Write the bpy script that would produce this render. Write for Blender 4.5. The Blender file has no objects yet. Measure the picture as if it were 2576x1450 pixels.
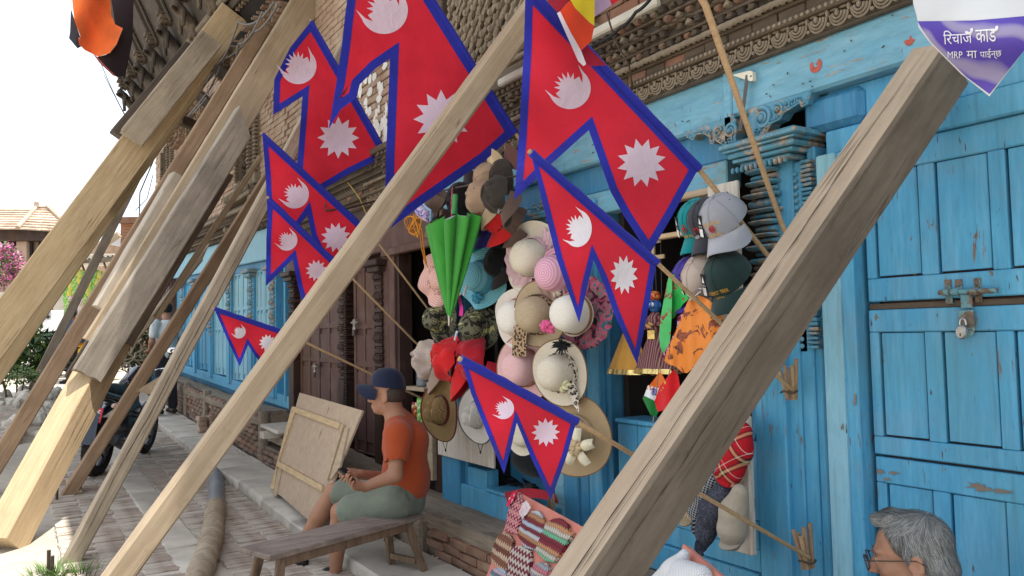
import bpy, bmesh, math, random
import numpy as np
from mathutils import Matrix, Vector, noise as mnoise
rnd = random.Random(7)
SC = bpy.context.scene
COL = SC.collection
PI = math.pi

# ------------------------------------------------------------------ camera, sky, sun, exposure
FPX, PCX, PCY, CAMH = 2000.0, 1288.0, 725.0, 1.5
YAW = math.atan(1268 / FPX); PITCH = math.atan(112 / FPX); ROLL = 0.02
R0 = np.array([math.sin(YAW), math.cos(YAW), 0.0])
F0 = np.array([-math.cos(YAW), math.sin(YAW), 0.0])
ZZ = np.array([0.0, 0.0, 1.0])
FW = math.cos(PITCH) * F0 + math.sin(PITCH) * ZZ
U0 = -math.sin(PITCH) * F0 + math.cos(PITCH) * ZZ
CU = math.cos(ROLL) * U0 + math.sin(ROLL) * R0
CR = math.cos(ROLL) * R0 - math.sin(ROLL) * U0
EYE = np.array([0.0, 0.0, CAMH])
cam = bpy.data.cameras.new("camera"); cam.sensor_width = 36.0; cam.lens = 36.0 * FPX / 2576.0
cam.clip_start = 0.02; cam.clip_end = 600
camo = bpy.data.objects.new("camera", cam); COL.objects.link(camo)
camo.matrix_world = Matrix(((CR[0], CU[0], -FW[0], 0), (CR[1], CU[1], -FW[1], 0), (CR[2], CU[2], -FW[2], CAMH), (0, 0, 0, 1)))
SC.camera = camo
SUN_EL = math.radians(74); SUN_AZ = math.atan2(0.536, 0.844)      # azimuth from +Y towards +X
W = bpy.data.worlds.new("World"); SC.world = W; W.use_nodes = True
wn = W.node_tree; bg = wn.nodes["Background"]
sky = wn.nodes.new("ShaderNodeTexSky"); sky.sky_type = 'NISHITA'; sky.sun_disc = False
sky.sun_elevation = SUN_EL; sky.sun_rotation = SUN_AZ; sky.dust_density = 2.5; sky.air_density = 1.0; sky.ozone_density = 1.0
hz = wn.nodes.new("ShaderNodeMix"); hz.data_type = 'RGBA'; hz.inputs[0].default_value = 0.62; hz.inputs[7].default_value = (6.6, 6.8, 7.1, 1)   # bright veil of summer haze over the whole sky
wn.links.new(sky.outputs[0], hz.inputs[6]); wn.links.new(hz.outputs[2], bg.inputs[0]); bg.inputs[1].default_value = 0.15
sl = bpy.data.lights.new("sun", 'SUN'); sl.energy = 4.2; sl.angle = math.radians(0.55); sl.color = (1.0, 0.95, 0.86)
so = bpy.data.objects.new("sun", sl); COL.objects.link(so)
sdir = Vector((math.sin(SUN_AZ) * math.cos(SUN_EL), math.cos(SUN_AZ) * math.cos(SUN_EL), math.sin(SUN_EL)))
so.rotation_euler = sdir.to_track_quat('Z', 'Y').to_euler(); so.location = (0, 0, 20)
vs = SC.view_settings; vs.view_transform = 'Standard'; vs.look = 'None'; vs.gamma = 1.0; vs.use_curve_mapping = False
vs.exposure = 0.90
SC.cycles.max_bounces = 6; SC.cycles.diffuse_bounces = 4; SC.cycles.glossy_bounces = 3; SC.cycles.transparent_max_bounces = 8
SC.cycles.use_denoising = True
SC.cycles.caustics_reflective = False; SC.cycles.caustics_refractive = False

# ------------------------------------------------------------------ photograph pixel -> place
def ray(x, y): return FW + (x - PCX) / FPX * CR + (PCY - y) / FPX * CU
def WY(x, y, c=2.6):
    d = ray(x, y); return EYE + d * c / d[1]
def WX(x, y, c):
    d = ray(x, y); return EYE + d * c / d[0]
def WZ(x, y, c=0.0):
    d = ray(x, y); return EYE + d * (c - CAMH) / d[2]
def WD(x, y, t): return EYE + ray(x, y) * t
def depth(p): return float((np.asarray(p) - EYE) @ FW)
def rise(X): return 0.032 * max(0.0, -X - 6.0)       # the street climbs away from the camera

# ------------------------------------------------------------------ meshes
class MB:
    def __init__(s): s.v = []; s.f = []; s.m = []
    def add(s, V, Fc, m=0):
        b = len(s.v); s.v.extend([tuple(map(float, p)) for p in V]); s.f.extend([tuple(i + b for i in q) for q in Fc]); s.m.extend([m] * len(Fc)); return s
    def box(s, c, d, R=None, bev=0.0, m=0, jit=0.0):
        hx, hy, hz = d[0] / 2, d[1] / 2, d[2] / 2
        b = min(bev, hx * .45, hy * .45, hz * .45)
        if b <= 0:
            P = [(x * hx, y * hy, z * hz) for x in (-1, 1) for y in (-1, 1) for z in (-1, 1)]
            Q = [(0, 1, 3, 2), (4, 6, 7, 5), (0, 4, 5, 1), (2, 3, 7, 6), (0, 2, 6, 4), (1, 5, 7, 3)]
        else:
            P = []; idx = {}
            for x in (-1, 1):
                for y in (-1, 1):
                    for z in (-1, 1):
                        for a in range(3):
                            k = [hx - b, hy - b, hz - b]; k[a] += b
                            idx[(x, y, z, a)] = len(P); P.append((x * k[0], y * k[1], z * k[2]))
            Q = []
            I = lambda x, y, z, a: idx[(x, y, z, a)]
            for s1 in (-1, 1):
                q = [I(s1, -1, -1, 0), I(s1, 1, -1, 0), I(s1, 1, 1, 0), I(s1, -1, 1, 0)]; Q.append(q if s1 > 0 else q[::-1])
                q = [I(-1, s1, -1, 1), I(-1, s1, 1, 1), I(1, s1, 1, 1), I(1, s1, -1, 1)]; Q.append(q if s1 > 0 else q[::-1])
                q = [I(-1, -1, s1, 2), I(1, -1, s1, 2), I(1, 1, s1, 2), I(-1, 1, s1, 2)]; Q.append(q if s1 > 0 else q[::-1])
            for a in (-1, 1):
                for cc in (-1, 1):
                    Q.append((I(a, cc, -1, 0), I(a, cc, 1, 0), I(a, cc, 1, 1), I(a, cc, -1, 1)))
                    Q.append((I(a, -1, cc, 0), I(a, 1, cc, 0), I(a, 1, cc, 2), I(a, -1, cc, 2)))
                    Q.append((I(-1, a, cc, 1), I(1, a, cc, 1), I(1, a, cc, 2), I(-1, a, cc, 2)))
                    for e in (-1, 1):
                        Q.append((I(a, cc, e, 0), I(a, cc, e, 1), I(a, cc, e, 2)))
        if jit: P = [(p[0] + rnd.uniform(-jit, jit), p[1] + rnd.uniform(-jit, jit), p[2] + rnd.uniform(-jit, jit)) for p in P]
        if R is not None: P = [tuple(R @ Vector(p)) for p in P]
        s.add([(p[0] + c[0], p[1] + c[1], p[2] + c[2]) for p in P], Q, m); return s
    def bx(s, x0, x1, y0, y1, z0, z1, bev=0.0, m=0, jit=0.0):
        return s.box(((x0 + x1) / 2, (y0 + y1) / 2, (z0 + z1) / 2), (abs(x1 - x0), abs(y1 - y0), abs(z1 - z0)), None, bev, m, jit)
    def tube(s, pts, r, n=8, m=0, cap=True, sq=1.0):
        pts = [Vector(tuple(map(float, p))) for p in pts]; N = len(pts)
        rr = r if isinstance(r, (list, tuple)) else [r] * N
        up = None; V = []
        for i, p in enumerate(pts):
            t = (pts[min(i + 1, N - 1)] - pts[max(i - 1, 0)]).normalized()
            if up is None:
                a = Vector((0, 0, 1)) if abs(t.z) < .9 else Vector((1, 0, 0)); up = (a - t * a.dot(t)).normalized()
            else:
                up = (up - t * up.dot(t)); up = up.normalized() if up.length > 1e-6 else Vector((0, 1, 0))
            w = t.cross(up)
            for k in range(n):
                a = 2 * PI * k / n; V.append(p + (up * math.cos(a) * sq + w * math.sin(a)) * rr[i])
        Q = [(i * n + k, i * n + (k + 1) % n, (i + 1) * n + (k + 1) % n, (i + 1) * n + k) for i in range(N - 1) for k in range(n)]
        if cap: Q += [tuple(range(n))[::-1], tuple((N - 1) * n + k for k in range(n))]
        s.add(V, Q, m); return s
    def surf(s, fn, nu, nv, cu=False, cv=False, m=0):
        V = [fn(i / nu, j / nv) for i in range(nu + (0 if cu else 1)) for j in range(nv + (0 if cv else 1))]
        ru = nu if cu else nu + 1; rv = nv if cv else nv + 1
        Q = [(i * rv + j, ((i + 1) % ru) * rv + j, ((i + 1) % ru) * rv + (j + 1) % rv, i * rv + (j + 1) % rv) for i in range(nu) for j in range(nv)]
        s.add(V, Q, m); return s
    def lathe(s, prof, n=24, M=None, m=0):
        V = []
        for r, z in prof:
            for k in range(n):
                a = 2 * PI * k / n; p = Vector((r * math.cos(a), r * math.sin(a), z)); V.append(tuple(M @ p) if M is not None else tuple(p))
        N = len(prof)
        Q = [(i * n + k, i * n + (k + 1) % n, (i + 1) * n + (k + 1) % n, (i + 1) * n + k) for i in range(N - 1) for k in range(n)]
        s.add(V, Q, m); return s
    def ell(s, c, r, nu=10, nv=7, R=None, m=0):
        V = []; 
        for j in range(1, nv):
            t = PI * j / nv
            for k in range(nu):
                a = 2 * PI * k / nu; V.append(Vector((r[0] * math.sin(t) * math.cos(a), r[1] * math.sin(t) * math.sin(a), r[2] * math.cos(t))))
        V += [Vector((0, 0, r[2])), Vector((0, 0, -r[2]))]
        if R is not None: V = [R @ p for p in V]
        Q = [(j * nu + k, (j + 1) * nu + k, (j + 1) * nu + (k + 1) % nu, j * nu + (k + 1) % nu) for j in range(nv - 2) for k in range(nu)]
        t = len(V) - 2
        Q += [(t, k, (k + 1) % nu) for k in range(nu)] + [(t + 1, (nv - 2) * nu + (k + 1) % nu, (nv - 2) * nu + k) for k in range(nu)]
        s.add([(p[0] + c[0], p[1] + c[1], p[2] + c[2]) for p in V], Q, m); return s
    def prism(s, poly, fn, d0, d1, m=0):
        """poly: 2-D outline; fn(a,b,d) -> point."""
        n = len(poly)
        V = [fn(a, b, d0) for a, b in poly] + [fn(a, b, d1) for a, b in poly]
        Q = [tuple(range(n))[::-1], tuple(range(n, 2 * n))] + [(i, (i + 1) % n, n + (i + 1) % n, n + i) for i in range(n)]
        s.add(V, Q, m); return s
    def mesh(s, name, mats, ang=35, smooth=True):
        me = bpy.data.meshes.new(name); me.from_pydata(s.v, [], s.f)
        for mt in (mats if isinstance(mats, (list, tuple)) else [mats]): me.materials.append(mt)
        if max(s.m, default=0) > 0: me.polygons.foreach_set('material_index', s.m)
        me.validate()
        bm = bmesh.new(); bm.from_mesh(me); bmesh.ops.recalc_face_normals(bm, faces=bm.faces); bm.to_mesh(me); bm.free()
        if smooth:
            me.polygons.foreach_set('use_smooth', [True] * len(me.polygons))
            me.set_sharp_from_angle(angle=math.radians(ang))
        return me
    def build(s, name, mats, parent=None, ang=35, smooth=True, local=False, kind=None):
        """vertices are world coordinates unless local; the object's origin goes to its parent's base, or to its own foot"""
        if parent is not None:
            if not local:
                Mi = INV[parent.name]
                s.v = [tuple(Mi @ Vector(p)) for p in s.v]
            o = bpy.data.objects.new(name, s.mesh(name, mats, ang, smooth)); COL.objects.link(o); o.parent = parent
            INV[o.name] = INV[parent.name]
        else:
            A = np.array(s.v); c = (A.min(0) + A.max(0)) / 2; c[2] = A[:, 2].min()
            s.v = [tuple(np.array(p) - c) for p in s.v]
            o = bpy.data.objects.new(name, s.mesh(name, mats, ang, smooth)); COL.objects.link(o); o.location = c
            INV[o.name] = Matrix.Translation(-Vector(c))
        if kind: o['kind'] = kind
        return o
INV = {}
def tag(o, label, cat, group=None):
    o['label'] = label; o['category'] = cat
    if group: o['group'] = group
    return o
def thing(name, label, cat, M=None, group=None):
    o = bpy.data.objects.new(name, None); o.empty_display_size = .1; COL.objects.link(o)
    if M is None: M = Matrix.Identity(4)
    elif not isinstance(M, Matrix): M = Matrix.Translation(Vector(tuple(map(float, M))))
    o.matrix_world = M; INV[o.name] = M.inverted()
    return tag(o, label, cat, group)
def sub(parent, name):           # an empty part that only groups sub-parts
    o = bpy.data.objects.new(name, None); o.empty_display_size = .05; COL.objects.link(o); o.parent = parent; INV[o.name] = INV[parent.name]; return o
def clone(name, me, parent, loc=(0, 0, 0), rot=None, scale=None):
    o = bpy.data.objects.new(name, me); COL.objects.link(o); o.parent = parent
    if parent is not None: loc = INV[parent.name] @ Vector(tuple(map(float, loc)))
    o.location = loc
    if rot is not None: o.rotation_euler = rot
    if scale is not None: o.scale = scale
    if parent is not None: INV[o.name] = INV[parent.name]
    return o
def frame(o, x, y, z):
    x = Vector(tuple(map(float, x))).normalized(); y = Vector(tuple(map(float, y))).normalized(); z = Vector(tuple(map(float, z))).normalized()
    return Matrix(((x.x, y.x, z.x, o[0]), (x.y, y.y, z.y, o[1]), (x.z, y.z, z.z, o[2]), (0, 0, 0, 1)))
def nz(p, s=1.0): return mnoise.noise(Vector((p[0] * s, p[1] * s, p[2] * s)))

# smooth bodies: signed distances melted together, then meshed by surface nets
def sdf_mesh(prims, h, k=0.02, pad=0.03):
    lo = np.full(3, 1e9); hi = -lo
    for p in prims:
        if p.get('op') == 'sub': continue
        for q, r in p['b']:
            lo = np.minimum(lo, np.array(q) - r); hi = np.maximum(hi, np.array(q) + r)
    lo -= pad; hi += pad; n = np.ceil((hi - lo) / h).astype(int) + 1
    ax = [lo[i] + h * np.arange(n[i]) for i in range(3)]
    D = np.full(n, .25, np.float32)
    for p in prims:
        kk = p.get('k', k); B = np.array([np.array(q) - r for q, r in p['b']]).min(0), np.array([np.array(q) + r for q, r in p['b']]).max(0)
        m_ = 2.5 * kk + 4 * h
        i0 = np.clip(np.floor((B[0] - m_ - lo) / h).astype(int), 0, n - 1); i1 = np.clip(np.ceil((B[1] + m_ - lo) / h).astype(int) + 1, 1, n)
        if np.any(i1 <= i0): continue
        S_ = tuple(slice(i0[i], i1[i]) for i in range(3)); G = np.stack(np.meshgrid(*[ax[i][S_[i]] for i in range(3)], indexing='ij'), -1)
        d = p['f'](G); E = D[S_]
        if p.get('op') == 'sub':
            hh = np.clip(.5 - .5 * (E + d) / kk, 0, 1); D[S_] = E * (1 - hh) - d * hh + kk * hh * (1 - hh)
        else:
            hh = np.clip(.5 + .5 * (d - E) / kk, 0, 1); D[S_] = d * (1 - hh) + E * hh - kk * hh * (1 - hh)
    S = D < 0
    cnt = np.zeros(n - 1, np.float32); pos = np.zeros(tuple(n - 1) + (3,), np.float32)
    offs = [(a, b, c) for a in (0, 1) for b in (0, 1) for c in (0, 1)]
    sl_ = lambda o: tuple(slice(o[i], n[i] - 1 + o[i]) for i in range(3))
    for a in offs:
        for i in range(3):
            if a[i] == 0:
                b = list(a); b[i] = 1; b = tuple(b)
                da, db = D[sl_(a)], D[sl_(b)]; cr = S[sl_(a)] != S[sl_(b)]
                t = np.where(cr, da / np.where(da == db, 1, da - db), 0)
                cnt += cr
                for c in range(3): pos[..., c] += np.where(cr, a[c] + (t if c == i else 0), 0)
    act = cnt > 0; idx = -np.ones(n - 1, int); idx[act] = np.arange(act.sum())
    ijk = np.argwhere(act); V = lo + h * (ijk + pos[act] / cnt[act][:, None])
    Q = []
    for i in range(3):
        u, w = (i + 1) % 3, (i + 2) % 3
        a = [slice(None)] * 3; b = [slice(None)] * 3
        a[i] = slice(0, n[i] - 1); b[i] = slice(1, n[i])
        cr = S[tuple(a)] != S[tuple(b)]
        E = np.argwhere(cr)
        E = E[(E[:, u] > 0) & (E[:, w] > 0) & (E[:, u] < n[u] - 1) & (E[:, w] < n[w] - 1)]
        ins = S[tuple(a)][tuple(E.T)]
        def at(du, dw):
            F_ = E.copy(); F_[:, u] -= du; F_[:, w] -= dw; return idx[tuple(F_.T)]
        q = np.stack([at(0, 0), at(1, 0), at(1, 1), at(0, 1)], 1)
        q[~ins] = q[~ins][:, ::-1]; Q.append(q)
    m = MB(); m.v = [tuple(map(float, p)) for p in V]; m.f = [tuple(map(int, q)) for q in np.concatenate(Q)]; m.m = [0] * len(m.f)
    return m
def rc(a, b, ra, rb, **kw):
    a = np.array(a, float); b = np.array(b, float)
    def f(G):
        ba = b - a; pa = G - a; t = np.clip((pa @ ba) / (ba @ ba + 1e-12), 0, 1)
        return np.linalg.norm(pa - t[..., None] * ba, axis=-1) - (ra + (rb - ra) * t)
    return dict(f=f, b=[(a, ra), (b, rb)], **kw)
def el(c, r, R=None, **kw):
    c = np.array(c, float); r = np.array(r, float); Rm = np.eye(3) if R is None else np.array(R)
    def f(G):
        p = (G - c) @ Rm; k0 = np.linalg.norm(p / r, axis=-1); k1 = np.linalg.norm(p / (r * r), axis=-1)
        return k0 * (k0 - 1) / np.maximum(k1, 1e-9)
    return dict(f=f, b=[(c, float(r.max()))], **kw)

# ------------------------------------------------------------------ materials
def lin(r, g, b, k=1.0):
    f = lambda c: (c / 255 / 12.92 if c / 255 <= .04045 else ((c / 255 + .055) / 1.055) ** 2.4)
    return (f(r) * k, f(g) * k, f(b) * k, 1)
class NT:
    def __init__(s, name):
        s.mat = bpy.data.materials.new(name); s.mat.use_nodes = True; s.t = s.mat.node_tree; s.p = s.t.nodes['Principled BSDF']; s._co = None
    def n(s, typ, **kw):
        o = s.t.nodes.new('ShaderNode' + typ)
        for k, v in kw.items():
            if hasattr(o, k): setattr(o, k, v)
        return o
    def l(s, a, b): s.t.links.new(a, b)
    def co(s, scale=(1, 1, 1), rot=(0, 0, 0), src='Object'):
        if s._co is None: s._co = s.n('TexCoord')
        mp = s.n('Mapping'); mp.inputs['Scale'].default_value = scale; mp.inputs['Rotation'].default_value = rot
        s.l(s._co.outputs[src], mp.inputs[0]); return mp.outputs[0]
    def rand(s):
        return s.n('ObjectInfo').outputs['Random']
    def noise(s, vec, sc=5, det=4, rough=.55, dist=0):
        o = s.n('TexNoise'); o.inputs['Scale'].default_value = sc; o.inputs['Detail'].default_value = det; o.inputs['Roughness'].default_value = rough; o.inputs['Distortion'].default_value = dist
        if vec is not None: s.l(vec, o.inputs['Vector'])
        return o.outputs['Fac']
    def vor(s, vec, sc=5, feat='F1', out='Distance', rnd_=1.0):
        o = s.n('TexVoronoi'); o.feature = feat; o.inputs['Scale'].default_value = sc; o.inputs['Randomness'].default_value = rnd_; s.l(vec, o.inputs['Vector']); return o.outputs[out]
    def wave(s, vec, sc=5, dist=0, typ='BANDS', d='X', prof='SIN'):
        o = s.n('TexWave'); o.wave_type = typ; o.wave_profile = prof
        if typ == 'BANDS': o.bands_direction = d
        else: o.rings_direction = d
        o.inputs['Scale'].default_value = sc; o.inputs['Distortion'].default_value = dist; s.l(vec, o.inputs['Vector']); return o.outputs['Fac']
    def ramp(s, fac, stops, interp='LINEAR'):
        o = s.n('ValToRGB'); o.color_ramp.interpolation = interp; e = o.color_ramp.elements
        while len(e) < len(stops): e.new(.5)
        for i, (p, c) in enumerate(stops): e[i].position = p; e[i].color = c if len(c) == 4 else (*c, 1)
        s.l(fac, o.inputs[0]); return o.outputs[0]
    def mix(s, fac, a, b, mode='MIX'):
        o = s.n('Mix'); o.data_type = 'RGBA'; o.blend_type = mode
        for v, i in ((fac, 0), (a, 6), (b, 7)):
            if hasattr(v, 'is_linked') or hasattr(v, 'links'): s.l(v, o.inputs[i])
            elif i == 0: o.inputs[0].default_value = v
            else: o.inputs[i].default_value = v if len(v) == 4 else (*v, 1)
        return o.outputs[2]
    def math(s, op, a, b=0.0):
        o = s.n('Math'); o.operation = op
        for v, i in ((a, 0), (b, 1)):
            if hasattr(v, 'links'): s.l(v, o.inputs[i])
            else: o.inputs[i].default_value = v
        return o.outputs[0]
    def bump(s, h, st=.3, d=.01):
        o = s.n('Bump'); o.inputs['Strength'].default_value = st; o.inputs['Distance'].default_value = d; s.l(h, o.inputs['Height'])
        s.l(o.outputs[0], s.p.inputs['Normal'])
    def fin(s, col, rough=.8, metal=0.0, spec=.3, sheen=0.0):
        if hasattr(col, 'links'): s.l(col, s.p.inputs['Base Color'])
        else: s.p.inputs['Base Color'].default_value = col if len(col) == 4 else (*col, 1)
        if hasattr(rough, 'links'): s.l(rough, s.p.inputs['Roughness'])
        else: s.p.inputs['Roughness'].default_value = rough
        s.p.inputs['Metallic'].default_value = metal; s.p.inputs['Specular IOR Level'].default_value = spec
        if sheen: s.p.inputs['Sheen Weight'].default_value = sheen
        return s.mat
B1, W1 = (0, 0, 0, 1), (1, 1, 1, 1)
def sc_(c, k): return (c[0] * k, c[1] * k, c[2] * k, 1)
def m_plain(name, c, rough=.7, var=.18, sc=9, metal=0.0, spec=.3, bump=0.0, bsc=60):
    t = NT(name); f = t.noise(t.co(), sc, 5)
    col = t.ramp(f, [(.3, sc_(c, 1 - var)), (.7, sc_(c, 1 + var))])
    if bump: t.bump(t.noise(t.co(), bsc, 3), bump, .004)
    return t.fin(col, rough, metal, spec)
def m_wood(name, c1, c2, stretch=(1.2, 14, 14), grime=.5, dark=(.03, .022, .016, 1), sc=3.0, crack=True, rough=.85, per=True):
    t = NT(name); v = t.co(stretch)
    if per:
        a = t.n('VectorMath'); a.operation = 'ADD'; t.l(v, a.inputs[0]); cx = t.n('CombineXYZ'); r = t.rand()
        t.l(t.math('MULTIPLY', r, 37.0), cx.inputs[0]); t.l(t.math('MULTIPLY', r, 91.0), cx.inputs[1]); t.l(cx.outputs[0], a.inputs[1]); v = a.outputs[0]
    g = t.noise(v, sc, 8, .65, .4); col = t.ramp(g, [(.28, c1), (.72, c2)])
    b = t.noise(t.co((1, 1, 1)), 2.3, 6, .6); col = t.mix(t.ramp(b, [(.45, B1), (.75, (grime, grime, grime, 1))]), col, sc_(c1, .55))
    col = t.mix(t.ramp(t.noise(t.co(), 26, 3, .6), [(.62, B1), (.74, (grime * .7,) * 3 + (1,))]), col, sc_(c1, .6))
    kn = t.vor(t.co((stretch[0] * .8, stretch[1] * .16, stretch[2] * .16) if stretch[0] < 2 else (2, 2, .8)), 1.7); col = t.mix(t.ramp(kn, [(.035, (.7,) * 3 + (1,)), (.085, B1)]), col, sc_(c1, .3))
    h = g
    if crack:
        cv = t.co((stretch[0] * .13, stretch[1] * .5, stretch[2] * .5) if stretch[0] < 2 else (stretch[0] * .5, stretch[1] * .5, stretch[2] * .13))
        if per:
            a2 = t.n('VectorMath'); a2.operation = 'ADD'; t.l(cv, a2.inputs[0]); t.l(cx.outputs[0], a2.inputs[1]); cv = a2.outputs[0]
        cr = t.ramp(t.noise(cv, sc * 1.1, 3, .5, .5), [(.488, B1), (.5, W1), (.512, B1)])
        msk = t.ramp(t.noise(t.co((1, 1, 1)), 1.7, 2), [(.5, B1), (.6, W1)])
        f = t.math('MULTIPLY', t.mix(1.0, cr, msk, 'MULTIPLY'), .6); col = t.mix(f, col, dark); h = t.math('SUBTRACT', g, f)
    t.bump(h, .45, .006)
    return t.fin(col, rough, 0, .2)
def m_paint(name, c, c2, wood=(.16, .11, .075, 1), chip=.60, st=(9, 9, 1.2), dust=(.30, .27, .22, 1), dustk=.25):
    """weathered paint: the colour fades in patches, streaks along the grain, flakes off to bare wood"""
    t = NT(name); v = t.co(st); P = t.co((1, 1, 1))
    big = t.noise(P, 2.1, 5, .6); col = t.ramp(big, [(.32, c), (.68, c2)])
    fine = t.noise(v, 7, 8, .7, .3); col = t.mix(t.ramp(fine, [(.35, (.35, .35, .35, 1)), (.62, B1)]), col, sc_(c, .6))
    d = t.noise(P, 3.7, 6, .65); col = t.mix(t.ramp(d, [(.5, B1), (.78, (dustk,) * 3 + (1,))]), col, dust)
    sk = t.noise(t.co((st[0] * 1.6, st[1] * 1.6, st[2] * .55)), 2.6, 6, .7, .6); col = t.mix(t.ramp(sk, [(.50, B1), (.72, (.55,) * 3 + (1,))]), col, (c[0] * .45 + .02, c[1] * .5, c[2] * .45, 1))
    lt = t.noise(t.co((st[0], st[1], st[2] * .7)), 1.9, 5, .65); col = t.mix(t.ramp(lt, [(.52, B1), (.75, (.45,) * 3 + (1,))]), col, (c2[0] * 1.3 + .08, c2[1] * 1.15 + .04, c2[2] * 1.08 + .03, 1))
    grn = t.noise(P, 1.3, 3, .5); col = t.mix(t.ramp(grn, [(.52, B1), (.72, (.5,) * 3 + (1,))]), col, (c[0] * .8 + .05, c[1] * .8 + .02, c[2] * .55, 1))
    ch = t.math('ADD', t.noise(v, 4.2, 8, .72, .5), t.math('MULTIPLY', t.noise(P, 3.1, 4), .35))
    chf = t.ramp(ch, [(chip + .17, B1), (chip + .19, W1)]); wc = t.ramp(t.noise(v, 14, 5), [(.3, sc_(wood, .55)), (.7, sc_(wood, 1.5))])
    col = t.mix(chf, col, wc)
    pit = t.ramp(t.noise(t.co((30, 30, 6)), 2.2, 2, .5), [(.70, B1), (.76, W1)]); col = t.mix(pit, col, sc_(wood, .4))
    t.bump(t.math('SUBTRACT', fine, t.math('MULTIPLY', chf, .8)), .28, .004)
    return t.fin(col, t.ramp(big, [(.3, (.45,) * 3 + (1,)), (.7, (.7,) * 3 + (1,))]), 0, .35)
def m_cloth(name, c, var=.12, weave=260, rough=.9, fold=.0, trans=0.0):
    t = NT(name); f = t.noise(t.co(), 6, 5); col = t.ramp(f, [(.3, sc_(c, 1 - var)), (.7, sc_(c, 1 + var))])
    h = t.noise(t.co(), weave, 2)
    if fold: h = t.math('ADD', t.math('MULTIPLY', h, .25), t.noise(t.co(), fold, 4, .6, .8))
    t.bump(h, .25 if not fold else .45, .003 if not fold else .014); t.fin(col, rough, 0, .15, .15)
    if trans:
        tr = t.n('BsdfTranslucent'); t.l(col, tr.inputs[0]); ms = t.n('MixShader'); ms.inputs[0].default_value = trans
        t.l(t.p.outputs[0], ms.inputs[1]); t.l(tr.outputs[0], ms.inputs[2]); t.l(ms.outputs[0], t.t.nodes['Material Output'].inputs[0])
    return t.mat
def m_brick(name, c1, c2, dust=(.33, .28, .22, 1), dk=.5):
    t = NT(name); r = t.rand(); col = t.ramp(r, [(0, c1), (.5, sc_(c1, .75)), (1, c2)])
    n1 = t.noise(t.co(), 11, 6, .65); col = t.mix(t.ramp(n1, [(.35, (.5,) * 3 + (1,)), (.65, B1)]), col, sc_(c1, .5))
    col = t.mix(t.ramp(t.noise(t.co(), 3.1, 5, .6), [(.42, B1), (.7, (dk,) * 3 + (1,))]), col, dust)
    t.bump(t.noise(t.co(), 70, 5), .5, .004); return t.fin(col, .95, 0, .15)
def m_straw(name, c1, c2, sc=130, mode='zig'):
    t = NT(name); P = t.co()
    if mode == 'ring':
        s_ = t.n('SeparateXYZ'); t.l(t.co(), s_.inputs[0])
        r = t.math('POWER', t.math('ADD', t.math('MULTIPLY', s_.outputs[0], s_.outputs[0]), t.math('MULTIPLY', s_.outputs[1], s_.outputs[1])), .5)
        f = t.math('SINE', t.math('MULTIPLY', r, sc * 6)); f = t.math('ADD', t.math('MULTIPLY', f, .5), .5)
        f = t.math('ADD', t.math('MULTIPLY', f, .7), t.math('MULTIPLY', t.noise(P, 160, 2), .4))
    elif mode == 'zig':
        a = t.wave(t.co((1, 1, 1), (0, 0, .75)), sc, 0, d='X'); b = t.wave(t.co((1, 1, 1), (0, 0, -.75)), sc, 0, d='X')
        sw = t.ramp(t.wave(t.co(), sc * .5, 0, d='Y'), [(.45, B1), (.55, W1)]); f = t.mix(sw, a, b)
    else: f = t.noise(t.co(), sc, 4, .7)
    col = t.ramp(f, [(.25, c1), (.75, c2)]); col = t.mix(t.ramp(t.noise(P, 9, 3), [(.4, B1), (.8, (.3,) * 3 + (1,))]), col, sc_(c1, .8))
    t.bump(f, .5, .002); return t.fin(col, .8, 0, .25)
def m_blotch(name, cols, sc=22, dist=1.5, rough=.9, stops=None):
    t = NT(name); f = t.noise(t.co(), sc, 2, .5, dist); n = len(cols); st = stops or [.36 + .30 * i / n for i in range(n)]; st[0] = 0
    col = t.ramp(f, [(st[i], cols[i]) for i in range(n)], 'CONSTANT'); t.bump(t.noise(t.co(), 250, 2), .2, .002); return t.fin(col, rough, 0, .15)
def m_leopard(name, base, mid, dark, sc=55):
    t = NT(name); v = t.co((1, 1, 1)); d = t.vor(v, sc); n = t.noise(v, sc * 1.4, 2)
    q = t.math('ADD', d, t.math('MULTIPLY', n, .5)); col = t.ramp(q, [(0, mid), (.42, mid), (.5, dark), (.68, dark), (.76, base)]); return t.fin(col, .85, 0, .2)
# ------------------------------------------------------------------ shared materials
BLUE = m_paint("blue_paint", (.058, .305, .53, 1), (.095, .375, .57, 1), chip=.64, dustk=.30)
PALE = m_paint("pale_blue_paint", (.125, .345, .475, 1), (.19, .415, .515, 1), wood=(.30, .23, .17, 1), st=(1.2, 9, 9), chip=.61, dustk=.35)
SBLUE = m_paint("shaded_blue_paint", (.035, .20, .37, 1), (.055, .265, .45, 1), chip=.67, dustk=.15)  # the blue paint with shade put into its colour, for recessed boards
LBLUE = m_paint("light_blue_paint", (.19, .44, .58, 1), (.26, .51, .62, 1), chip=.72, dustk=.3)
CARVB = m_paint("carved_blue_paint", (.055, .23, .35, 1), (.11, .34, .46, 1), wood=(.30, .24, .18, 1), st=(3, 3, 3), chip=.515, dustk=.55)
BROWN = m_paint("brown_paint", (.075, .036, .030, 1), (.11, .055, .045, 1), wood=(.12, .08, .06, 1), chip=.66, dust=(.24, .17, .13, 1), dustk=.45)
DBROWN = m_paint("dark_brown_paint", (.032, .017, .014, 1), (.05, .028, .022, 1), wood=(.10, .07, .05, 1), chip=.66, dust=(.16, .11, .09, 1), dustk=.35)
OLDW = m_wood("old_carved_wood", (.075, .056, .040, 1), (.15, .115, .082, 1), (1.5, 6, 6), .5)
DARKW = m_wood("dark_carved_wood", (.045, .036, .028, 1), (.10, .082, .064, 1), (3, 3, 1.2), .5)
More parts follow.
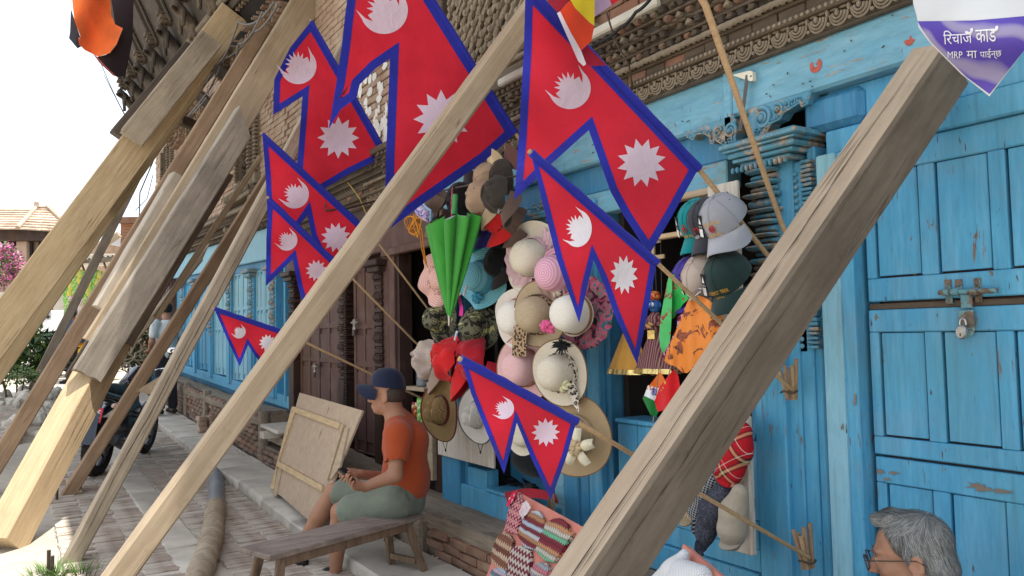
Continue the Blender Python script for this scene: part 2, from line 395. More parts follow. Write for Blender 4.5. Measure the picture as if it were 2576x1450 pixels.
DUSTW = m_wood("dusty_carved_wood", (.17, .135, .095, 1), (.29, .235, .17, 1), (4, 4, 4), .5, crack=False)
SILLW = m_wood("eroded_sill_timber", (.17, .135, .098, 1), (.33, .275, .21, 1), (1.0, 16, 16), .5)
CREAMW = m_wood("fresh_sawn_timber", (.40, .285, .155, 1), (.58, .44, .265, 1), (.9, 12, 12), .18, (.10, .06, .03, 1))
TANW = m_wood("tan_timber", (.34, .255, .165, 1), (.48, .38, .265, 1), (.9, 13, 13), .4, (.07, .045, .025, 1))
GREYW = m_wood("grey_weathered_timber", (.27, .215, .15, 1), (.43, .36, .27, 1), (.9, 15, 15), .6)
REDW = m_wood("reddish_timber", (.24, .155, .095, 1), (.37, .26, .17, 1), (.9, 13, 13), .5)
OCHRE = m_wood("ochre_timber", (.38, .27, .155, 1), (.54, .41, .255, 1), (.9, 13, 13), .3, (.09, .05, .02, 1))
STICK = m_wood("bamboo_stick", (.36, .23, .12, 1), (.52, .36, .20, 1), (2, 30, 30), .3, crack=False)
PLY = m_wood("plywood", (.36, .27, .19, 1), (.48, .37, .27, 1), (7, 1.2, 7), .25, crack=False)
WHITEB = m_paint("whitewashed_board", (.55, .50, .42, 1), (.66, .61, .53, 1), wood=(.35, .25, .17, 1), chip=.62, dust=(.42, .35, .26, 1), dustk=.5)
BENCHW = m_wood("worn_bench_wood", (.15, .115, .095, 1), (.34, .28, .24, 1), (12, 1.2, 12), .6)
BENCHL = m_wood("bench_leg_wood", (.13, .085, .055, 1), (.26, .18, .12, 1), (12, 12, 1.2), .5)
BRICK = m_brick("red_brick", (.27, .135, .085, 1), (.36, .21, .14, 1))
BRICKG = m_brick("grimy_brick", (.19, .115, .085, 1), (.30, .20, .15, 1), dk=.55)
BRICKP = m_brick("pink_brick", (.44, .30, .215, 1), (.50, .36, .27, 1), dust=(.50, .42, .33, 1), dk=.7)
BRICKR = m_brick("paving_brick", (.44, .36, .295, 1), (.48, .41, .345, 1), dust=(.50, .455, .39, 1), dk=.95)
TERRA = m_brick("terracotta", (.26, .105, .065, 1), (.17, .10, .07, 1), dust=(.22, .17, .125, 1), dk=.75)
MORTAR = m_plain("mud_mortar", (.20, .16, .125), .95, .3, 8, bump=.5, bsc=40)
PLASTER = m_plain("old_plaster", (.46, .43, .36), .95, .2, 5, bump=.3)
STONE = m_plain("dusty_stone", (.47, .43, .365), .95, .2, 4, bump=.5, bsc=35)
CONC = m_plain("dusty_ground", (.48, .435, .37), .95, .2, 2.2, bump=.5, bsc=30)
UNLIT = m_plain("dark_interior", (.018, .014, .012), .9, .3, 4)  # near-black colour stands for shade in rooms, openings and under the gallery
BLACK = m_plain("black_stuff", (.012, .012, .013), .6, .3, 8)
IRON = m_plain("rusty_iron", (.10, .075, .06), .6, .4, 30, metal=.5)
STEEL = m_plain("steel", (.5, .5, .5), .3, .15, 30, metal=1.0)
WIRE = m_plain("wire_grey", (.12, .115, .11), .6)
def m_road():
    t = NT("road_surface"); P = t.co(); a = t.noise(P, .5, 5); col = t.ramp(a, [(.3, (.40, .36, .29, 1)), (.7, (.50, .46, .39, 1))])
    col = t.mix(t.ramp(t.noise(P, 9, 6, .7), [(.5, B1), (.72, (.6,) * 3 + (1,))]), col, (.28, .245, .2, 1))
    t.bump(t.noise(P, 26, 8, .7), .5, .02); return t.fin(col, .95, 0, .1)
ROAD = m_road()

# ------------------------------------------------------------------ ground, road, pavement
xs = [-400, -150, -80, -50] + [-36 + i for i in range(44)] + [20, 60, 200, 400]
ys = [-400, -120, -40, -12, -6, -3, -1.5, 0, .6, 1.2, 2.0, 3, 6, 12, 40, 120, 400]
m = MB(); m.v = [(x, y, min(rise(x), 1.1)) for x in xs for y in ys]; ny = len(ys)
m.f = [(i * ny + j, (i + 1) * ny + j, (i + 1) * ny + j + 1, i * ny + j + 1) for i in range(len(xs) - 1) for j in range(ny - 1)]; m.m = [0] * len(m.f)
g = m.build("road", ROAD, kind='structure'); g['kind'] = 'structure'

def strip(mb, x0, x1, y0, y1, h0, h1, dx=.5):
    n = max(1, int((x1 - x0) / dx))
    for i in range(n):
        a = x0 + (x1 - x0) * i / n; b = x0 + (x1 - x0) * (i + 1) / n
        P = [(a, y0, rise(a) + h0), (a, y1, rise(a) + h0), (b, y1, rise(b) + h0), (b, y0, rise(b) + h0)]
        T = [(p[0], p[1], p[2] - h0 + h1) for p in P]
        mb.add(P + T, [(4, 5, 6, 7)[::-1], (0, 4, 7, 3), (1, 2, 6, 5), (0, 1, 5, 4), (3, 7, 6, 2)])
m = MB(); strip(m, -24, 3, .33, 1.84, -.02, .0145)
pave = m.build("pavement", CONC, kind='structure')
bm_ = [MB().box((0, 0, 0), (.055, .205, .05), None, .006, jit=.0035).mesh("paving_brick", BRICKR) for _ in range(4)]
spots = []
for y0 in (1.31, 1.525, 1.74, .43, .645, .86):
    x = -4.2 + rnd.uniform(0, .05)
    while x > -13.5:
        spots.append((x, y0 + rnd.uniform(-.006, .006))); x -= .066
spots.sort(key=lambda p: -p[0]); near = [p for p in spots if p[0] < -4.6]
far = MB()
for i, (x, y) in enumerate(near):
    h = rise(x) + .0005 + rnd.uniform(-.005, .005) - (.010 if rnd.random() < .3 else 0)
    if i < 296: clone("brick", rnd.choice(bm_), pave, (x, y, h), (rnd.uniform(-.03, .03), rnd.uniform(-.05, .05), rnd.uniform(-.03, .03)))
    else: far.box((x, y, h), (.055, .205, .05), None, .006)
far.build("brick_paving", BRICKR, pave, kind='stuff')
sm_ = MB()
x = -3.5
while x > -20:
    L = rnd.uniform(.7, 1.1); b = MB(); b.box((0, 0, 0), (L - .015, .235, .06), None, .01, jit=.005)
    clone("paving_slab", b.mesh("paving_slab", STONE), pave, (x - L / 2, 1.07, rise(x - L / 2) + .001), (0, math.atan(.032) if x < -6 else 0, 0)); x -= L
# raised stone step along the house
step = MB().bx(-24, 3, 1.9, 2.34, -.1, .0).build("kerb_step", STONE, kind='structure')
x = -2.2
while x > -20:
    L = rnd.uniform(.55, .95); b = MB(); b.box((0, 0, 0), (L - .012, .46, .14), None, .014, jit=.008)
    clone("step_slab", b.mesh("step_slab", STONE), step, (x - L / 2, 2.07 + rnd.uniform(-.01, .01), rise(x - L / 2) + .03), (0, math.atan(.032) if x < -6 else 0, rnd.uniform(-.008, .008))); x -= L
m = MB()
for _ in range(420):
    x = rnd.uniform(-10, -3.2); y = rnd.choice([rnd.uniform(.3, 1.8), rnd.uniform(1.78, 1.86), rnd.uniform(2.2, 2.3)]); r = rnd.uniform(.003, .011)
    m.ell((x, y, rise(x) + (.1 if y > 1.9 else .03)), (r, r * rnd.uniform(.6, 1.2), r * .6), 5, 4)
m.build("gravel_litter", STONE, kind='stuff')
# ------------------------------------------------------------------ the near house
house = thing("shop_house", "long old brick house with blue shop front and carved terracotta cornice above it", "house", (-4, 2.6, 0))
def xw(px, y=900, c=2.6): return float(WY(px, y, c)[0])
def zw(px, py, c=2.6): return float(WY(px, py, c)[2])
# plinth: mortar core, bricks proud of it
MB().bx(-8.75, 2, 2.345, 2.60, -.2, .34).build("plinth_core", MORTAR, house)
bk = [MB().box((0, 0, 0), (.205, .06, .048), None, .006, jit=.004).mesh("brick", BRICK) for _ in range(5)]
bkg = [MB().box((0, 0, 0), (.205, .06, .048), None, .006, jit=.004).mesh("brick", BRICKG) for _ in range(3)]
nb = 0
for r in range(4):
    z = .115 + r * .056; x = -3.0 + (r % 2) * .11
    while x > -8.7:
        x -= .216
        if -5.14 < x - .1 < -4.72 or -5.14 < x + .1 < -4.72 or z < rise(x) + .08: continue
        if z > .20 and x > -5.1 and r == 3: continue
        clone("brick", rnd.choice(bkg if x < -6 else bk), house, (x, 2.335 + rnd.uniform(-.008, .006), z + rnd.uniform(-.003, .003)), (rnd.uniform(-.02, .02), rnd.uniform(-.02, .02), rnd.uniform(-.03, .03))); nb += 1
        if rnd.random() < .03: x -= .07
MB().box((-4.95, 2.335, .13), (.33, .09, .30), None, .012, jit=.008).build("plinth_post", SILLW, house)
def beam_mesh(L, d, h, n=24, amp=.012, seed=0):
    m = MB(); nv = 12
    def fn(u, v):
        a = v * 2 * PI; c, s_ = math.cos(a), math.sin(a); q = max(abs(c), abs(s_)) ** .9; y, z = c / q * d / 2, s_ / q * h / 2; x = (u - .5) * L
        k = nz((x * 2 + seed, y * 9, z * 9)) * amp + nz((x * 9 + seed, y * 20, z * 20)) * amp * .5
        return (x, y + k * (1 if c > 0 else -1), z + k * (1 if s_ > 0 else -1))
    m.surf(fn, n, nv, cv=True); m.add([fn(0, v / nv) for v in range(nv)], [tuple(range(nv))]); m.add([fn(1, v / nv) for v in range(nv)], [tuple(range(nv))]); return m
o = clone("sill_beam", beam_mesh(5.3, .36, .15, 90, .022, 3).mesh("sill_beam", SILLW, 40), house, (-3.3, 2.51, .285))
o = clone("sill_beam", beam_mesh(2.3, .10, .07, 50, .025, 8).mesh("sill_beam_low", SILLW, 40), house, (-3.75, 2.37, .185), (0, .012, 0))
o = clone("sill_beam", beam_mesh(2.9, .36, .13, 50, .02, 5).mesh("sill_beam_far", SILLW, 40), house, (-7.35, 2.50, .43), (0, .03, 0))
# boards of the blue front: (px left, px right, front Y, z0, z1, material)
def plank(px0, px1, yf, z0, z1, mt, y=1150, name="plank", back=.10, bev=.006):
    a, b = xw(px0, y, yf), xw(px1, y, yf)
    return MB().bx(a, b, yf, yf + back, z0, z1, bev).build(name, mt, house)
ZB = .36
MB().bx(-4.55, 1.2, 2.80, 2.84, .3, 1.05).build("back_boards", SBLUE, house)
for a, b, yf, z0, z1, mt in ((1893, 1940, 2.66, ZB, 1.62, SBLUE), (1941, 1976, 2.65, ZB, 1.62, SBLUE), (1978, 2020, 2.60, ZB, 2.2, BLUE), (2021, 2056, 2.615, ZB, 1.60, BLUE),
                             (2058, 2080, 2.63, ZB, 2.2, BLUE), (2081, 2130, 2.585, ZB, 2.146, LBLUE), (2131, 2166, 2.60, ZB, 2.146, BLUE), (2167, 2193, 2.67, ZB, 2.146, SBLUE)):
    plank(a, b, yf, z0, z1, mt)
for a, b, yf, z0, z1, mt in ((1393, 1416, 2.60, ZB, 2.2, PALE), (1417, 1452, 2.61, ZB, 2.2, SBLUE), (1453, 1480, 2.63, ZB, 2.2, SBLUE), (1481, 1512, 2.62, ZB, 2.2, BLUE), (1513, 1541, 2.66, ZB, 2.2, SBLUE)):
    plank(a, b, yf, z0, z1, mt, 1180)
# corner post and low panel by the white board
for a, b, yf, z0, z1, mt in ((1112, 1156, 2.56, ZB - .03, 2.2, SBLUE), (1157, 1176, 2.60, ZB, 2.2, SBLUE), (1177, 1222, 2.59, ZB, .62, BLUE), (1157, 1400, 2.57, ZB - .02, .50, BLUE)):
    plank(a, b, yf, z0, z1, mt, 1215)
plank(1220, 1396, 2.56, .502, .522, BLUE, 1235, "window_sill", .2)
# panel under the main shop window
x0, x1 = xw(1541, 1150), xw(1893, 1150)
MB().bx(x0, x1, 2.66, 2.70, ZB, 1.03).build("panel_back", SBLUE, house)
MB().bx(x0, x1, 2.618, 2.82, 1.033, 1.055, .005).build("window_sill", BLUE, house)
k = 6
for i in range(k):
    a = x0 + (x1 - x0) * i / k; b = x0 + (x1 - x0) * (i + 1) / k
    MB().bx(a + .003, b - .003, 2.635, 2.66, .70, 1.03, .003).build("panel", BLUE, house)
MB().bx(x0, x1, 2.625, 2.66, .585, .697, .005).build("rail", BLUE, house)
MB().bx(x0, x1, 2.63, 2.66, .49, .583, .005).build("rail", BLUE, house)
MB().bx(x0, x1, 2.61, 2.66, ZB, .487, .005).build("rail", BLUE, house)
# dark shop rooms behind the openings
MB().bx(-5.95, -1.9, 3.6, 3.66, .3, 2.5).build("room_back", UNLIT, house); MB().bx(-5.95, -1.9, 2.75, 3.6, .28, .33).build("room_floor", UNLIT, house)
MB().bx(-5.95, -1.9, 2.75, 3.6, 2.45, 2.5).build("room_ceiling", UNLIT, house)
for x in (-6.0, -4.52, -3.22, -1.95): MB().bx(x, x + .04, 2.72, 3.6, .3, 2.45).build("room_side", UNLIT, house)
# ------------------------------------------------------------------ lintel beam, boards under it
MB().bx(-2.325, 1.6, 2.60, 2.80, 2.40, 2.60, .012).build("lintel_beam", PALE, house)
MB().bx(-6.4, -2.335, 2.605, 2.80, 2.385, 2.60, .012).build("lintel_beam", PALE, house)
MB().bx(-2.36, -2.315, 2.592, 2.70, 2.26, 2.60, .006).build("joint_cover", PALE, house)
MB().bx(-4.5, -2.4, 2.66, 2.74, 2.24, 2.385, .006).build("fascia_board", SBLUE, house)
MB().bx(-4.5, -2.4, 2.645, 2.74, 2.12, 2.237, .006).build("fascia_board", PALE, house)
MB().bx(-1.90, 1.4, 2.66, 2.74, 2.245, 2.40, .006).build("fascia_board", BLUE, house)
MB().bx(-1.895, 1.4, 2.635, 2.74, 2.15, 2.243, .006).build("fascia_board", BLUE, house)
# ------------------------------------------------------------------ blue panelled door
dr = sub(house, "blue_door")
YD = 2.655
MB().bx(-1.72, 1.2, YD + .03, YD + .06, ZB, 2.16).build("door_back", DBROWN, dr)
zt = (zw(2357, 406, YD), zw(2214, 701, YD), 1.585, 1.555, zw(2218, 836, YD), zw(2240, 1101, YD), zw(2197, 1143, YD) , zw(2197, 1150, YD), zw(2200, 1211, YD))
pans = [(2210, 2323), (2367, 2503), (2549, 2690), (2740, 2890)]
pe = [(xw(a, 800, YD), xw(b, 800, YD)) for a, b in pans]
XL = xw(2186, 800, YD); XR = .55
def leafrow(zlo, zhi, prail_lo, prail_hi, y0):
    MB().bx(XL, XR, y0, YD + .035, prail_hi, zhi, .004).build("rail", BLUE, dr)
    MB().bx(XL, XR, y0, YD + .035, zlo, prail_lo, .004).build("rail", BLUE, dr)
    prev = XL
    for a, b in pe:
        MB().bx(prev, a - .0015, y0 + .001, YD + .034, prail_lo + .001, prail_hi - .001, .003).build("stile", BLUE, dr)
        MB().bx(a + .008, b - .003, y0 + .006, YD + .03, prail_lo + .008, prail_hi - .003, .002).build("panel", BLUE, dr); prev = b + .0015
leafrow(zt[2], 2.148, zt[1], zt[0], YD)
leafrow(zt[6] + .004, zt[3], zt[5], zt[4], YD - .004)
leafrow(ZB, zt[6] - .006, ZB + .08, zt[8], YD)
MB().bx(XL, XR, YD + .008, YD + .03, zt[3] + .002, zt[2] - .008).build("gap_strip", OLDW, dr)
# hasp on the door
def WYd(px, py, off=0): return WY(px, py, YD - off)
hs = sub(house, "door_hasp")
M1, M2 = WYd(2362, 737, .022), WYd(2508, 731, .022)
HASP = m_paint("hasp_paint", (.10, .27, .32, 1), (.16, .33, .36, 1), wood=(.14, .10, .07, 1), chip=.48, st=(5, 5, 5))
mb = MB().tube([M1, M2], .0085, 10)
for px in (2380, 2404, 2452): p = WYd(px, 736 - (px - 2380) * .04, .022); mb.tube([p + np.array((-.011, 0, 0)), p + np.array((.011, 0, 0))], .0125, 10)
for px, py in ((2385, 717), (2412, 716), (2459, 713), (2388, 752), (2462, 748)):
    p = WYd(px, py, .002); mb.box(p, (.022, .006, .034), None, .001); mb.ell(p + np.array((0, -.004, 0)), (.006, .003, .007), 8, 5)
mb.build("bolt", HASP, hs)
a, b = WYd(2431, 742, .02), WYd(2433, 775, .02)
mb = MB().box((a + b) / 2, (.036, .008, abs(a[2] - b[2])), None, .001); c = WYd(2431, 800, .02); mb.box(c, (.05, .010, .05), None, .008); d = WYd(2436, 822, .012); mb.ell(d, (.022, .006, .036), 12, 8)
mb.build("hasp_plate", HASP, hs)
FLK = m_wood("bare_flaked_wood", (.17, .135, .105, 1), (.27, .22, .175, 1), (1.5, 9, 9), .4, crack=False)
mb = MB()
for px, py, w, h_, n in ((2462, 1226, 46, 12, 26), (2520, 1236, 30, 6, 18), (2215, 1186, 16, 6, 16), (2246, 1190, 14, 5, 14), (2232, 1207, 16, 4, 14), (2204, 798, 8, 10, 12), (2300, 690, 5, 3, 9), (2150, 1010, 4, 18, 12), (2118, 1075, 4, 10, 10)):
    yy = YD - .0045 if px > 2190 else 2.594 if px > 2131 else 2.578; P = []
    for k in range(n): a = 2 * PI * k / n; r = rnd.uniform(.35, 1.15); q = WY(px + w * r * math.cos(a), py + h_ * r * math.sin(a) + .1 * w * math.cos(a), yy); P.append((q[0], yy, q[2]))
    mb.add(P, [tuple(range(n))])
mb.build("flaked_patch", FLK, dr, smooth=False, kind='stuff')
# padlock hanging on it
p = WYd(2420, 836, .045); lk = thing("padlock", "round steel padlock hanging from the bolt of the blue door", "padlock", p)
Ml = frame(p, (1, 0, 0), (0, 0, 1), (0, -1, 0))
mb = MB().lathe([(0, -.011), (.017, -.011), (.0225, -.006), (.0225, .006), (.018, .011), (0, .0115)], 28, Ml @ Matrix.Diagonal((.78, 1.05, 1, 1)))
mb.build("lock_body", m_plain("lock_steel", (.40, .39, .37), .42, .2, 60, metal=.85), lk)
MB().tube([p + np.array((.010 * math.cos(t) + .004, 0, .028 + .016 * math.sin(t))) for t in np.linspace(-.3, PI + .3, 12)], .0033, 8).build("shackle", STEEL, lk)
MB().box(p + np.array((0, -.0118, -.008)), (.003, .001, .01)).build("keyhole", BLACK, lk)
# white plastic hinge plate on the beam
q = WY(1868, 193, 2.57); hb = MB(); pl = [(1845, 190), (1889, 179), (1897, 181), (1898, 203), (1894, 206), (1880, 202)]
hb.prism([(float(WY(a, b, 2.585)[0]), float(WY(a, b, 2.585)[2])) for a, b in pl], lambda a, b, d: (a, d, b), 2.575, 2.598)
hb.ell(WY(1889, 192, 2.574), (.004, .002, .004), 8, 4, m=1); hb.ell(WY(1863, 201, 2.574), (.003, .002, .003), 8, 4, m=1)
hb.build("hinge_plate", [m_plain("cream_plastic", (.66, .62, .50), .5, .05), IRON], house)
mb = MB()
for _ in range(46):
    x = rnd.uniform(-3.6, .2); z = rnd.uniform(2.42, 2.585); mb.tube([(x, 2.603, z), (x + rnd.uniform(-.012, .012), 2.59, z - rnd.uniform(0, .012))], .0022, 5)
mb.build("nails", IRON, house, kind='stuff')
# red tika daubs on the beam
TIKA = m_plain("red_powder", (.42, .10, .07), .95, .3, 40)
mb = MB()
for px, py, r, t0, t1 in ((2052, 164, .019, 2.4, 7.2), (2288, 98, .012, 3.2, 6.0)):
    c = WY(px, py, 2.598)
    n = 12; ring = []
    for i in range(n + 1):
        a = t0 + (t1 - t0) * i / n; w = .008 * (1 - abs(i / n - .5)) + .003
        ring += [(c[0] + (r - w) * math.cos(a), 2.5975, c[2] + (r - w) * math.sin(a)), (c[0] + (r + w) * math.cos(a), 2.5975, c[2] + (r + w) * math.sin(a))]
    mb.add(ring, [(2 * i, 2 * i + 1, 2 * i + 3, 2 * i + 2) for i in range(n)]); mb.ell((c[0] + .003, 2.5985, c[2] + .004), (.004, .001, .006), 8, 4)
mb.build("red_daub", TIKA, house)
# ------------------------------------------------------------------ carved column and capital
cl = sub(house, "carved_column")
xc = xw(1915, 600, 2.56); wcol = .105
def ring(mb, z0, z1, w, d, yf, lob=0, x=None, bulge=.35):
    x = xc if x is None else x
    def fn(u, v):
        a = (u - .5) * PI; t = v
        p = math.sin(PI * t) ** .6
        sx = math.sin(a); cx_ = math.cos(a)
        ww = w * (1 + bulge * .25 * p); dd = d * (.55 + bulge * p)
        lb = 1 + (.10 * abs(math.sin(lob * a)) if lob else 0)
        q = max(abs(sx), abs(cx_)) ** .75
        return (x + sx / q * ww / 2 * lb, yf + .05 - cx_ / q * dd * lb, z0 + (z1 - z0) * t)
    mb.surf(fn, 28 if lob else 14, 6)
zc = [2.15, 2.125, 2.10, 2.075, 2.05, 2.025, 1.985, 1.965, 1.94, 1.915, 1.885, 1.865, 1.84, 1.81, 1.785, 1.755, 1.73, 1.70, 1.675, 1.645, 1.62, 1.59, 1.565, 1.53, 1.505]
mb = MB()
for i in range(len(zc) - 1):
    wv = .135 if i < 6 else (.15 if i in (6, 7) else .105 if i % 2 else .118)
    ring(mb, zc[i + 1], zc[i] - .003, wv, .075 if i % 2 else .09, 2.58, lob=7 if i in (4, 5, 12, 15, 18, 20) else 0, bulge=.5 if i % 2 == 0 else .25)
mb.build("ring_shaft", CARVB, cl)
MB().bx(xc - .055, xc + .055, 2.57, 2.70, 1.40, 1.505, .012).build("collar", CARVB, cl)
MB().bx(xc - .075, xc + .075, 2.57, 2.70, ZB, 1.40, .006).build("lower_shaft", BLUE, cl)
MB().bx(xc + .07, xc + .16, 2.615, 2.72, 1.4, 2.15, .004).build("side_board", BLUE, cl)
mb = MB()
for i in range(26):
    mb.ell((xc + .135, 2.612, 2.10 - i * .027), (.011, .009, .011), 8, 6)
mb.build("bead_strip", CARVB, cl)
mb = MB()
for i, z in enumerate(np.arange(1.42, 2.14, .018)): mb.box((xc + .19, 2.615, z), (.05, .03, .012), None, .003, jit=.002)
mb.build("ridged_strip", CARVB, cl)
mb = MB()
for z0, z1, w, yf in ((2.155, 2.178, .22, 2.55), (2.18, 2.197, .27, 2.535), (2.20, 2.222, .30, 2.52), (2.224, 2.236, .33, 2.51), (2.238, 2.258, .36, 2.50), (2.262, 2.272, .30, 2.53)):
    mb.bx(xc + .02 - w / 2, xc + .05 + w / 2, yf, 2.72, z0, z1, .007, jit=.002)
for i in range(12): mb.ell((xc - .12 + i * .024, 2.545, 2.152), (.009, .012, .014), 7, 5)
mb.build("capital", CARVB, cl)
def scroll(mb, c, r, turns, y, sgn, t0=0.0, w=.008):
    pts = []; 
    for i in range(int(26 * turns)):
        a = t0 + sgn * 2 * PI * i / 26; rr = r * (1 - .72 * i / (26 * turns)); pts.append((c[0] + rr * math.cos(a), y, c[1] + rr * math.sin(a)))
    mb.tube(pts, [w * (1 - .4 * i / len(pts)) for i in range(len(pts))], 7)
    mb.ell((c[0], y - .004, c[1]), (r * .33, .014, r * .36), 10, 6)
def bracket(pts, scr, name):
    mb = MB(); mb.prism([(float(WY(a, b, 2.6)[0]), float(WY(a, b, 2.6)[2])) for a, b in pts], lambda a, b, d: (a, d, b), 2.592, 2.66)
    for px, py, r, tn, sg, t0 in scr:
        p = WY(px, py, 2.59); scroll(mb, (p[0], p[2]), r, tn, 2.588, sg, t0, .2 * r + .0015)
    P = [WY(a, b, 2.586) for a, b in pts]; mb.tube([p for p in P[1:]], .005, 6)
    for i in range(len(P) - 2):
        for f in (.2, .5, .8):
            p = P[i + 1] * (1 - f) + P[i + 2] * f; mb.ell(p + np.array((0, -.002, .009)), (.007, .007, .006), 6, 4)
    mb.build(name, CARVB, cl)
bracket([(1721, 333), (1838, 294), (1850, 302), (1850, 362), (1822, 366), (1800, 352), (1795, 362), (1788, 360), (1788, 345), (1770, 335), (1752, 338), (1744, 352), (1730, 345)],
        [(1838, 330, .034, 1.5, 1, -.5), (1806, 332, .023, 1.4, 1, 0), (1784, 334, .013, 1.3, 1, 0), (1768, 333, .009, 1.2, 1, 0), (1836, 352, .014, 1.2, -1, 1), (1750, 336, .007, 1.2, 1, 0)], "scroll_bracket")
bracket([(1886, 276), (2040, 230), (2030, 262), (2018, 268), (2012, 258), (1990, 272), (1972, 282), (1962, 300), (1940, 310), (1925, 340), (1902, 352), (1886, 345)],
        [(1918, 298, .045, 1.6, -1, 2), (1956, 278, .028, 1.4, -1, 2), (1980, 264, .015, 1.3, -1, 2), (1996, 256, .011, 1.2, -1, 2), (2010, 249, .008, 1.2, -1, 2), (1905, 332, .018, 1.2, 1, 0), (1930, 322, .014, 1.2, 1, 0)], "scroll_bracket")
MB().bx(xc + .16, xc + .42, 2.63, 2.74, 2.25, 2.39, .03).build("bracket_block", SBLUE, cl)
# carved bits of the next column behind the flags
for px, z0 in ((1385, 2.12), (1345, 2.10)):
    c2 = sub(house, "carved_column"); x2 = xw(px, 430, 2.56); mb = MB()
    for i in range(9): ring(mb, z0 - .028 * (i + 1), z0 - .028 * i - .003, .15 - .004 * i, .08, 2.58, lob=5 if i % 3 == 0 else 0, x=x2)
    mb.build("ring_shaft", CARVB, c2)
    mb = MB(); mb.bx(x2 - .22, x2 + .2, 2.52, 2.7, z0 + .005, z0 + .03, .006); mb.bx(x2 - .25, x2 + .24, 2.5, 2.7, z0 + .034, z0 + .055, .006)
    for i in range(6): scroll(mb, (x2 - .2 + i * .07, z0 + .10), .03, 1.3, 2.585, 1, i, .006)
    mb.build("capital", CARVB, c2)
# ------------------------------------------------------------------ terracotta cornice
cn = sub(house, "cornice")
CX0, CX1 = -8.7, 1.5
MB().bx(CX0, CX1, 2.58, 3.2, 2.603, 2.96).build("cornice_core", MORTAR, cn)
MB().bx(CX0, CX1, 2.565, 2.60, 2.606, 2.668, .004).build("relief_ground", OLDW, cn)
mb = MB()
for j in range(3):
    r = .036 - j * .009
    mb.tube([(r * 1.05 * math.cos(t), -.006 - .005 * j, .042 + r * 1.25 * math.sin(t)) for t in np.linspace(PI * 1.0, PI * 2.0, 9)], .0048, 6)
mb.ell((0, -.016, .040), (.009, .012, .013), 8, 5); mb.ell((.043, -.006, .052), (.008, .012, .016), 7, 5); mb.ell((.02, -.004, .060), (.02, .008, .006), 7, 5)
mb.ell((-.02, -.004, .060), (.018, .008, .005), 7, 5); mb.ell((.043, -.004, .012), (.009, .008, .008), 7, 5); mb.ell((.0, -.002, .004), (.012, .007, .006), 6, 4)
rel = mb.mesh("relief_scroll", DUSTW)
x = CX1
while x > -6.2:
    x -= .088; clone("relief_scroll", rel, cn, (x, 2.558, 2.603), (0, rnd.uniform(-.05, .05), 0), (1, 1, rnd.uniform(.92, 1.08)))
MB().bx(CX0, CX1, 2.530, 2.60, 2.668, 2.696, .005).build("carved_strip", OLDW, cn)
mb = MB()
for i in range(300):
    x = CX1 - .04 - i * .026; mb.box((x, 2.528, 2.682), (.014, .01, .014), Matrix.Rotation(.78, 3, 'Y'), .002)
mb.build("diamond_row", DUSTW, cn, kind='stuff')
cb = [MB().box((0, 0, 0), (.125, .06, .04), None, .004, jit=.003).mesh("course_brick", mt) for mt in (TERRA, OLDW, OLDW)]
x = CX1
while x > -7: clone("course_brick", rnd.choice(cb), cn, (x, 2.573 + rnd.uniform(-.006, .006), 2.717)); x -= .128
mb = MB(); 
mb.surf(lambda u, v: ((u - .5) * .042 + .016 * math.sin(v * 2 * PI), -.004 + .020 * math.cos(v * 2 * PI) * (.55 + .45 * math.sin(PI * u)), .024 * math.sin(v * 2 * PI) * (.6 + .4 * math.sin(PI * u))), 5, 9, cv=True)
rope = mb.mesh("rope_leaf", DUSTW, 60)
x = CX1
while x > -6.2:
    x -= .030; clone("rope_leaf", rope, cn, (x, 2.515 + rnd.uniform(-.003, .003), 2.757), (0, .5 + rnd.uniform(-.08, .08), 0), (1, 1, rnd.uniform(.9, 1.1)))
MB().bx(CX0, CX1, 2.53, 2.6, 2.735, 2.778).build("rope_ground", OLDW, cn)
d1 = [MB().box((0, 0, 0), (w, .09, .026), None, .006, jit=.005).mesh("cornice_block", mt) for w, mt in ((.032, OLDW), (.04, DARKW), (.036, OLDW), (.034, TERRA), (.03, DUSTW))]
rst = MB()
for z, yf, st in ((2.792, 2.515, .050), (2.836, 2.488, .054), (2.880, 2.462, .058), (2.920, 2.44, .055)):
    MB().bx(CX0, CX1, yf + .02, 2.6, z - .016, z + .014).build("course_ground", DARKW, cn)
    MB().bx(CX0, CX1, yf - .012, 2.6, z + .0145, z + .0265, .004).build("course_slab", OLDW, cn)
    x = CX1
    while x > -5.8:
        x -= st * rnd.uniform(.95, 1.1); p = (x, yf + .035 + rnd.uniform(-.010, .006), z - .001)
        if rnd.random() > .93: continue
        if x > -3.3 and x < .1: clone("cornice_block", rnd.choice(d1), cn, p, (rnd.uniform(-.05, .05), rnd.uniform(-.04, .04), rnd.uniform(-.08, .08)))
        else: rst.box(p, (.036, .09, .026), None, .005)
rst.build("cornice_blocks", OLDW, cn, kind='stuff')
mb = MB()
for i in range(90): mb.ell((CX1 - .1 - i * .085 + rnd.uniform(-.02, .02), 2.478, 2.858 + rnd.uniform(-.004, .004)), (.026, .018, .010), 7, 5)
mb.build("worn_heads", OLDW, cn, kind='stuff')
MB().bx(-3.9, -2.55, 2.40, 2.7, 2.935, 2.985, .008, jit=.004).build("plaster_ledge", PLASTER, cn)
MB().bx(-2.55, CX1, 2.42, 2.7, 2.935, 2.985, .012, jit=.01).build("rough_ledge", OLDW, cn)
MB().bx(CX0, -3.9, 2.42, 2.7, 2.935, 2.985, .008).build("plaster_ledge", OLDW, cn)
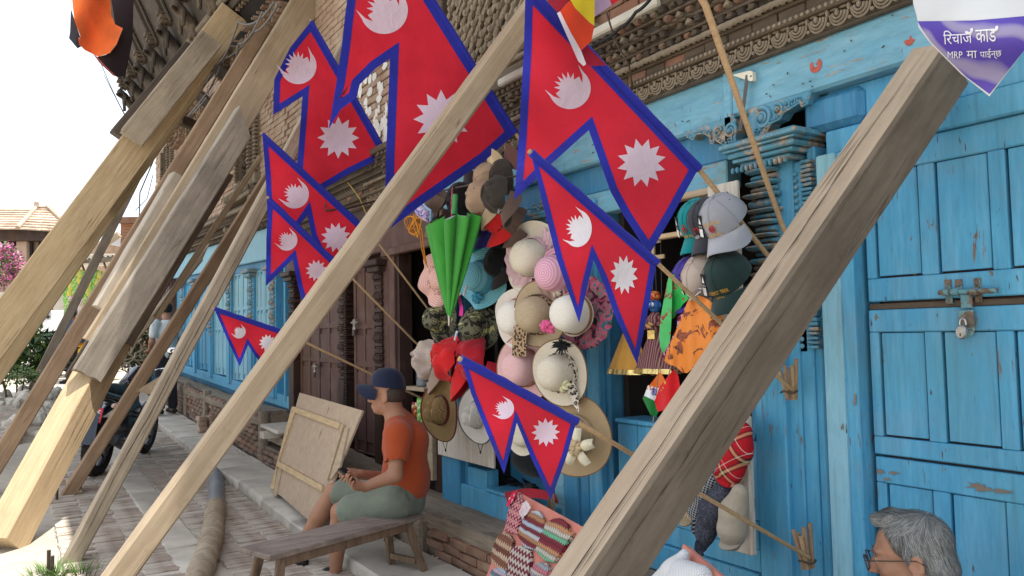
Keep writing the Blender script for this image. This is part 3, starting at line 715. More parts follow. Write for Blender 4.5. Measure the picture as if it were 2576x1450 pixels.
# ------------------------------------------------------------------ upper wall with carved window
MB().bx(-8.7, 1.5, 2.64, 2.9, 2.95, 5.45).build("upper_wall", MORTAR, house)
mb = MB()
for r in range(36):
    z = 3.0 + r * .066; x = -5.35 + (r % 2) * .115
    while x > -8.6:
        x -= .225; mb.box((x, 2.645 + rnd.uniform(-.005, .005), z), (.214, .05, .057), None, .006, jit=.003)
mb.build("brickwork", BRICKP, house, kind='stuff')
mb = MB()
for r in range(22):
    z = 3.0 + r * .066; x = .8 + (r % 2) * .11
    while x > -3.3: x -= .225; mb.box((x, 2.645 + rnd.uniform(-.005, .005), z), (.214, .05, .057), None, .006, jit=.003)
mb.build("brickwork", BRICK, house, kind='stuff')
mb = MB()
for i in range(46):
    px = 972 - rnd.uniform(0, 1) ** 1.4 * 68; py = rnd.uniform(160, 385)
    if px < 930 and py > 300: continue
    p = WY(px, py, 2.617); w, h_ = rnd.uniform(.03, .075), rnd.uniform(.03, .08); n = 9
    P = [(p[0] + w * (.6 + .4 * rnd.random()) * math.cos(2 * PI * k / n), 2.617 - rnd.uniform(0, .004), p[2] + h_ * (.5 + .5 * rnd.random()) * math.sin(2 * PI * k / n)) for k in range(n)]
    mb.add(P, [tuple(range(n))])
mb.build("torn_paper", m_plain("white_paper", (.7, .68, .63), .9, .12), house, kind='stuff', smooth=False)
wn_ = sub(house, "carved_window")
MB().bx(-5.35, -3.3, 2.60, 2.66, 2.98, 5.0).build("window_frame", DARKW, wn_)
mb = MB()
for xx in np.arange(-4.72, -3.35, .105):
    for zz in np.arange(3.20, 4.6, .105):
        j = lambda: rnd.uniform(-.012, .012)
        for sg in (1, -1):
            mb.box((xx + j(), 2.560 + sg * .008, zz + j()), (.145, .035, .03), Matrix.Rotation(sg * PI / 4, 3, 'Y'), .008, jit=.004)
        mb.ell((xx, 2.54, zz), (.024, .026, .026), 7, 5); mb.ell((xx + .052, 2.545, zz + .052), (.02, .02, .022), 6, 4)
mb.build("lattice", DUSTW, wn_, kind='stuff')
MB().bx(-4.85, -3.3, 2.592, 2.604, 3.1, 4.9).build("lattice_dark", UNLIT, wn_)
for x, w in ((-4.93, .07), (-5.08, .06), (-5.27, .09)): MB().bx(x - w, x + w, 2.54, 2.66, 3.0, 5.0, .008).build("jamb", OLDW, wn_)
for x, r, st in ((-5.01, .022, .05), (-5.19, .026, .055)):
    mb = MB()
    for z in np.arange(3.05, 4.9, st): mb.ell((x, 2.535, z), (r, r, r * .9), 7, 5)
    mb.build("bead_row", DUSTW, wn_, kind='stuff')
mb = MB().bx(-5.45, -3.2, 2.47, 2.66, 3.085, 3.115, .012).bx(-5.40, -3.2, 2.50, 2.66, 3.055, 3.085, .006).bx(-5.5, -3.2, 2.44, 2.66, 3.165, 3.19, .01)
for i in range(60): mb.ell((-5.4 + i * .036, 2.49, 3.14 + .008 * math.sin(i * 2.1)), (.016, .022, .022), 6, 5)
for i in range(8): mb.ell((-5.44 + rnd.uniform(-.04, .05), 2.45 + rnd.uniform(-.02, .02), 3.08 + i * .015), (.035, .03, .025), 7, 5)
mb.build("window_sill", DUSTW, wn_)
MB().bx(-5.5, -3.2, 2.46, 2.66, 2.987, 3.05, .006).build("sill_beam", OLDW, house)
# unseen roof, its eave sized to throw shade on the street
mb = MB(); mb.add([(-9.0, 1.73, 5.5), (2.5, 1.73, 5.5), (2.5, 5.5, 7.4), (-9.0, 5.5, 7.4), (-9.0, 1.73, 5.38), (2.5, 1.73, 5.38), (2.5, 5.5, 7.28), (-9.0, 5.5, 7.28)], [(0, 1, 2, 3), (4, 7, 6, 5), (0, 4, 5, 1), (2, 6, 7, 3), (0, 3, 7, 4), (1, 5, 6, 2)])
mb.build("roof", TERRA, house)
MB().bx(-8.9, 1.5, 3.7, 6.5, 0, 5.5).bx(-8.7, 1.5, 2.85, 3.7, 2.55, 5.5).build("house_body", BRICKG, house)
# ------------------------------------------------------------------ brown doorway and shutters
bx_ = lambda px0, px1, yf, z0, z1, mt, y=850, name="post", back=.12: MB().bx(xw(px0, y, yf), xw(px1, y, yf), yf, yf + back, z0, z1, .006).build(name, mt, house)
MB().bx(-8.72, -5.0, 2.58, 2.78, 2.18, 2.44, .01).build("brown_lintel", BROWN, house)
MB().bx(-6.0, -5.0, 2.545, 2.6, 2.13, 2.19, .006).build("lintel_trim", BROWN, house)
MB().bx(-8.72, -5.0, 2.595, 2.78, 2.44, 2.603, .01).build("brown_lintel", DBROWN, house)
MB().bx(-8.7, -5.85, 2.70, 2.74, .45, 2.2).build("door_back", DBROWN, house)
bx_(964, 978, 2.60, .36, 2.2, BROWN); bx_(979, 992, 2.585, .36, 2.2, BROWN); bx_(993, 1004, 2.61, .36, 2.15, DBROWN)
bx_(1088, 1108, 2.62, .36, 2.15, DBROWN)
# carved pillars: plain base, ridged shaft
def ridged(px, zlo, zmid, zhi, mt, w=.12, zs=0, par=house, c=2.57, n=None):
    x = px if px < 0 else xw(px, 800, c); p = sub(par, "carved_pillar")
    MB().bx(x - w / 2, x + w / 2, c, c + .16, zlo + zs, zmid + zs, .006).build("pillar_base", mt, p)
    mb = MB(); z = zmid; i = 0
    while z < zhi:
        h = .038 if i % 2 == 0 else .018; ww = w * (1.0 if i % 2 == 0 else .8)
        mb.box((x, c + .06, z + h / 2 + zs), (ww, .12 if i % 2 == 0 else .09, h), None, .009, jit=.002)
        if i % 6 == 4:
            for q in range(4): mb.ell((x - w * .36 + q * w * .24, c - .002, z + h / 2 + zs), (w * .11, .018, h * .7), 6, 4)
        z += h; i += 1
    mb.build("ridged_shaft", mt if mt is not BLUE else CARVB, p); 
    mb = MB(); mb.bx(x - w * .8, x + w * .8, c - .04, c + .12, zhi + zs, zhi + .05 + zs, .008); mb.bx(x - w, x + w, c - .07, c + .12, zhi + .05 + zs, zhi + .10 + zs, .008)
    mb.build("capital", mt if mt is not BLUE else CARVB, p)
ridged(948, .45, 1.18, 2.02, DBROWN, .15)
ridged(-8.52, .5, 1.25, 2.1, DBROWN, .17)
ridged(-7.0, .45, 1.1, 2.02, DBROWN, .13)
mb = MB()
for i in range(70): mb.ell((-6.88, 2.575, .62 + i * .021), (.018, .015, .009), 6, 4)
mb.build("bead_strip", DBROWN, house, kind='stuff')
def leaf(x0, x1, z0, z1, y, mt, rows=((0.06, .42), (.47, .62), (.67, .95)), cols=2, name="door_leaf", par=house):
    d = sub(par, name); w = x1 - x0; h = z1 - z0
    MB().bx(x0, x1, y + .02, y + .05, z0, z1).build("leaf_board", mt, d)
    st = .05
    for a, b in ((x0, x0 + st), (x1 - st, x1)): MB().bx(a, b, y, y + .03, z0, z1, .004).build("stile", mt, d)
    pw = (w - 2 * st - .04 * (cols - 1)) / cols
    for c_ in range(cols - 1): a = x0 + st + (c_ + 1) * pw + c_ * .04; MB().bx(a, a + .04, y + .002, y + .03, z0 + .01, z1 - .01, .003).build("stile", mt, d)
    for r0, r1 in rows:
        for c_ in range(cols):
            a = x0 + st + c_ * (pw + .04); MB().bx(a + .006, a + pw - .006, y + .008, y + .03, z0 + r0 * h, z0 + r1 * h, .007).build("panel", mt, d)
    for q in [0, 1] + [r[0] for r in rows[1:]]:
        z = z0 + q * h; MB().bx(x0 + st, x1 - st, y + .004, y + .03, max(z0, z - .035), min(z1, z + .012), .003).build("rail", mt, d)
    return d
leaf(-6.80, -6.32, .48, 2.14, 2.62, BROWN); leaf(-6.16, -5.93, .48, 2.14, 2.66, BROWN, cols=1); leaf(-8.38, -7.78, .5, 2.16, 2.63, BROWN); leaf(-7.76, -7.12, .5, 2.16, 2.61, BROWN)
def doorlock(x, y, z, label, s=1.0):
    t = thing("padlock", label, "padlock", (x, y, z))
    MB().box((x, y - .02, z - .09 * s), (.05 * s, .02, .055 * s), None, .006).build("lock_body", IRON, t)
    MB().tube([(x + .018 * s * math.cos(a), y - .02, z - .062 * s + .03 * s * math.sin(a)) for a in np.linspace(0, PI, 8)], .005 * s, 6).build("shackle", STEEL, t)
    b = sub(house, "door_bolt"); MB().tube([(x - .07 * s, y - .015, z), (x + .07 * s, y - .015, z)], .01 * s, 8).box((x, y - .01, z), (.04 * s, .03, .06 * s), None, .004).build("bolt", m_plain("bolt_steel", (.30, .26, .22), .5, .2, 40, metal=.6), b)
doorlock(xw(897, 812, 2.6), 2.595, zw(897, 812, 2.6), "rusty padlock on the brown door beside the carved pillar")
doorlock(xw(798, 922, 2.6), 2.59, zw(798, 922, 2.6), "dull padlock on the lower brown door leaf behind the tan board", .9)
# ------------------------------------------------------------------ the far, taller house with the carved gallery
fh = thing("gallery_house", "tall old brick house with light blue shutters and dark carved overhanging gallery", "house", (-13, 2.6, 0))
FX0, FX1 = -18.1, -8.76
zs = lambda x: .032 * max(0, -x - 8.7)
MB().bx(FX0, FX1, 2.36, 2.6, -.1, .70).build("plinth_core", MORTAR, fh)
bf = [MB().box((0, 0, 0), (.21, .06, .05), None, .005, jit=.004).mesh("brick", mt) for mt in (BRICKG, BRICK, BRICKG)]
n = 0; stf = MB()
for r in range(9):
    x = FX1 - (r % 2) * .11
    while x > FX0 + .2:
        z = .13 + r * .058 + rise(x) ; x -= .222
        if z > .62 + zs(x) or int((-x) / 1.45) != int((-x + .18) / 1.45): continue
        if n < 230 and x > -13.2: clone("brick", rnd.choice(bf), fh, (x, 2.35 + rnd.uniform(-.008, .006), z), (rnd.uniform(-.02, .02), 0, rnd.uniform(-.03, .03))); n += 1
        else: stf.box((x, 2.35, z), (.21, .06, .05), None, .005)
stf.build("brickwork", BRICKG, fh, kind='stuff')
for k in range(6, 13):
    x = -k * 1.45 - .09
    if FX0 < x < FX1: MB().box((x, 2.345, rise(x) + .32), (.15, .08, .56), None, .01, jit=.006).build("plinth_post", SILLW, fh)
o = clone("sill_beam", beam_mesh(9.3, .40, .13, 120, .02, 11).mesh("ledge", SILLW, 40), fh, (-13.4, 2.50, .72), (0, .030, 0))
# blue boards, leaves and pillars of the ground floor
def zbox(x0, x1, y0, y1, z0, z1, bev=.005):
    P = MB().bx(x0, x1, y0, y1, z0, z1, bev); P.v = [(a, b, c + zs(a)) for a, b, c in P.v]; return P
zbox(FX0, FX1, 2.70, 2.74, .6, 2.6).build("back_boards", SBLUE, fh)
zbox(FX0, FX1, 2.585, 2.78, 2.40, 2.78, .01).build("lintel_beam", LBLUE, fh)
zbox(FX0, FX1, 2.64, 2.76, 2.30, 2.40, .006).build("fascia_board", SBLUE, fh)
zbox(FX0, FX1, 2.62, 2.76, .70, .84, .006).build("base_rail", BLUE, fh)
pil = [-9.35, -10.35, -11.55, -12.75, -13.95, -15.1]
for x in pil: ridged(x, .78, 1.42, 2.22, BLUE, .17, zs(x), fh, 2.59)
prev = -8.80
for x in pil + [-16.3]:
    a, b = x + .12, prev - .12
    if b - a > .5:
        mid = (a + b) / 2
        for p0, p1 in ((a, mid - .006), (mid + .006, b)):
            d = leaf(p0, p1, .84 + zs(x), 2.30 + zs(x), 2.645, LBLUE if x > -13 else BLUE, cols=2, par=fh)
    for q in (a - .03, b + .03): zbox(q - .03, q + .03, 2.61, 2.72, .78, 2.3, .004).build("post", BLUE, fh)
    prev = x
MB().bx(-18.0, -15.9, 2.55, 2.75, .9, 2.75).build("brown_shutter", BROWN, fh)
for i in range(9): MB().bx(-17.9 + i * .22, -17.72 + i * .22, 2.53, 2.56, .95, 2.7, .004).build("plank", BROWN if i % 2 else DBROWN, fh)
doorlock(-9.0, 2.62, 1.42, "small padlock on the light blue shutter beside the dark brown pillar", .9)
# cornice of the far house
fc = sub(fh, "cornice")
for z0, z1, yf, mt in ((2.78, 2.84, 2.54, OLDW), (2.84, 2.93, 2.50, DUSTW), (2.93, 3.02, 2.44, OLDW), (3.02, 3.07, 2.38, DUSTW), (3.07, 3.16, 2.50, OLDW)):
    zbox(FX0, FX1, yf, 2.7, z0, z1, .01).build("cornice_course", mt, fc)
mb = MB()
for i in range(200):
    x = FX1 - .03 - i * .046; z = 2.885 + zs(x); mb.ell((x, 2.50, z), (.017, .025, .035), 6, 5)
    if i % 2: mb.box((x, 2.535, 2.80 + zs(x)), (.05, .03, .04), None, .006, jit=.006)
    if i % 3 == 0: mb.ell((x, 2.44, 2.975 + zs(x)), (.05, .03, .03), 7, 5)
mb.build("carved_heads", OLDW, fc, kind='stuff')
# upper wall
MB().bx(FX0, FX1, 2.64, 2.9, 3.1, 8.6).build("upper_wall", MORTAR, fh)
MB().bx(FX0 + .02, FX1 - .02, 2.9, 6.5, 0, 8.6).build("house_body", BRICKG, fh)
mb = MB()
for r in range(44):
    z = 3.2 + r * .066; x = FX1 + .1 - (r % 2) * .115
    while x > FX0: x -= .225; mb.box((x, 2.645 + rnd.uniform(-.006, .006), z + zs(x)), (.214, .05, .057), None, 0)
mb.build("brickwork", BRICKP, fh, kind='stuff')
def fwin(xc, z0, w, h):
    wv = sub(fh, "carved_window")
    MB().bx(xc - w / 2, xc + w / 2, 2.62, 2.66, z0, z0 + h).build("window_dark", UNLIT, wv)
    mb = MB()
    for s in (-1, 1):
        for j, (o_, ww) in enumerate(((.02, .10), (.15, .08), (.26, .09))):
            x = xc + s * (w / 2 - o_ * .6 + .12); mb.bx(x - ww / 2, x + ww / 2, 2.60 - .02 * j, 2.68, z0 + .12, z0 + h, .006); 
            if j != 1:
                z = z0 + .35
                while z < z0 + h - .1: mb.box((x, 2.575 - .02 * j, z), (ww * 1.05, .06, .03), None, .008, jit=.002); z += .05
            else:
                z = z0 + .3
                while z < z0 + h - .1: mb.ell((x, 2.575, z), (.022, .02, .022), 6, 4); z += .06
            mb.bx(x - ww * .65, x + ww * .65, 2.54, 2.68, z0 + .16, z0 + .30, .012)
    mb.build("window_frame", DUSTW, wv)
    mb = MB().bx(xc - w * .9, xc + w * .9, 2.44, 2.68, z0, z0 + .06, .01).bx(xc - w * .78, xc + w * .78, 2.5, 2.68, z0 + .065, z0 + .13, .01)
    for i in range(10): mb.ell((xc - w * .75 + i * w * .166, 2.45, z0 + .10), (.045, .04, .05), 7, 5)
    for s in (-1, 1):
        for i in range(6): mb.ell((xc + s * (w * .8 + rnd.uniform(-.06, .1)), 2.5 + rnd.uniform(-.03, .02), z0 - .05 - i * .06), (.07, .05, .05), 7, 5)
    mb.build("window_sill", DUSTW, wv)
    mb = MB()
    for i in range(9):
        for j in range(int(h / .11)): mb.box((xc - w / 2 + .05 + i * w / 9, 2.60, z0 + .2 + j * .11), (.09, .03, .022), Matrix.Rotation(.785 * (1 if (i + j) % 2 else -1), 3, 'Y'), .004)
    mb.build("lattice", OLDW, wv, kind='stuff')
fwin(-10.45, 3.25, .75, 1.55); fwin(-13.9, 3.7, .8, 1.5); fwin(-16.6, 3.9, .8, 1.4)
# the leaning carved gallery: ribs, boards between them, figures along its foot
gl = sub(fh, "carved_gallery")
A_, B_ = WY(575, -12, 2.3), WY(345, 273, 2.3)
def gp(s, t, out=0.0):    # s along the foot (0 near .. 1 far), t up the slope
    p = A_ * (1 - s) + B_ * s; k = Vector((0, -.42, .907)); nrm = Vector((0, -.907, -.42))
    return Vector(p) + k * t + nrm * out
mb = MB()
for s0, s1, out, mt in ((-.35, 1.02, 0, 0),):
    P = [gp(s0, 0), gp(s1, 0), gp(s1, 2.2), gp(s0, 2.2)]; Q = [p + Vector((0, .06, .02)) for p in P]; mb.add(P + Q, [(0, 1, 2, 3), (4, 7, 6, 5), (0, 4, 5, 1), (1, 5, 6, 2), (2, 6, 7, 3), (3, 7, 4, 0)])
mb.build("gallery_boards", DARKW, gl)
ribs = [-.28, -.12, .04, .20, .36, .52, .68, .84, .99]
for s in ribs:
    mb = MB()
    for ds, w, o in ((0, .13, .10), (.018, .07, .05), (-.018, .07, .05), (.04, .06, .03)):
        c0, c1 = gp(s + ds, .45, o / 2), gp(s + ds, 2.2, o / 2); d = (c1 - c0); R = frame((0, 0, 0), (1, 0, 0), d.cross(Vector((1, 0, 0))), d).to_3x3(); mb.box((c0 + c1) / 2, (w, o, d.length), R, .012)
    for i in range(48): p = gp(s - .030, .5 + i * .035, .05); mb.ell(p, (.03, .02, .016), 5, 4)
    mb.build("rib", DARKW, gl)
    mb = MB()
    for i, (t, r) in enumerate(((.62, .12), (.54, .16), (.48, .13))): p = gp(s, t, .07); mb.box(p, (r * 1.7, .16, .05), None, .014, jit=.01)
    mb.build("rib_foot", OLDW, gl)
    prim = []
    b = lambda ds, t, o: tuple(gp(s + ds, t, o))
    prim = [rc(b(.012, .02, .06), b(.006, .32, .14), .10, .08), el(b(.004, .40, .18), (.075, .075, .085)), rc(b(.02, .28, .15), b(.035, .06, .22), .04, .035), rc(b(-.008, .28, .15), b(-.016, .10, .25), .04, .035),
            rc(b(.018, .05, .08), b(.026, -.05, .13), .055, .045), rc(b(.0, .05, .08), b(-.006, -.05, .13), .055, .045), rc(b(.01, .35, .2), b(-.02, .36, .3), .05, .03), rc(b(.03, .2, .05), b(.05, -.02, .07), .06, .05)]
    f = sdf_mesh(prim, .026, .03); f.build("figure", DARKW if s > .3 else OLDW, gl)
# foot mouldings of the gallery
for t0, t1, o, mt, rough_ in ((-.10, -.04, .09, OLDW, 0), (-.20, -.11, .05, DARKW, 0), (-.03, .0, .05, DUSTW, 0)):
    mb = MB(); c0, c1 = gp(-.36, (t0 + t1) / 2, o / 2), gp(1.01, (t0 + t1) / 2, o / 2); d = c1 - c0
    R = frame((0, 0, 0), d, Vector((0, -.917, -.4)), d.cross(Vector((0, -.917, -.4)))).to_3x3(); mb.box((c0 + c1) / 2, (d.length, o + .06, t1 - t0), R, .01); mb.build("moulding", mt, gl)
mb = MB()
for i in range(150):
    p = gp(-.33 + i * .0088, -.015, .09); mb.ell(p, (.035, .028, .04), 5, 4)
    if i % 2: p = gp(-.33 + i * .0088, -.21, .02); mb.box(p, (.035, .05, .09), None, .006)
mb.build("leaf_row", DUSTW, gl, kind='stuff')
mb = MB(); P = [gp(-.36, -.2, .02), gp(1.0, -.2, .02), Vector(B_) + Vector((0, .36, -.55)), Vector(gp(-.36, 0)) + Vector((0, .36, -.55))]; mb.add(P, [(0, 1, 2, 3)]); mb.build("gallery_soffit", UNLIT, gl)
# broken terracotta eave with raw brick ends under the gallery
mb = MB()
pa, pb = WY(612, 120, 2.45), WY(545, 195, 2.45)
for (q0, q1) in (((710, 10), (545, 190)), ((500, 235), (415, 350))):
    a, b = WY(*q0, 2.42), WY(*q1, 2.42); N = int(np.linalg.norm(b - a) / .075)
    for i in range(N):
        p = a + (b - a) * i / N
        for j in range(4): mb.box(p + np.array((rnd.uniform(-.02, .02), .02 + .05 * j + rnd.uniform(-.03, .03), -.06 * j)), (.07, .16, .05), None, .006, jit=.01)
        if rnd.random() < .7: mb.box(p + np.array((0, -.09, .02)), (.03, .12, .022), Matrix.Rotation(rnd.uniform(-.2, .2), 3, 'Z'), 0)
mb.build("broken_eave", m_brick("raw_brick", (.27, .175, .12, 1), (.22, .15, .11, 1), dk=.6), fh, kind='stuff')
for q0, q1, yy in (((540, 275), (430, 180), 2.5), ((600, 215), (480, 120), 2.5), ((520, 330), (450, 300), 2.55)):
    a, b = WY(*q0, yy), WY(*q1, yy - .5); d = Vector(b - a); R = frame((0, 0, 0), d, d.cross(Vector((0, 0, 1))), d.cross(Vector((0, 0, 1))).cross(d)).to_3x3()
    MB().box((a + b) / 2, (d.length, .12, .14), R, .012).build("bracket_beam", DARKW, fh)
MB().add([(FX0 - .5, 2.35, 8.9), (FX1 + .3, 2.35, 8.9), (FX1 + .3, 6, 10.5), (FX0 - .5, 6, 10.5), (FX0 - .5, 2.35, 8.7), (FX1 + .3, 2.35, 8.7), (FX1 + .3, 6, 10.3), (FX0 - .5, 6, 10.3)], [(0, 1, 2, 3), (4, 7, 6, 5), (0, 4, 5, 1), (2, 6, 7, 3), (0, 3, 7, 4), (1, 5, 6, 2)]).build("roof", TERRA, fh)  # unseen roof, its edge held back to let sun reach the street
# ------------------------------------------------------------------ timber props leaning on the houses
PG = "raking timber props against the old houses"
def timber(name, a, b, w, d, mt, label, wob=.006, seed=0, grp=PG, w2=None, d2=None, cut0=0.0, cut1=0.0, roll=0.0, cat="timber prop", up=(0, 0, 1), rag=0.0, side=None, crack=()):
    """a squared beam from a to b; its top face looks up, its sides are vertical"""
    a = Vector(tuple(map(float, a))); b = Vector(tuple(map(float, b))); x = (b - a); L = x.length; x.normalize()
    y = Vector(up).cross(x).normalized(); z = x.cross(y)
    if roll: y, z = y * math.cos(roll) + z * math.sin(roll), z * math.cos(roll) - y * math.sin(roll)
    M = frame((a + b) / 2, x, y, z); w2 = w2 or w; d2 = d2 or d
    m = MB(); N = max(8, int(L / .07)); per = []
    c = .010
    for sx, sy in ((1, 1), (-1, 1), (-1, -1), (1, -1)):
        q = [(sx * (1 - c / w * 2), sy), (sx, sy * (1 - c / d * 2))]
        if sx * sy > 0: q = q[::-1]
        per += q
    fine = []
    for i in range(len(per)):
        p, q = per[i], per[(i + 1) % len(per)]; k = 4 if i % 2 else 1
        for j in range(k): fine.append((p[0] + (q[0] - p[0]) * j / k, p[1] + (q[1] - p[1]) * j / k))
    V = []
    for i in range(N + 1):
        u = i / N; ww = (w + (w2 - w) * u) / 2; dd = (d + (d2 - d) * u) / 2
        bend = nz((u * 1.3 + seed, 0, 7)) * .012 * min(1, L / 3)
        for (sy, sz) in fine:
            xx = (u - .5) * L + (cut0 * sz * (1 - u) if u < .5 else cut1 * sz * u) * (1 if i in (0, N) else 0)
            if rag and i in (0,): xx += rnd.uniform(-rag, rag)
            k = 1 + wob / w * (nz((u * L * 1.7 + seed, sy * 1.5, sz * 1.5)) + .6 * nz((u * L * 7 + seed, sy * 4, sz * 4)))
            V.append((xx, sy * ww * k + bend, sz * dd * k))
    n = len(fine)
    Q = [(i * n + k, i * n + (k + 1) % n, (i + 1) * n + (k + 1) % n, (i + 1) * n + k) for i in range(N) for k in range(n)] + [tuple(range(n))[::-1], tuple(N * n + k for k in range(n))]
    m.add(V, Q)
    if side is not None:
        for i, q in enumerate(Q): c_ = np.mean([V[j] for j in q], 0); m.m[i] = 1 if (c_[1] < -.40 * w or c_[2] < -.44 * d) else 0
    o = bpy.data.objects.new(name, m.mesh(name, [mt, side] if side is not None else mt, 28)); COL.objects.link(o); o.matrix_world = M; INV[o.name] = M.inverted()
    tag(o, label, cat, grp)
    for (u0, u1, fy, top, wd) in crack:      # drying cracks along the timber
        q = MB(); n = 70; P = []
        for i in range(n + 1):
            u = u0 + (u1 - u0) * i / n; ww = w + (w2 - w) * u; dd = d + (d2 - d) * u; k = wd * (.25 + .75 * math.sin(PI * i / n)) * (.7 + .6 * nz((i * .3, seed, 3))); off = fy * (ww if top else dd) + .010 * nz((u * L * 2.2, seed, 1)) + .004 * nz((u * L * 9, seed, 5))
            bend = nz((u * 1.3 + seed, 0, 7)) * .012 * min(1, L / 3)
            for s in (-1, 1): P.append(((u - .5) * L, off + s * k + bend, dd / 2 + .004 + wob * .3) if top else ((u - .5) * L, -ww / 2 - .003 - wob * .3 + bend, off + s * k))
        q.add(P, [(2 * i, 2 * i + 1, 2 * i + 3, 2 * i + 2) for i in range(n)]); q.build("crack", CRK, o, local=True, smooth=False)
    return o
CRK = m_plain("crack_shadow", (.055, .04, .028), .95, .3, 20)
SIDEW = m_wood("dark_side_timber", (.125, .098, .073, 1), (.205, .165, .125, 1), (1.6, 9, 9), .45, (.05, .035, .025, 1))  # darker timber for the camera side and underside of the front prop
def on_x(p, X): return WX(p[0], p[1], X)
def extend(a, b, z):      # carry the line a-b down to height z
    a, b = np.array(a), np.array(b); t = (z - a[2]) / (b[2] - a[2]); return a + (b - a) * t
# big one in front
b = WY(2362, 170, 2.52); a = WD(1500, 1450, 2.12); a = extend(a, b, .06)
p1 = timber("timber_prop", a, b, .128, .178, m_wood("front_prop_timber", (.34, .265, .185, 1), (.46, .375, .275, 1), (.9, 11, 11), .35, (.07, .05, .035, 1)), "thick weathered beam slanting in front of the blue shop up to the poster", .004, 3, roll=.28, side=SIDEW, crack=((.02, .62, -.18, True, .0028), (.5, .99, -.02, True, .0024), (.1, .5, -.32, True, .0014), (.3, .7, .2, False, .0016)))
cp_ = INV[p1.name]
# long crack on its upper face, worm-eaten specks
b = WY(1392, -45, 2.56); a = WX(298, 1450, -3.62); a = extend(a, b, rise(a[0]))
p2 = timber("timber_prop", a, b, .098, .10, TANW, "long tan beam crossing in front of the large flags, its foot in sunlight", .005, 9, w2=.118, d2=.125)
def xprop(lo, hi, X, ytop, w, mt, label, foot=True, w2=None, d=None, seed=1, dX=0.0, z0=None, **kw):
    a = on_x(lo, X + dX); b = on_x(hi, X)
    if ytop: 
        t = (ytop - a[1]) / (b[1] - a[1]); b = a + (b - a) * t
    if foot: a = extend(a, b, rise(a[0]) if z0 is None else z0)
    return timber("timber_prop", a, b, w, d or w, mt, label, seed=seed, w2=w2, **kw)
xprop((172, 1425), (672, 490), -6.2, 2.5, .108, GREYW, "grey cracked beam whose foot stands in a tuft of grass by iron pegs", seed=4, crack=((.02, .4, .12, False, .003), (.2, .62, -.1, False, .0025)))
xprop((165, 1255), (648, 490), -8.45, 2.52, .115, REDW, "reddish beam standing on the pavement beside the motorcycle with a wedge at its foot", seed=6)
# the great spliced prop
pu_a, pu_b = on_x((250, 870), -7.9), on_x((775, 0), -7.9); e = pu_b - pu_a
timber("timber_prop", pu_a, pu_b + e * .25, .21, .285, TANW, "wide upper length of the spliced beam rising past the gallery", .008, 21)
pl_b, pl_a = on_x((243, 930), -7.62), on_x((26, 1335), -6.9); pl_a = extend(pl_a, pl_b, rise(-7.6))
timber("timber_prop", pl_a, pl_b + (pl_b - pl_a) * .25, .22, .25, OCHRE, "sunlit yellow lower length of the spliced beam behind the motorcycle", .005, 23, crack=((.2, .8, .1, False, .002), (.4, .9, -.15, False, .002)))
ga, gb = on_x((218, 945), -7.42), on_x((612, 310), -7.55)
timber("timber_splint", ga, gb, .13, .235, m_wood("silver_grey_timber", (.22, .185, .145, 1), (.40, .35, .285, 1), (.9, 12, 12), .55), "broad grey slab nailed over the splice with a sawn ragged lower end", .006, 25, cat="timber splint", grp="splints on the props", cut1=.10, rag=.012)
ba, bb = on_x((258, 780), -7.95), on_x((452, 448), -8.05)
timber("timber_splint", ba, bb, .16, .17, m_wood("pale_chalky_timber", (.33, .28, .22, 1), (.52, .46, .375, 1), (.9, 12, 12), .4), "short pale chalky block clamped on the left of the spliced beam", .008, 27, cat="timber splint", grp="splints on the props")
ca, cb_ = on_x((318, 865), -7.75), on_x((572, 438), -7.75)
timber("timber_splint", ca, cb_, .12, .10, m_wood("dark_brown_timber", (.09, .065, .048, 1), (.18, .135, .10, 1), (.9, 12, 12), .5), "dark brown plank tucked under the right side of the spliced beam", .006, 29, cat="timber splint", grp="splints on the props")
timber("timber_splint", on_x((392, 800), -7.9), on_x((655, 395), -8.0), .05, .05, TANW, "slim pale batten running below the dark plank", .004, 30, cat="timber splint", grp="splints on the props")
timber("timber_splint", on_x((322, 872), -8.9), on_x((512, 640), -8.9), .17, .06, GREYW, "grey board with a pointed upper end crossing behind the props", .004, 33, cat="timber splint", grp="splints on the props", cut1=.12)
xprop((-5, 1160), (706, 0), -8.9, 2.6, .15, REDW, "rust brown beam full of splits rising to the gallery foot", seed=41)
# far left group
xprop((22, 800), (570, 60), -10.2, 2.35, .26, CREAMW, "broad pale sawn beam at the far left, sun on its foot", seed=43, d=.36)
timber("timber_splint", on_x((330, 350), -9.85), on_x((530, 100), -9.85), .15, .27, GREYW, "dark ended grey slab nailed on the far left beam", .008, 45, cat="timber splint", grp="splints on the props", rag=.008)
timber("timber_splint", on_x((296, 345), -10.55), on_x((482, 122), -10.55), .17, .20, m_wood("brown_black_timber", (.07, .055, .045, 1), (.13, .105, .085, 1), (.9, 12, 12), .4), "blackish brown slab behind the far left beam", .008, 47, cat="timber splint", grp="splints on the props")
xprop((2, 912), (452, 262), -11.2, 2.3, .26, CREAMW, "pale square beam second from the left edge with a sunlit ridge", seed=49)
timber("timber_splint", on_x((190, 605), -11.0), on_x((238, 528), -11.0), .09, .10, GREYW, "small grey cleat on the pale square beam", .004, 51, cat="timber splint", grp="splints on the props")
timber("timber_splint", on_x((258, 528), -10.95), on_x((345, 385), -10.95), .15, .13, GREYW, "knotty grey offcut lapped on the pale square beam", .009, 52, cat="timber splint", grp="splints on the props")
timber("timber_splint", on_x((350, 385), -10.9), on_x((508, 180), -10.9), .09, .09, TANW, "round tan pole end under the dark ended slab", .004, 55, cat="timber splint", grp="splints on the props")
xprop((66, 1010), (362, 410), -16.3, 2.5, .15, m_wood("thin_dark_pole", (.15, .115, .085, 1), (.27, .215, .16, 1), (.9, 12, 12), .5), "thin dark pole standing in the rubble at the far end", seed=57, foot=False)
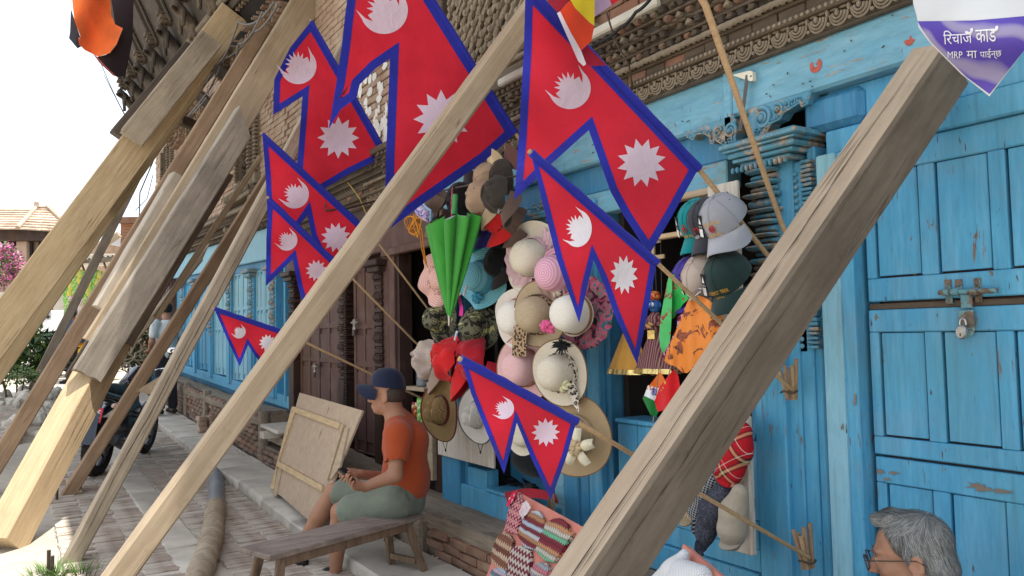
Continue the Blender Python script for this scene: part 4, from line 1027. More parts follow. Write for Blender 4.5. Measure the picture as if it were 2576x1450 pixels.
xprop((178, 955), (300, 760), -9.3, None, .14, m_wood("umber_timber", (.13, .095, .07, 1), (.22, .17, .125, 1), (.9, 12, 12), .5), "dark umber beam half hidden behind the yellow lower length", seed=59, foot=False)
# pegs, wedges and grass at the feet
def peg(p, h, label):
    m = MB().tube([p, p + np.array((.01, 0, h))], .012, 8); o = m.build("iron_peg", IRON); tag(o, label, "peg", "iron pegs driven in beside the props"); return o
peg(WZ(122, 1447, 0), .16, "left one of two rusty pegs in the grass tuft"); peg(WZ(131, 1450, 0), .13, "right one of two rusty pegs in the grass tuft"); peg(WZ(143, 1262, .08), .30, "lone iron peg behind the wedge of the reddish beam")
p = WZ(156, 1250, .08); tag(MB().box(p + np.array((-.05, .1, .05)), (.22, .12, .10), Matrix.Rotation(.5, 3, 'Y'), .006).build("wooden_wedge", TANW), "small wooden wedge behind the foot of the reddish beam", "wedge")
p = on_x((388, 965), -7.6); 
w_ = MB().prism([(-.16, -.06), (.13, .10), (.06, -.12)], lambda a, b, d: tuple(Vector(p) + Vector((d, a * .9, b))), -.03, .03); tag(w_.build("wooden_wedge", TANW), "triangular wooden wedge stuck on the grey cracked beam", "wedge")
GRASS = m_plain("grass_blade", (.10, .17, .045), .7, .35, 30)
def tuft(name, base, n, h, spread, label):
    m = MB()
    for _ in range(n):
        a = rnd.uniform(0, 2 * PI); r = rnd.uniform(0, spread); L = h * rnd.uniform(.4, 1.1); b = np.array(base) + np.array((r * math.cos(a), r * math.sin(a), 0)); lean = rnd.uniform(.1, .9); w = rnd.uniform(.003, .006)
        d = np.array((math.cos(a) * lean, math.sin(a) * lean, 1)); d /= np.linalg.norm(d); sx = np.array((-math.sin(a), math.cos(a), 0)) * w
        P = []
        for i, t in enumerate((0, .4, .75, 1)): c = b + d * L * t + np.array((math.cos(a), math.sin(a), -.6)) * L * .35 * t * t; P += [c - sx * (1 - t), c + sx * (1 - t)]
        m.add(P, [(0, 1, 3, 2), (2, 3, 5, 4), (4, 5, 7, 6)])
    return tag(m.build(name, GRASS), label, "grass tuft", "weeds in the paving")
tuft("grass_tuft", WZ(135, 1450, 0) , 170, .14, .17, "grass tuft round the rusty pegs and foot of the grey beam"); tuft("grass_tuft", WZ(205, 1452, 0), 90, .16, .13, "thin grass on the right of the grey beam foot")
tuft("grass_tuft", WZ(588, 1232, .03), 130, .15, .10, "green weed tuft growing against the stone step"); tuft("grass_tuft", WZ(222, 970, .3), 40, .12, .1, "few weeds by the rubble heap")
# ------------------------------------------------------------------ Nepal flags and their sticks
FRED = m_cloth("flag_red_cloth", (.66, .022, .044), .10, 300, .75, 7, .25); FBLUE = m_cloth("flag_blue_cloth", (.025, .032, .36), .14, 300, .7, 26, .15); FWHITE = m_cloth("flag_white_cloth", (.84, .68, .79), .05, 300, .75, 18, .2)
FWH2 = m_cloth("flag_bright_white_cloth", (.88, .86, .90), .05, 300, .75, 22, .2)
def moon_poly():
    P = []
    for a in np.linspace(162, 378, 34): P.append((math.cos(math.radians(a)), math.sin(math.radians(a))))
    P = [(-.99, .66)] + P[1:-1] + [(.99, .66)]
    P += [(.84, .12), (.64, -.16)]; n = 8
    for i in range(n):
        a0 = i * 180 / n; a1 = (i + .5) * 180 / n
        if i: P.append((.43 * math.cos(math.radians(a0)), .02 + .46 * math.sin(math.radians(a0))))
        P.append((.70 * math.cos(math.radians(a1)), .02 + .80 * math.sin(math.radians(a1))))
    P += [(-.64, -.16), (-.84, .12)]; return P
def sun_poly(n=12): return [((1 if i % 2 == 0 else .66) * math.sin(PI * i / n), (1 if i % 2 == 0 else .66) * math.cos(PI * i / n)) for i in range(2 * n)]
def inset(poly, w):
    n = len(poly); A = sum(poly[i][0] * poly[(i + 1) % n][1] - poly[(i + 1) % n][0] * poly[i][1] for i in range(n)); s = 1 if A > 0 else -1; out = []
    for i in range(n):
        p0, p1, p2 = (np.array(poly[j % n], float) for j in (i - 1, i, i + 1)); d0 = (p1 - p0) / np.linalg.norm(p1 - p0); d1 = (p2 - p1) / np.linalg.norm(p2 - p1)
        n0 = np.array((-d0[1], d0[0])) * s; n1 = np.array((-d1[1], d1[0])) * s; b = n0 + n1; k = max(.28, (b @ b) / 2); out.append(tuple(p1 + b * w / k * 1.0 if k > .3 else p1 + b / np.linalg.norm(b) * w * 2.6))
    return out
def cloth2d(polys, step):
    """fill each 2-D polygon and cut it along a grid so that it can drape"""
    bm = bmesh.new()
    for poly in polys:
        vs_ = [bm.verts.new((p[0], p[1], 0)) for p in poly]
        try: bm.faces.new(vs_)
        except ValueError: pass
    bmesh.ops.remove_doubles(bm, verts=bm.verts, dist=.01); bmesh.ops.triangulate(bm, faces=bm.faces)
    A = np.array([v.co[:2] for v in bm.verts]); lo, hi = A.min(0), A.max(0)
    for ax in (0, 1):
        c = lo[ax] + step * .5
        while c < hi[ax]:
            co = [0, 0, 0]; no = [0, 0, 0]; co[ax] = c; no[ax] = 1
            bmesh.ops.bisect_plane(bm, geom=bm.verts[:] + bm.edges[:] + bm.faces[:], plane_co=co, plane_no=no, dist=1e-4); c += step
    bm.verts.ensure_lookup_table(); V = [(v.co.x, v.co.y) for v in bm.verts]; Q = [[v.index for v in f.verts] for f in bm.faces]; bm.free(); return V, Q
def flag(poly, hoist, X, bw, moon, sun, stick, label, amp=.03, fold=3.0, white=None, grp="national flags on sticks along the house", ph=0.0, lean=0.0, name="flag"):
    """poly: outline in the photograph; the cloth hangs in the street-wise plane x = X under its stick"""
    A, B = np.array(hoist[0], float), np.array(hoist[1], float); hd = (B - A) / np.linalg.norm(B - A); HL = np.linalg.norm(B - A); hn = np.array((-hd[1], hd[0]))
    if hn[1] < 0: hn = -hn
    def P3(p, off=0.0):
        q = np.array(p, float); s = (q - A) @ hd / HL; t = max(0.0, (q - A) @ hn / HL)
        dx = amp * min(1, t * 2.2) * (math.sin(fold * 2 * PI * (s * .8 + t * .25) + ph) + .45 * math.sin(fold * 4.7 * (s - .4 * t) + 1 + ph)) + lean * t
        return WX(p[0], p[1], X + dx + off)
    amp *= 1.7
    f = thing(name, label, "flag", P3(A), grp)
    inn = inset(poly, bw * .9); step = max(9, bw * .9)
    V, Q = cloth2d([inn], step); MB().add([P3(v) for v in V], Q).build("cloth", FRED, f, ang=180)
    n = len(poly); V, Q = cloth2d([[poly[i], poly[(i + 1) % n], inn[(i + 1) % n], inn[i]] for i in range(n)], step)
    m = MB(); m.add([P3(v, .0016) for v in V], Q); m.add([P3(v, -.0016) for v in V], [q[::-1] for q in Q]); m.build("border", FBLUE, f, ang=180)
    up = -hd; rt = np.array((-up[1], up[0]))
    def emb(nm, unit, c, r, asp=1.0, rot=0.0):
        u = up * math.cos(rot) + rt * math.sin(rot); w = rt * math.cos(rot) - up * math.sin(rot)
        pl = [(c[0] + (w[0] * a + u[0] * b) * r * asp, c[1] + (w[1] * a + u[1] * b) * r) for a, b in unit]
        V, Q = cloth2d([pl], step); m = MB(); m.add([P3(v, .002) for v in V], Q); m.add([P3(v, -.002) for v in V], [q[::-1] for q in Q]); m.build(nm, white or FWHITE, f, ang=180)
    if moon: emb("moon", moon_poly(), *moon)
    if sun: emb("sun", sun_poly(), *sun)
    m = MB(); m.tube([P3(A + hd * HL * t, .0) for t in np.linspace(0, 1, 12)], [(.013 if HL < 500 else .018) + .0015 * math.sin(t * 40) for t in np.linspace(0, 1, 12)], 10); m.build("sleeve", FBLUE, f)
    if stick is not None:
        S = [P3(A - hd * 6)] + [P3(B)] + [np.array(q, float) for q in stick]
        m = MB(); m.tube(S, .0075 if HL < 500 else .010, 8); m.build("stick", STICK, f)
    return f
b3 = lambda px, py, Y=2.52: WY(px, py, Y)
flag([(660, 337), (935, 590), (900, 660), (850, 725), (812, 660), (784, 593), (773, 540), (757, 563), (690, 640), (674, 560), (668, 440)], [(660, 337), (935, 590)], -5.03, 15, ((741, 489), 36), ((845, 598), 38), [b3(1075, 775)], "middle sized flag, upper of the two overlapping flags left of the green umbrella", .02, 3, ph=1)
flag([(676, 499), (866, 680), (830, 742), (768, 788), (748, 715), (736, 653), (669, 720), (670, 600)], [(676, 499), (866, 680)], -4.9, 13.5, ((721, 604), 27), ((796, 681), 28), [b3(1071, 888)], "smaller flag overlapping the lower left of a similar one", .018, 3, ph=3)
flag([(539, 777), (722, 839), (700, 885), (668, 930), (640, 893), (624, 868), (603, 923), (570, 850)], [(539, 777), (722, 839)], -4.93, 8.5, ((601, 835), 17, 1, .5), ((673, 863), 22), [b3(1066, 1005)], "smallest of the flags, low at the left before the blue shutters", .012, 3, FWH2, ph=2)
flag([(783, 53), (972, 384), (945, 405), (880, 437), (818, 474), (742, 525), (748, 410), (761, 243), (687, 290), (690, 200), (730, 120)], [(783, 53), (972, 384)], -5.9, 17, ((750, 166), 46), ((851, 347), 53), [b3(1010, 450)], "flag half hidden behind the tan beam and the largest flag", .03, 2.5, ph=.5)
flag([(915, -275), (1297, 335), (1222, 403), (1062, 515), (975, 580), (969, 483), (972, 370), (981, 148), (946, 172), (905, 213), (897, 246), (858, 275), (827, 325), (845, 215), (859, 120), (868, 40), (890, -120)], [(915, -275), (1297, 335)], -3.88, 24, ((966, 26), 60), ((1112, 298), 72), [b3(1398, 500)], "largest flag at the top centre, crossed by the long tan beam", .022, 2.2, ph=4)
flag([(1322, -35), (1757, 425), (1690, 545), (1633, 642), (1570, 545), (1536, 483), (1481, 328), (1390, 410), (1294, 503), (1305, 350), (1318, 120)], [(1322, -35), (1757, 425)], -2.12, 22, ((1433, 222), 53, 1, .12), ((1614, 410), 62), [b3(1935, 648)], "large flag hanging from the top right with the striped prayer flag over it", .03, 3, ph=2.2)
flag([(1335, 384), (1652, 661), (1632, 772), (1603, 918), (1545, 790), (1513, 700), (1493, 655), (1478, 720), (1457, 813), (1400, 650), (1362, 500)], [(1335, 384), (1652, 661)], -1.95, 17, ((1452, 575), 47, .78, -.25), ((1570, 692), 50, .7), [b3(1990, 980)], "flag with bright white emblems in front of the sun hats", .02, 2.5, FWH2, ph=5)
flag([(1160, 905), (1450, 1061), (1425, 1150), (1386, 1258), (1335, 1150), (1300, 1064), (1285, 1130), (1268, 1192), (1225, 1090), (1185, 990)], [(1160, 905), (1450, 1061)], -1.88, 13.5, ((1266, 1028), 27), ((1373, 1088), 36), [b3(2035, 1403)], "small flag low in the centre above the knitted caps", .016, 2.5, ph=.2)
# long bamboo pole at the top right, and two bundles of sticks tied on the post
tag(MB().tube([WY(1745, -40, 1.95), WY(1775, 15, 2.0), WY(1965, 560, 2.5), WY(1978, 590, 2.52)], [.013, .0125, .010, .01], 10).build("bamboo_pole", STICK), "long bare bamboo pole rising from the carved column to the top edge", "pole")
def bundle(px, py, label):
    c = WY(px, py, 2.55); t = thing("stick_bundle", label, "stick bundle", c, "stick holders tied on the blue post"); 
    for i in range(5):
        dx, dz = rnd.uniform(-.035, .035), rnd.uniform(.08, .14); MB().tube([c + np.array((dx * .2, -.01 * i, -.03)), c + np.array((dx, -.012 * i - .02, dz))], rnd.uniform(.006, .01), 7).build("stick", STICK if i % 2 else REDW, t)
    MB().tube([c + np.array((.03 * math.cos(a), -.025 + .03 * math.sin(a), .0 + .004 * math.sin(3 * a))) for a in np.linspace(0, 2 * PI, 16)], .004, 6).build("wire_tie", IRON, t)
bundle(1996, 985, "upper bundle of cut sticks wired to the blue post"); bundle(2042, 1408, "lower bundle of cut sticks wired to the blue post")
# striped prayer flag over the big flag
pf = thing("prayer_flag", "striped yellow, orange and white prayer flag bunched at the top", "flag", WX(1440, 60, -2.02))
def sheet(poly, X, mt, nm, par, ph=0, amp=.015, st=12, th=.0008):
    V, Q = cloth2d([poly], st); c = np.mean(poly, 0); f = lambda v, o: WX(v[0], v[1], X + amp * math.sin((v[0] * .8 + v[1] * .35) * .045 + ph) + o)
    m = MB(); m.add([f(v, th) for v in V], Q); m.add([f(v, -th) for v in V], [q[::-1] for q in Q]); return m.build(nm, mt, par, ang=180)
z2 = lambda *P: [(859 + a * .3336, b * .3336) for a, b in P]
sheet(z2((1690, -60), (1910, -60), (1907, 195), (1870, 170), (1760, 60)), -1.99, m_cloth("yellow_stripe", (.78, .62, .03), trans=.3), "yellow_stripe", pf)
sheet(z2((1640, 95), (1720, 5), (1765, 62), (1870, 172), (1907, 198), (1885, 310), (1806, 384), (1720, 240)), -1.99, m_cloth("orange_stripe", (.72, .065, .02), trans=.25), "orange_stripe", pf)
sheet(z2((1625, 100), (1650, 88), (1725, 240), (1808, 386), (1845, 485), (1825, 500), (1785, 462)), -1.985, m_cloth("white_stripe", (.7, .62, .66), trans=.2), "white_stripe", pf)
sheet(z2((1530, -60), (1720, -60), (1720, 5), (1632, 98), (1560, 20)), -2.0, m_cloth("maroon_stripe", (.30, .015, .03), trans=.2), "maroon_stripe", pf)
sheet(z2((1850, 345), (2000, 494), (1905, 500), (1835, 488), (1808, 390)), -2.02, m_cloth("dark_red_stripe", (.30, .012, .03), trans=.3), "dark_red_stripe", pf)
sheet(z2((1905, -60), (2005, -60), (2036, 40), (1905, 132)), -2.03, m_cloth("lilac_stripe", (.42, .30, .42), trans=.3), "lilac_stripe", pf)
sheet(z2((2000, -40), (2095, -40), (2092, 5), (2038, 38)), -2.04, m_cloth("red_stripe", (.5, .02, .03), trans=.2), "red_stripe", pf)
# orange banner at the upper left
ob = thing("orange_banner", "bright orange and black cloth hanging from the gallery at the upper left", "banner", WX(240, 60, -9.6))
z1 = lambda *P: [(a * .3336, b * .3336) for a, b in P]
sheet(z1((535, -90), (830, -90), (838, 110), (868, 185), (926, 215), (880, 332), (826, 402), (742, 430), (640, 380), (598, 338), (590, 300), (605, 272), (560, 150)), -9.55, m_cloth("orange_cloth", (.85, .21, .055), trans=.35), "orange_cloth", ob, .5, .12, 8)
sheet(z1((534, 66), (604, 276), (592, 292), (612, 352), (585, 368), (520, 290), (528, 240)), -9.62, m_cloth("slate_cloth", (.045, .06, .085)), "slate_lining", ob, 1, .05, 10)
sheet(z1((826, -90), (1010, -90), (1000, 300), (945, 578), (878, 580), (734, 432), (830, 404), (885, 332), (928, 214), (868, 184)), -9.7, m_cloth("black_lining_cloth", (.022, .014, .017), trans=.05), "black_lining", ob, 2, .06, 10)
sheet(z1((700, 405), (736, 432), (882, 582), (850, 570), (745, 470)), -9.68, m_cloth("rose_edge_cloth", (.42, .12, .10), trans=.3), "rose_edge", ob, 2, .03, 10)
# advertising poster with Devanagari lettering at the upper right
XPO = None
pz = lambda *P: [(1718 + a * .3331, b * .3331) for a, b in P]
po = thing("shop_poster", "white and violet paper poster with white Nepali lettering, pointed at its foot", "poster", WY(2450, 100, 1.9))
def on_post(v, off=0.0):
    u = (v[0] - 2300) / 276; return WY(v[0], v[1], 1.92 - .10 * math.sin(u * 2.4) - .04 * math.sin(v[1] * .02) - off)
def psheet(poly, mt, nm, off=0.0, st=14):
    V, Q = cloth2d([poly], st); m = MB(); m.add([on_post(v, off) for v in V], Q)
    if off == 0: m.add([on_post(v, -.0015) for v in V], [q[::-1] for q in Q])
    return m.build(nm, mt, po, ang=180)
psheet([(2294, -60), (2760, -60), (2760, -20), (2576, 128), (2489, 243), (2418, 187), (2338, 107), (2311, 70), (2306, 40), (2297, 10)], m_plain("poster_paper", (.60, .61, .60), .5, .05), "sheet")
t = NT("poster_violet"); w_ = t.wave(t.co((1, 1, 1), (0, .9, 0)), 4.2, 6, d='X'); t.fin(t.ramp(w_, [(.62, (.085, .055, .36, 1)), (.8, (.20, .17, .40, 1)), (.95, (.28, .25, .42, 1))]), .4)
psheet([(2308, 54), (2450, 52), (2576, 41), (2640, 30), (2640, 80), (2576, 128), (2489, 237), (2431, 194), (2382, 147), (2342, 106), (2318, 72)], t.mat, "violet_field", .002)
# ------------------------------------------------------------------ lettering
def text2d(s):
    cu = bpy.data.curves.new("lettering", 'FONT'); cu.body = s; cu.resolution_u = 3
    o = bpy.data.objects.new("lettering", cu); COL.objects.link(o)
    me = o.to_mesh(); V = np.array([v.co[:2] for v in me.vertices]); Q = [list(p.vertices) for p in me.polygons]; o.to_mesh_clear()
    bpy.data.objects.remove(o); bpy.data.curves.remove(cu); return V, Q
def lettering(s, place, mt, par, name="lettering", x0=0.0, x1=1.0):
    """place(u, v): u 0..1 along the word, v in letter heights"""
    V, Q = text2d(s)
    if len(V) == 0: return None
    lo, hi = V.min(0), V.max(0); u = (V[:, 0] - lo[0]) / (hi[0] - lo[0]); v = (V[:, 1]) / max(.01, hi[1])
    m = MB(); m.add([place(a, b) for a, b in zip(u, v)], Q)
    return m.build(name, mt, par, smooth=False)
WHT = m_plain("white_print", (.75, .76, .78), .6, .03); GOLD = m_plain("gold_thread", (.62, .33, .03), .7, .2, 60); REDT = m_plain("red_thread", (.45, .02, .02), .7, .2, 60)
def post_word(s, xa, ya, xb, yb, hpx, mt=None):
    dx, dy = xb - xa, yb - ya; L = math.hypot(dx, dy); n = (dy / L, -dx / L)
    lettering(s, lambda u, v: on_post((xa + dx * u + n[0] * v * hpx, ya + dy * u + n[1] * v * hpx), .004), mt or WHT, po)
post_word("\u093f\u0930\u091a\u093e\u091c", 2374, 112, 2446, 108, 34); post_word("\u0915\u093e\u0921", 2456, 108, 2507, 104, 32)
for cx, cy in ((2437, 77), (2500, 71)):
    m = MB(); m.tube([on_post((cx + 8 * math.cos(a), cy + 7 * math.sin(a)), .004) for a in np.linspace(-.6, 2.6, 9)], .0028, 5); m.build("vowel_mark", WHT, po)
post_word("MRP", 2384, 147, 2421, 147, 17); post_word("\u092e\u093e", 2432, 147, 2458, 146, 18); post_word("\u092a\u093e\u0908\u0928\u094d\u091b", 2466, 146, 2520, 142, 21)
# ------------------------------------------------------------------ hats
HG = "hats hung for sale on the shop front"
def hatM(px, py, Y=2.5, ang=0.0, tilt=0.0, yaw=0.0):
    o = WY(px, py, Y); M = frame(o, (1, 0, 0), (0, 0, 1), (0, -1, 0)); return M @ Matrix.Rotation(ang, 4, 'Z') @ Matrix.Rotation(tilt, 4, 'X') @ Matrix.Rotation(yaw, 4, 'Y')
def hat_shell(R, rc_, hc, wave=(0, 0, 0), droop=0.0, e=1.0, flat=.5, dent=0.0):
    prof = [(0.001, hc), (rc_ * .35, hc * .995), (rc_ * .62, hc * (.93 + .05 * flat)), (rc_ * .84, hc * (.74 + .12 * flat)), (rc_ * .95, hc * .45), (rc_ * 1.0, hc * .12), (rc_ * 1.06, 0)]
    nb = 8; brim = [(rc_ * 1.06 + (R - rc_ * 1.06) * i / nb) for i in range(1, nb + 1)]
    pts = [(r, z, 0) for r, z in prof] + [(r, 0, (r - rc_) / (R - rc_)) for r in brim] + [(r, -.004, (r - rc_) / (R - rc_)) for r in brim[::-1]] + [(rc_ * .98, -.004, 0), (rc_ * .9, hc * .3, 0)]
    n = 56; V = []
    for r, z, b in pts:
        for k in range(n):
            a = 2 * PI * k / n; zz = z + droop * b ** 1.5 + wave[0] * math.sin(wave[1] * a + wave[2]) * b ** 1.4 + .35 * wave[0] * math.sin((wave[1] * 2 - 1) * a + 1) * b ** 2
            if dent and b == 0: zz -= dent * math.exp(-((math.cos(a) * r) / (rc_ * .35)) ** 2) * (z / hc) ** 3
            rr = r * (1 + (.03 * math.sin(wave[1] * a + wave[2] + 1) if b > .5 and wave[0] else 0)); V.append((rr * math.cos(a) * e, rr * math.sin(a), zz))
    m = MB(); N = len(pts); m.add(V, [(i * n + k, i * n + (k + 1) % n, (i + 1) * n + (k + 1) % n, (i + 1) * n + k) for i in range(N - 1) for k in range(n)]); return m
def band(rc_, z0, z1, e=1.0, t=.004):
    m = MB(); n = 40; rr = lambda z: rc_ * (1.05 - .06 * z / .1)
    V = [];
    for z, o in ((z0, t), (z1, t), (z1, 0), (z0, 0)): V += [((rr(z) + o) * math.cos(2 * PI * k / n) * e, (rr(z) + o) * math.sin(2 * PI * k / n), z) for k in range(n)]
    m.add(V, [(i * n + k, i * n + (k + 1) % n, ((i + 1) % 4) * n + (k + 1) % n, ((i + 1) % 4) * n + k) for i in range(4) for k in range(n)]); return m
def sunhat(px, py, rpx, crpx, mt, label, Y=2.5, hc=.11, wave=(.012, 5, 0), droop=.01, bandm=None, tilt=0.0, yaw=.0, ang=0.0, brim_m=None, e=1.0, flat=.5, name="sun_hat", edge=None, bw=(.004, .03)):
    M = hatM(px, py, Y - .055, ang, tilt, yaw + .34); d = depth(M.translation) / FPX; R, r = rpx * d, crpx * d
    h = thing(name, label, "hat", M, HG); hat_shell(R, r, hc, wave, droop, e, flat).build("body", mt, h, 50, local=True)
    if bandm is not None: band(r, bw[0], bw[1], e).build("hat_band", bandm, h, 50, local=True)
    if edge is not None:
        P = [];
        for k in range(65):
            a = 2 * PI * k / 64; P.append((R * math.cos(a) * e * (1 + (.03 * math.sin(wave[1] * a + wave[2] + 1) if wave[0] else 0)), R * math.sin(a) * (1 + (.03 * math.sin(wave[1] * a + wave[2] + 1) if wave[0] else 0)), droop - .002 + wave[0] * math.sin(wave[1] * a + wave[2]) + .35 * wave[0] * math.sin((wave[1] * 2 - 1) * a + 1)))
        MB().tube(P, .0035, 6, cap=False).build("brim_edge", edge, h, 60, local=True)
    return h, R, r
PINKS = m_straw("pink_straw", (.60, .33, .28, 1), (.76, .50, .44, 1), 70, 'ring'); PINKF = m_straw("pink_felt", (.62, .36, .36, 1), (.74, .50, .49, 1), 120, 'n'); ROSE = m_straw("rose_straw", (.58, .28, .38, 1), (.76, .45, .55, 1), 80, 'ring')
AQUA = m_straw("aqua_straw", (.10, .36, .46, 1), (.22, .52, .60, 1), 75, 'ring'); CREAM = m_straw("cream_straw", (.56, .50, .38, 1), (.72, .66, .54, 1), 120, 'n'); IVORY = m_straw("ivory_straw", (.66, .62, .54, 1), (.80, .77, .70, 1), 120, 'n')
STRAWT = m_straw("tan_straw", (.36, .275, .17, 1), (.50, .40, .27, 1), 120, 'n'); STRAWB = m_straw("biscuit_straw", (.34, .24, .13, 1), (.50, .38, .23, 1), 95, 'zig'); STRAWZ = m_straw("herringbone_straw", (.17, .095, .035, 1), (.50, .37, .17, 1), 70, 'zig')
STRAWG = m_straw("silver_straw", (.36, .34, .30, 1), (.68, .66, .60, 1), 70, 'zig'); LEO = m_leopard("leopard_ribbon", (.40, .28, .17, 1), (.25, .15, .08, 1), (.02, .012, .01, 1)); LEOB = m_leopard("snow_leopard_ribbon", (.62, .56, .48, 1), (.3, .26, .2, 1), (.012, .01, .012, 1), 60)
SALMON = m_cloth("salmon_ribbon", (.62, .24, .18)); TANRIB = m_cloth("brown_ribbon", (.30, .12, .075)); BRAID = m_straw("braid_trim", (.16, .08, .04, 1), (.44, .28, .15, 1), 150, 'zig'); LACE = m_cloth("pink_lace", (.62, .42, .46), .25, 60, .95, 40); VEIL = m_cloth("pink_veil", (.64, .40, .44), .15, 200, .8, 30, .35)
CAMO = m_blotch("camouflage_cloth", [(.025, .025, .02, 1), (.14, .135, .09, 1), (.065, .075, .042, 1), (.40, .38, .18, 1)], 15, .9, stops=[0, .44, .53, .60])
h, R, r = sunhat(1115, 702, 73, 32, PINKS, "pale pink wavy brimmed sun hat partly behind the green umbrella", wave=(.022, 6, .4), bandm=None, yaw=.1, hc=.085, flat=0)
m = MB()
for i in range(150):
    a = rnd.uniform(0, 2 * PI); q = r * 1.12 + rnd.choice((0, .012, .024, .036)); m.ell((q * math.cos(a), q * math.sin(a), .006 + .003 * math.sin(6 * a)), (.0035, .0035, .002), 6, 3)
m.build("eyelet", m_plain("eyelet_shadow", (.20, .11, .09), .9), h, local=True, kind='stuff')
h, R, r = sunhat(1213, 697, 80, 40, AQUA, "light blue straw sun hat with wavy brim and blue ribbon flower", wave=(.022, 4, 1.2), bandm=m_cloth("blue_hat_ribbon", (.05, .25, .36)), hc=.12, flat=1)
def rosette(par, c, r, mt, n=9, name="ribbon_flower"):
    m = MB()
    for k in range(n):
        a = 2 * PI * k / n + rnd.uniform(-.2, .2); q = r * rnd.uniform(.35, .7); m.ell((c[0] + q * math.cos(a), c[1] + q * math.sin(a), c[2] + rnd.uniform(0, r * .5)), (r * .5, r * .28, r * .3), 8, 5, Matrix.Rotation(a, 3, 'Z') @ Matrix.Rotation(.5, 3, 'Y'))
    m.ell((c[0], c[1], c[2] + r * .4), (r * .3, r * .3, r * .3), 8, 5); return m.build(name, mt, par, local=True)
rosette(h, (-.02, -.125, .02), .045, m_cloth("blue_rosette", (.045, .26, .40), .3, 60, .6, 60))
h, R, r = sunhat(1345, 650, 94, 49, CREAM, "large cream sun hat trimmed with pink lace, topmost on the right panel", wave=(.012, 3, 1), hc=.15, bandm=LACE, bw=(.004, .05), flat=.1)
for k in range(15):
    a = .4 + k * .21; m = MB()
    if k < 3:
        for i in range(6): q = r * 1.12 + .01 * i; m.ell((q * math.cos(a + i * .05), q * math.sin(a + i * .05), .015), (.016, .012, .012), 7, 5)
        m.build("lace_frill", LACE, h, local=True)
m = MB(); m.surf(lambda u, v: (((.07 + .13 * v) * math.cos(2.4 + u * 2.4 + .05 * math.sin(v * 9))), (.07 + .13 * v) * math.sin(2.4 + u * 2.4), .05 - .04 * v + .008 * math.sin(u * 38 + v * 3)), 60, 8); m.build("veil", LACE, h, local=True)
h, R, r = sunhat(1408, 690, 66, 49, ROSE, "pink spiral straw hat half hidden by a flag, thin veil below it", wave=(.01, 4, 0), hc=.15, bandm=VEIL, flat=0, bw=(.004, .03))
m = MB(); m.surf(lambda u, v: (-.11 + .16 * u + .03 * math.sin(v * 5), -.06 - .20 * v - .02 * math.sin(u * 5), .05 - .02 * v + .012 * math.sin(u * 22 + v * 4)), 44, 12); m.build("veil", VEIL, h, local=True)
rosette(h, (.02, -.09, .05), .035, CREAM)
h, R, r = sunhat(1310, 800, 76, 47, IVORY, "plain white sun hat with salmon band, leftmost of its row", wave=(.008, 3, 0), hc=.14, bandm=SALMON, droop=.02, flat=.4, Y=2.46)
h, R, r = sunhat(1357, 792, 83, 48, STRAWT, "tan sun hat with brown leopard print band", Y=2.42, wave=(.008, 3, 2), hc=.14, bandm=LEO, bw=(.003, .045), edge=BRAID, flat=.2)
m = MB(); m.surf(lambda u, v: (-.14 + .10 * u - .03 * v, -.05 - .17 * v, .03 + .01 * math.sin(v * 4) + .01 * u), 6, 10); m.build("ribbon_tail", LEO, h, local=True)
PATT = m_blotch("printed_cotton", [(.025, .018, .022, 1), (.30, .05, .10, 1), (.16, .13, .12, 1), (.45, .075, .15, 1), (.03, .14, .17, 1), (.08, .05, .05, 1)], 16, 1.2, stops=[0, .40, .46, .52, .585, .64])
h, R, r = sunhat(1466, 786, 94, 40, PATT, "pink and purple printed cotton hat with gathered brim behind the white mesh hat", Y=2.5, wave=(.007, 17, 0), hc=.06, bandm=None, droop=.0, yaw=-.1)
h, R, r = sunhat(1447, 790, 56, 49, IVORY, "white mesh hat with brown braid band and black feather flower", Y=2.43, wave=(.004, 3, 0), hc=.14, bandm=BRAID, bw=(.0, .024), flat=.3)
m = MB()
for k in range(60):
    a = rnd.uniform(0, 2 * PI); L = rnd.uniform(.03, .065); c = Vector((-.045, -.155, .05)); d = Vector((math.cos(a) * L, math.sin(a) * L * .7, rnd.uniform(-.01, .03))); m.tube([c, c + d * .6, c + d + Vector((0, -.006, 0))], [.005, .005, .0008], 4)
m.build("feather_flower", BLACK, h, local=True)
rosette(h, (-.13, -.06, .05), .045, m_cloth("hot_pink_petals", (.75, .12, .30), .2, 80, .7, 50), 9, "pink_flower")
h, R, r = sunhat(1322, 925, 86, 46, PINKF, "pale pink felt sun hat with brown ribbon band", Y=2.46, wave=(.012, 2, .5), hc=.14, bandm=TANRIB, bw=(.002, .035), edge=BRAID, flat=.5)
h, R, r = sunhat(1412, 938, 84, 47, CREAM, "cream sun hat with black leopard bow and pale yellow flower", Y=2.42, wave=(.012, 2, 2), hc=.14, bandm=LEOB, bw=(.002, .032), edge=BRAID, flat=.2)
m = MB(); m.surf(lambda u, v: (.05 + .05 * u + .04 * v, -.02 - .15 * v - .02 * u, .04 + .012 * math.sin(v * 5 + u * 3)), 6, 10); m.surf(lambda u, v: (.05 + .05 * v, -.02 + .06 * v + .03 * u, .045 + .02 * math.sin(u * 3)), 6, 8); m.build("ribbon_bow", LEOB, h, local=True)
rosette(h, (.055, -.055, .06), .042, m_cloth("pale_yellow_petals", (.70, .68, .42), .2, 80, .7, 50), 8, "yellow_flower")
h, R, r = sunhat(1450, 1096, 104, 50, STRAWB, "large biscuit straw hat with cream flower at the foot of the column", Y=2.47, wave=(.01, 2, 0), hc=.12, bandm=STRAWT, edge=BRAID)
PET = m_cloth("cream_petals", (.70, .64, .46), .1, 80, .7, 30)
m = MB()
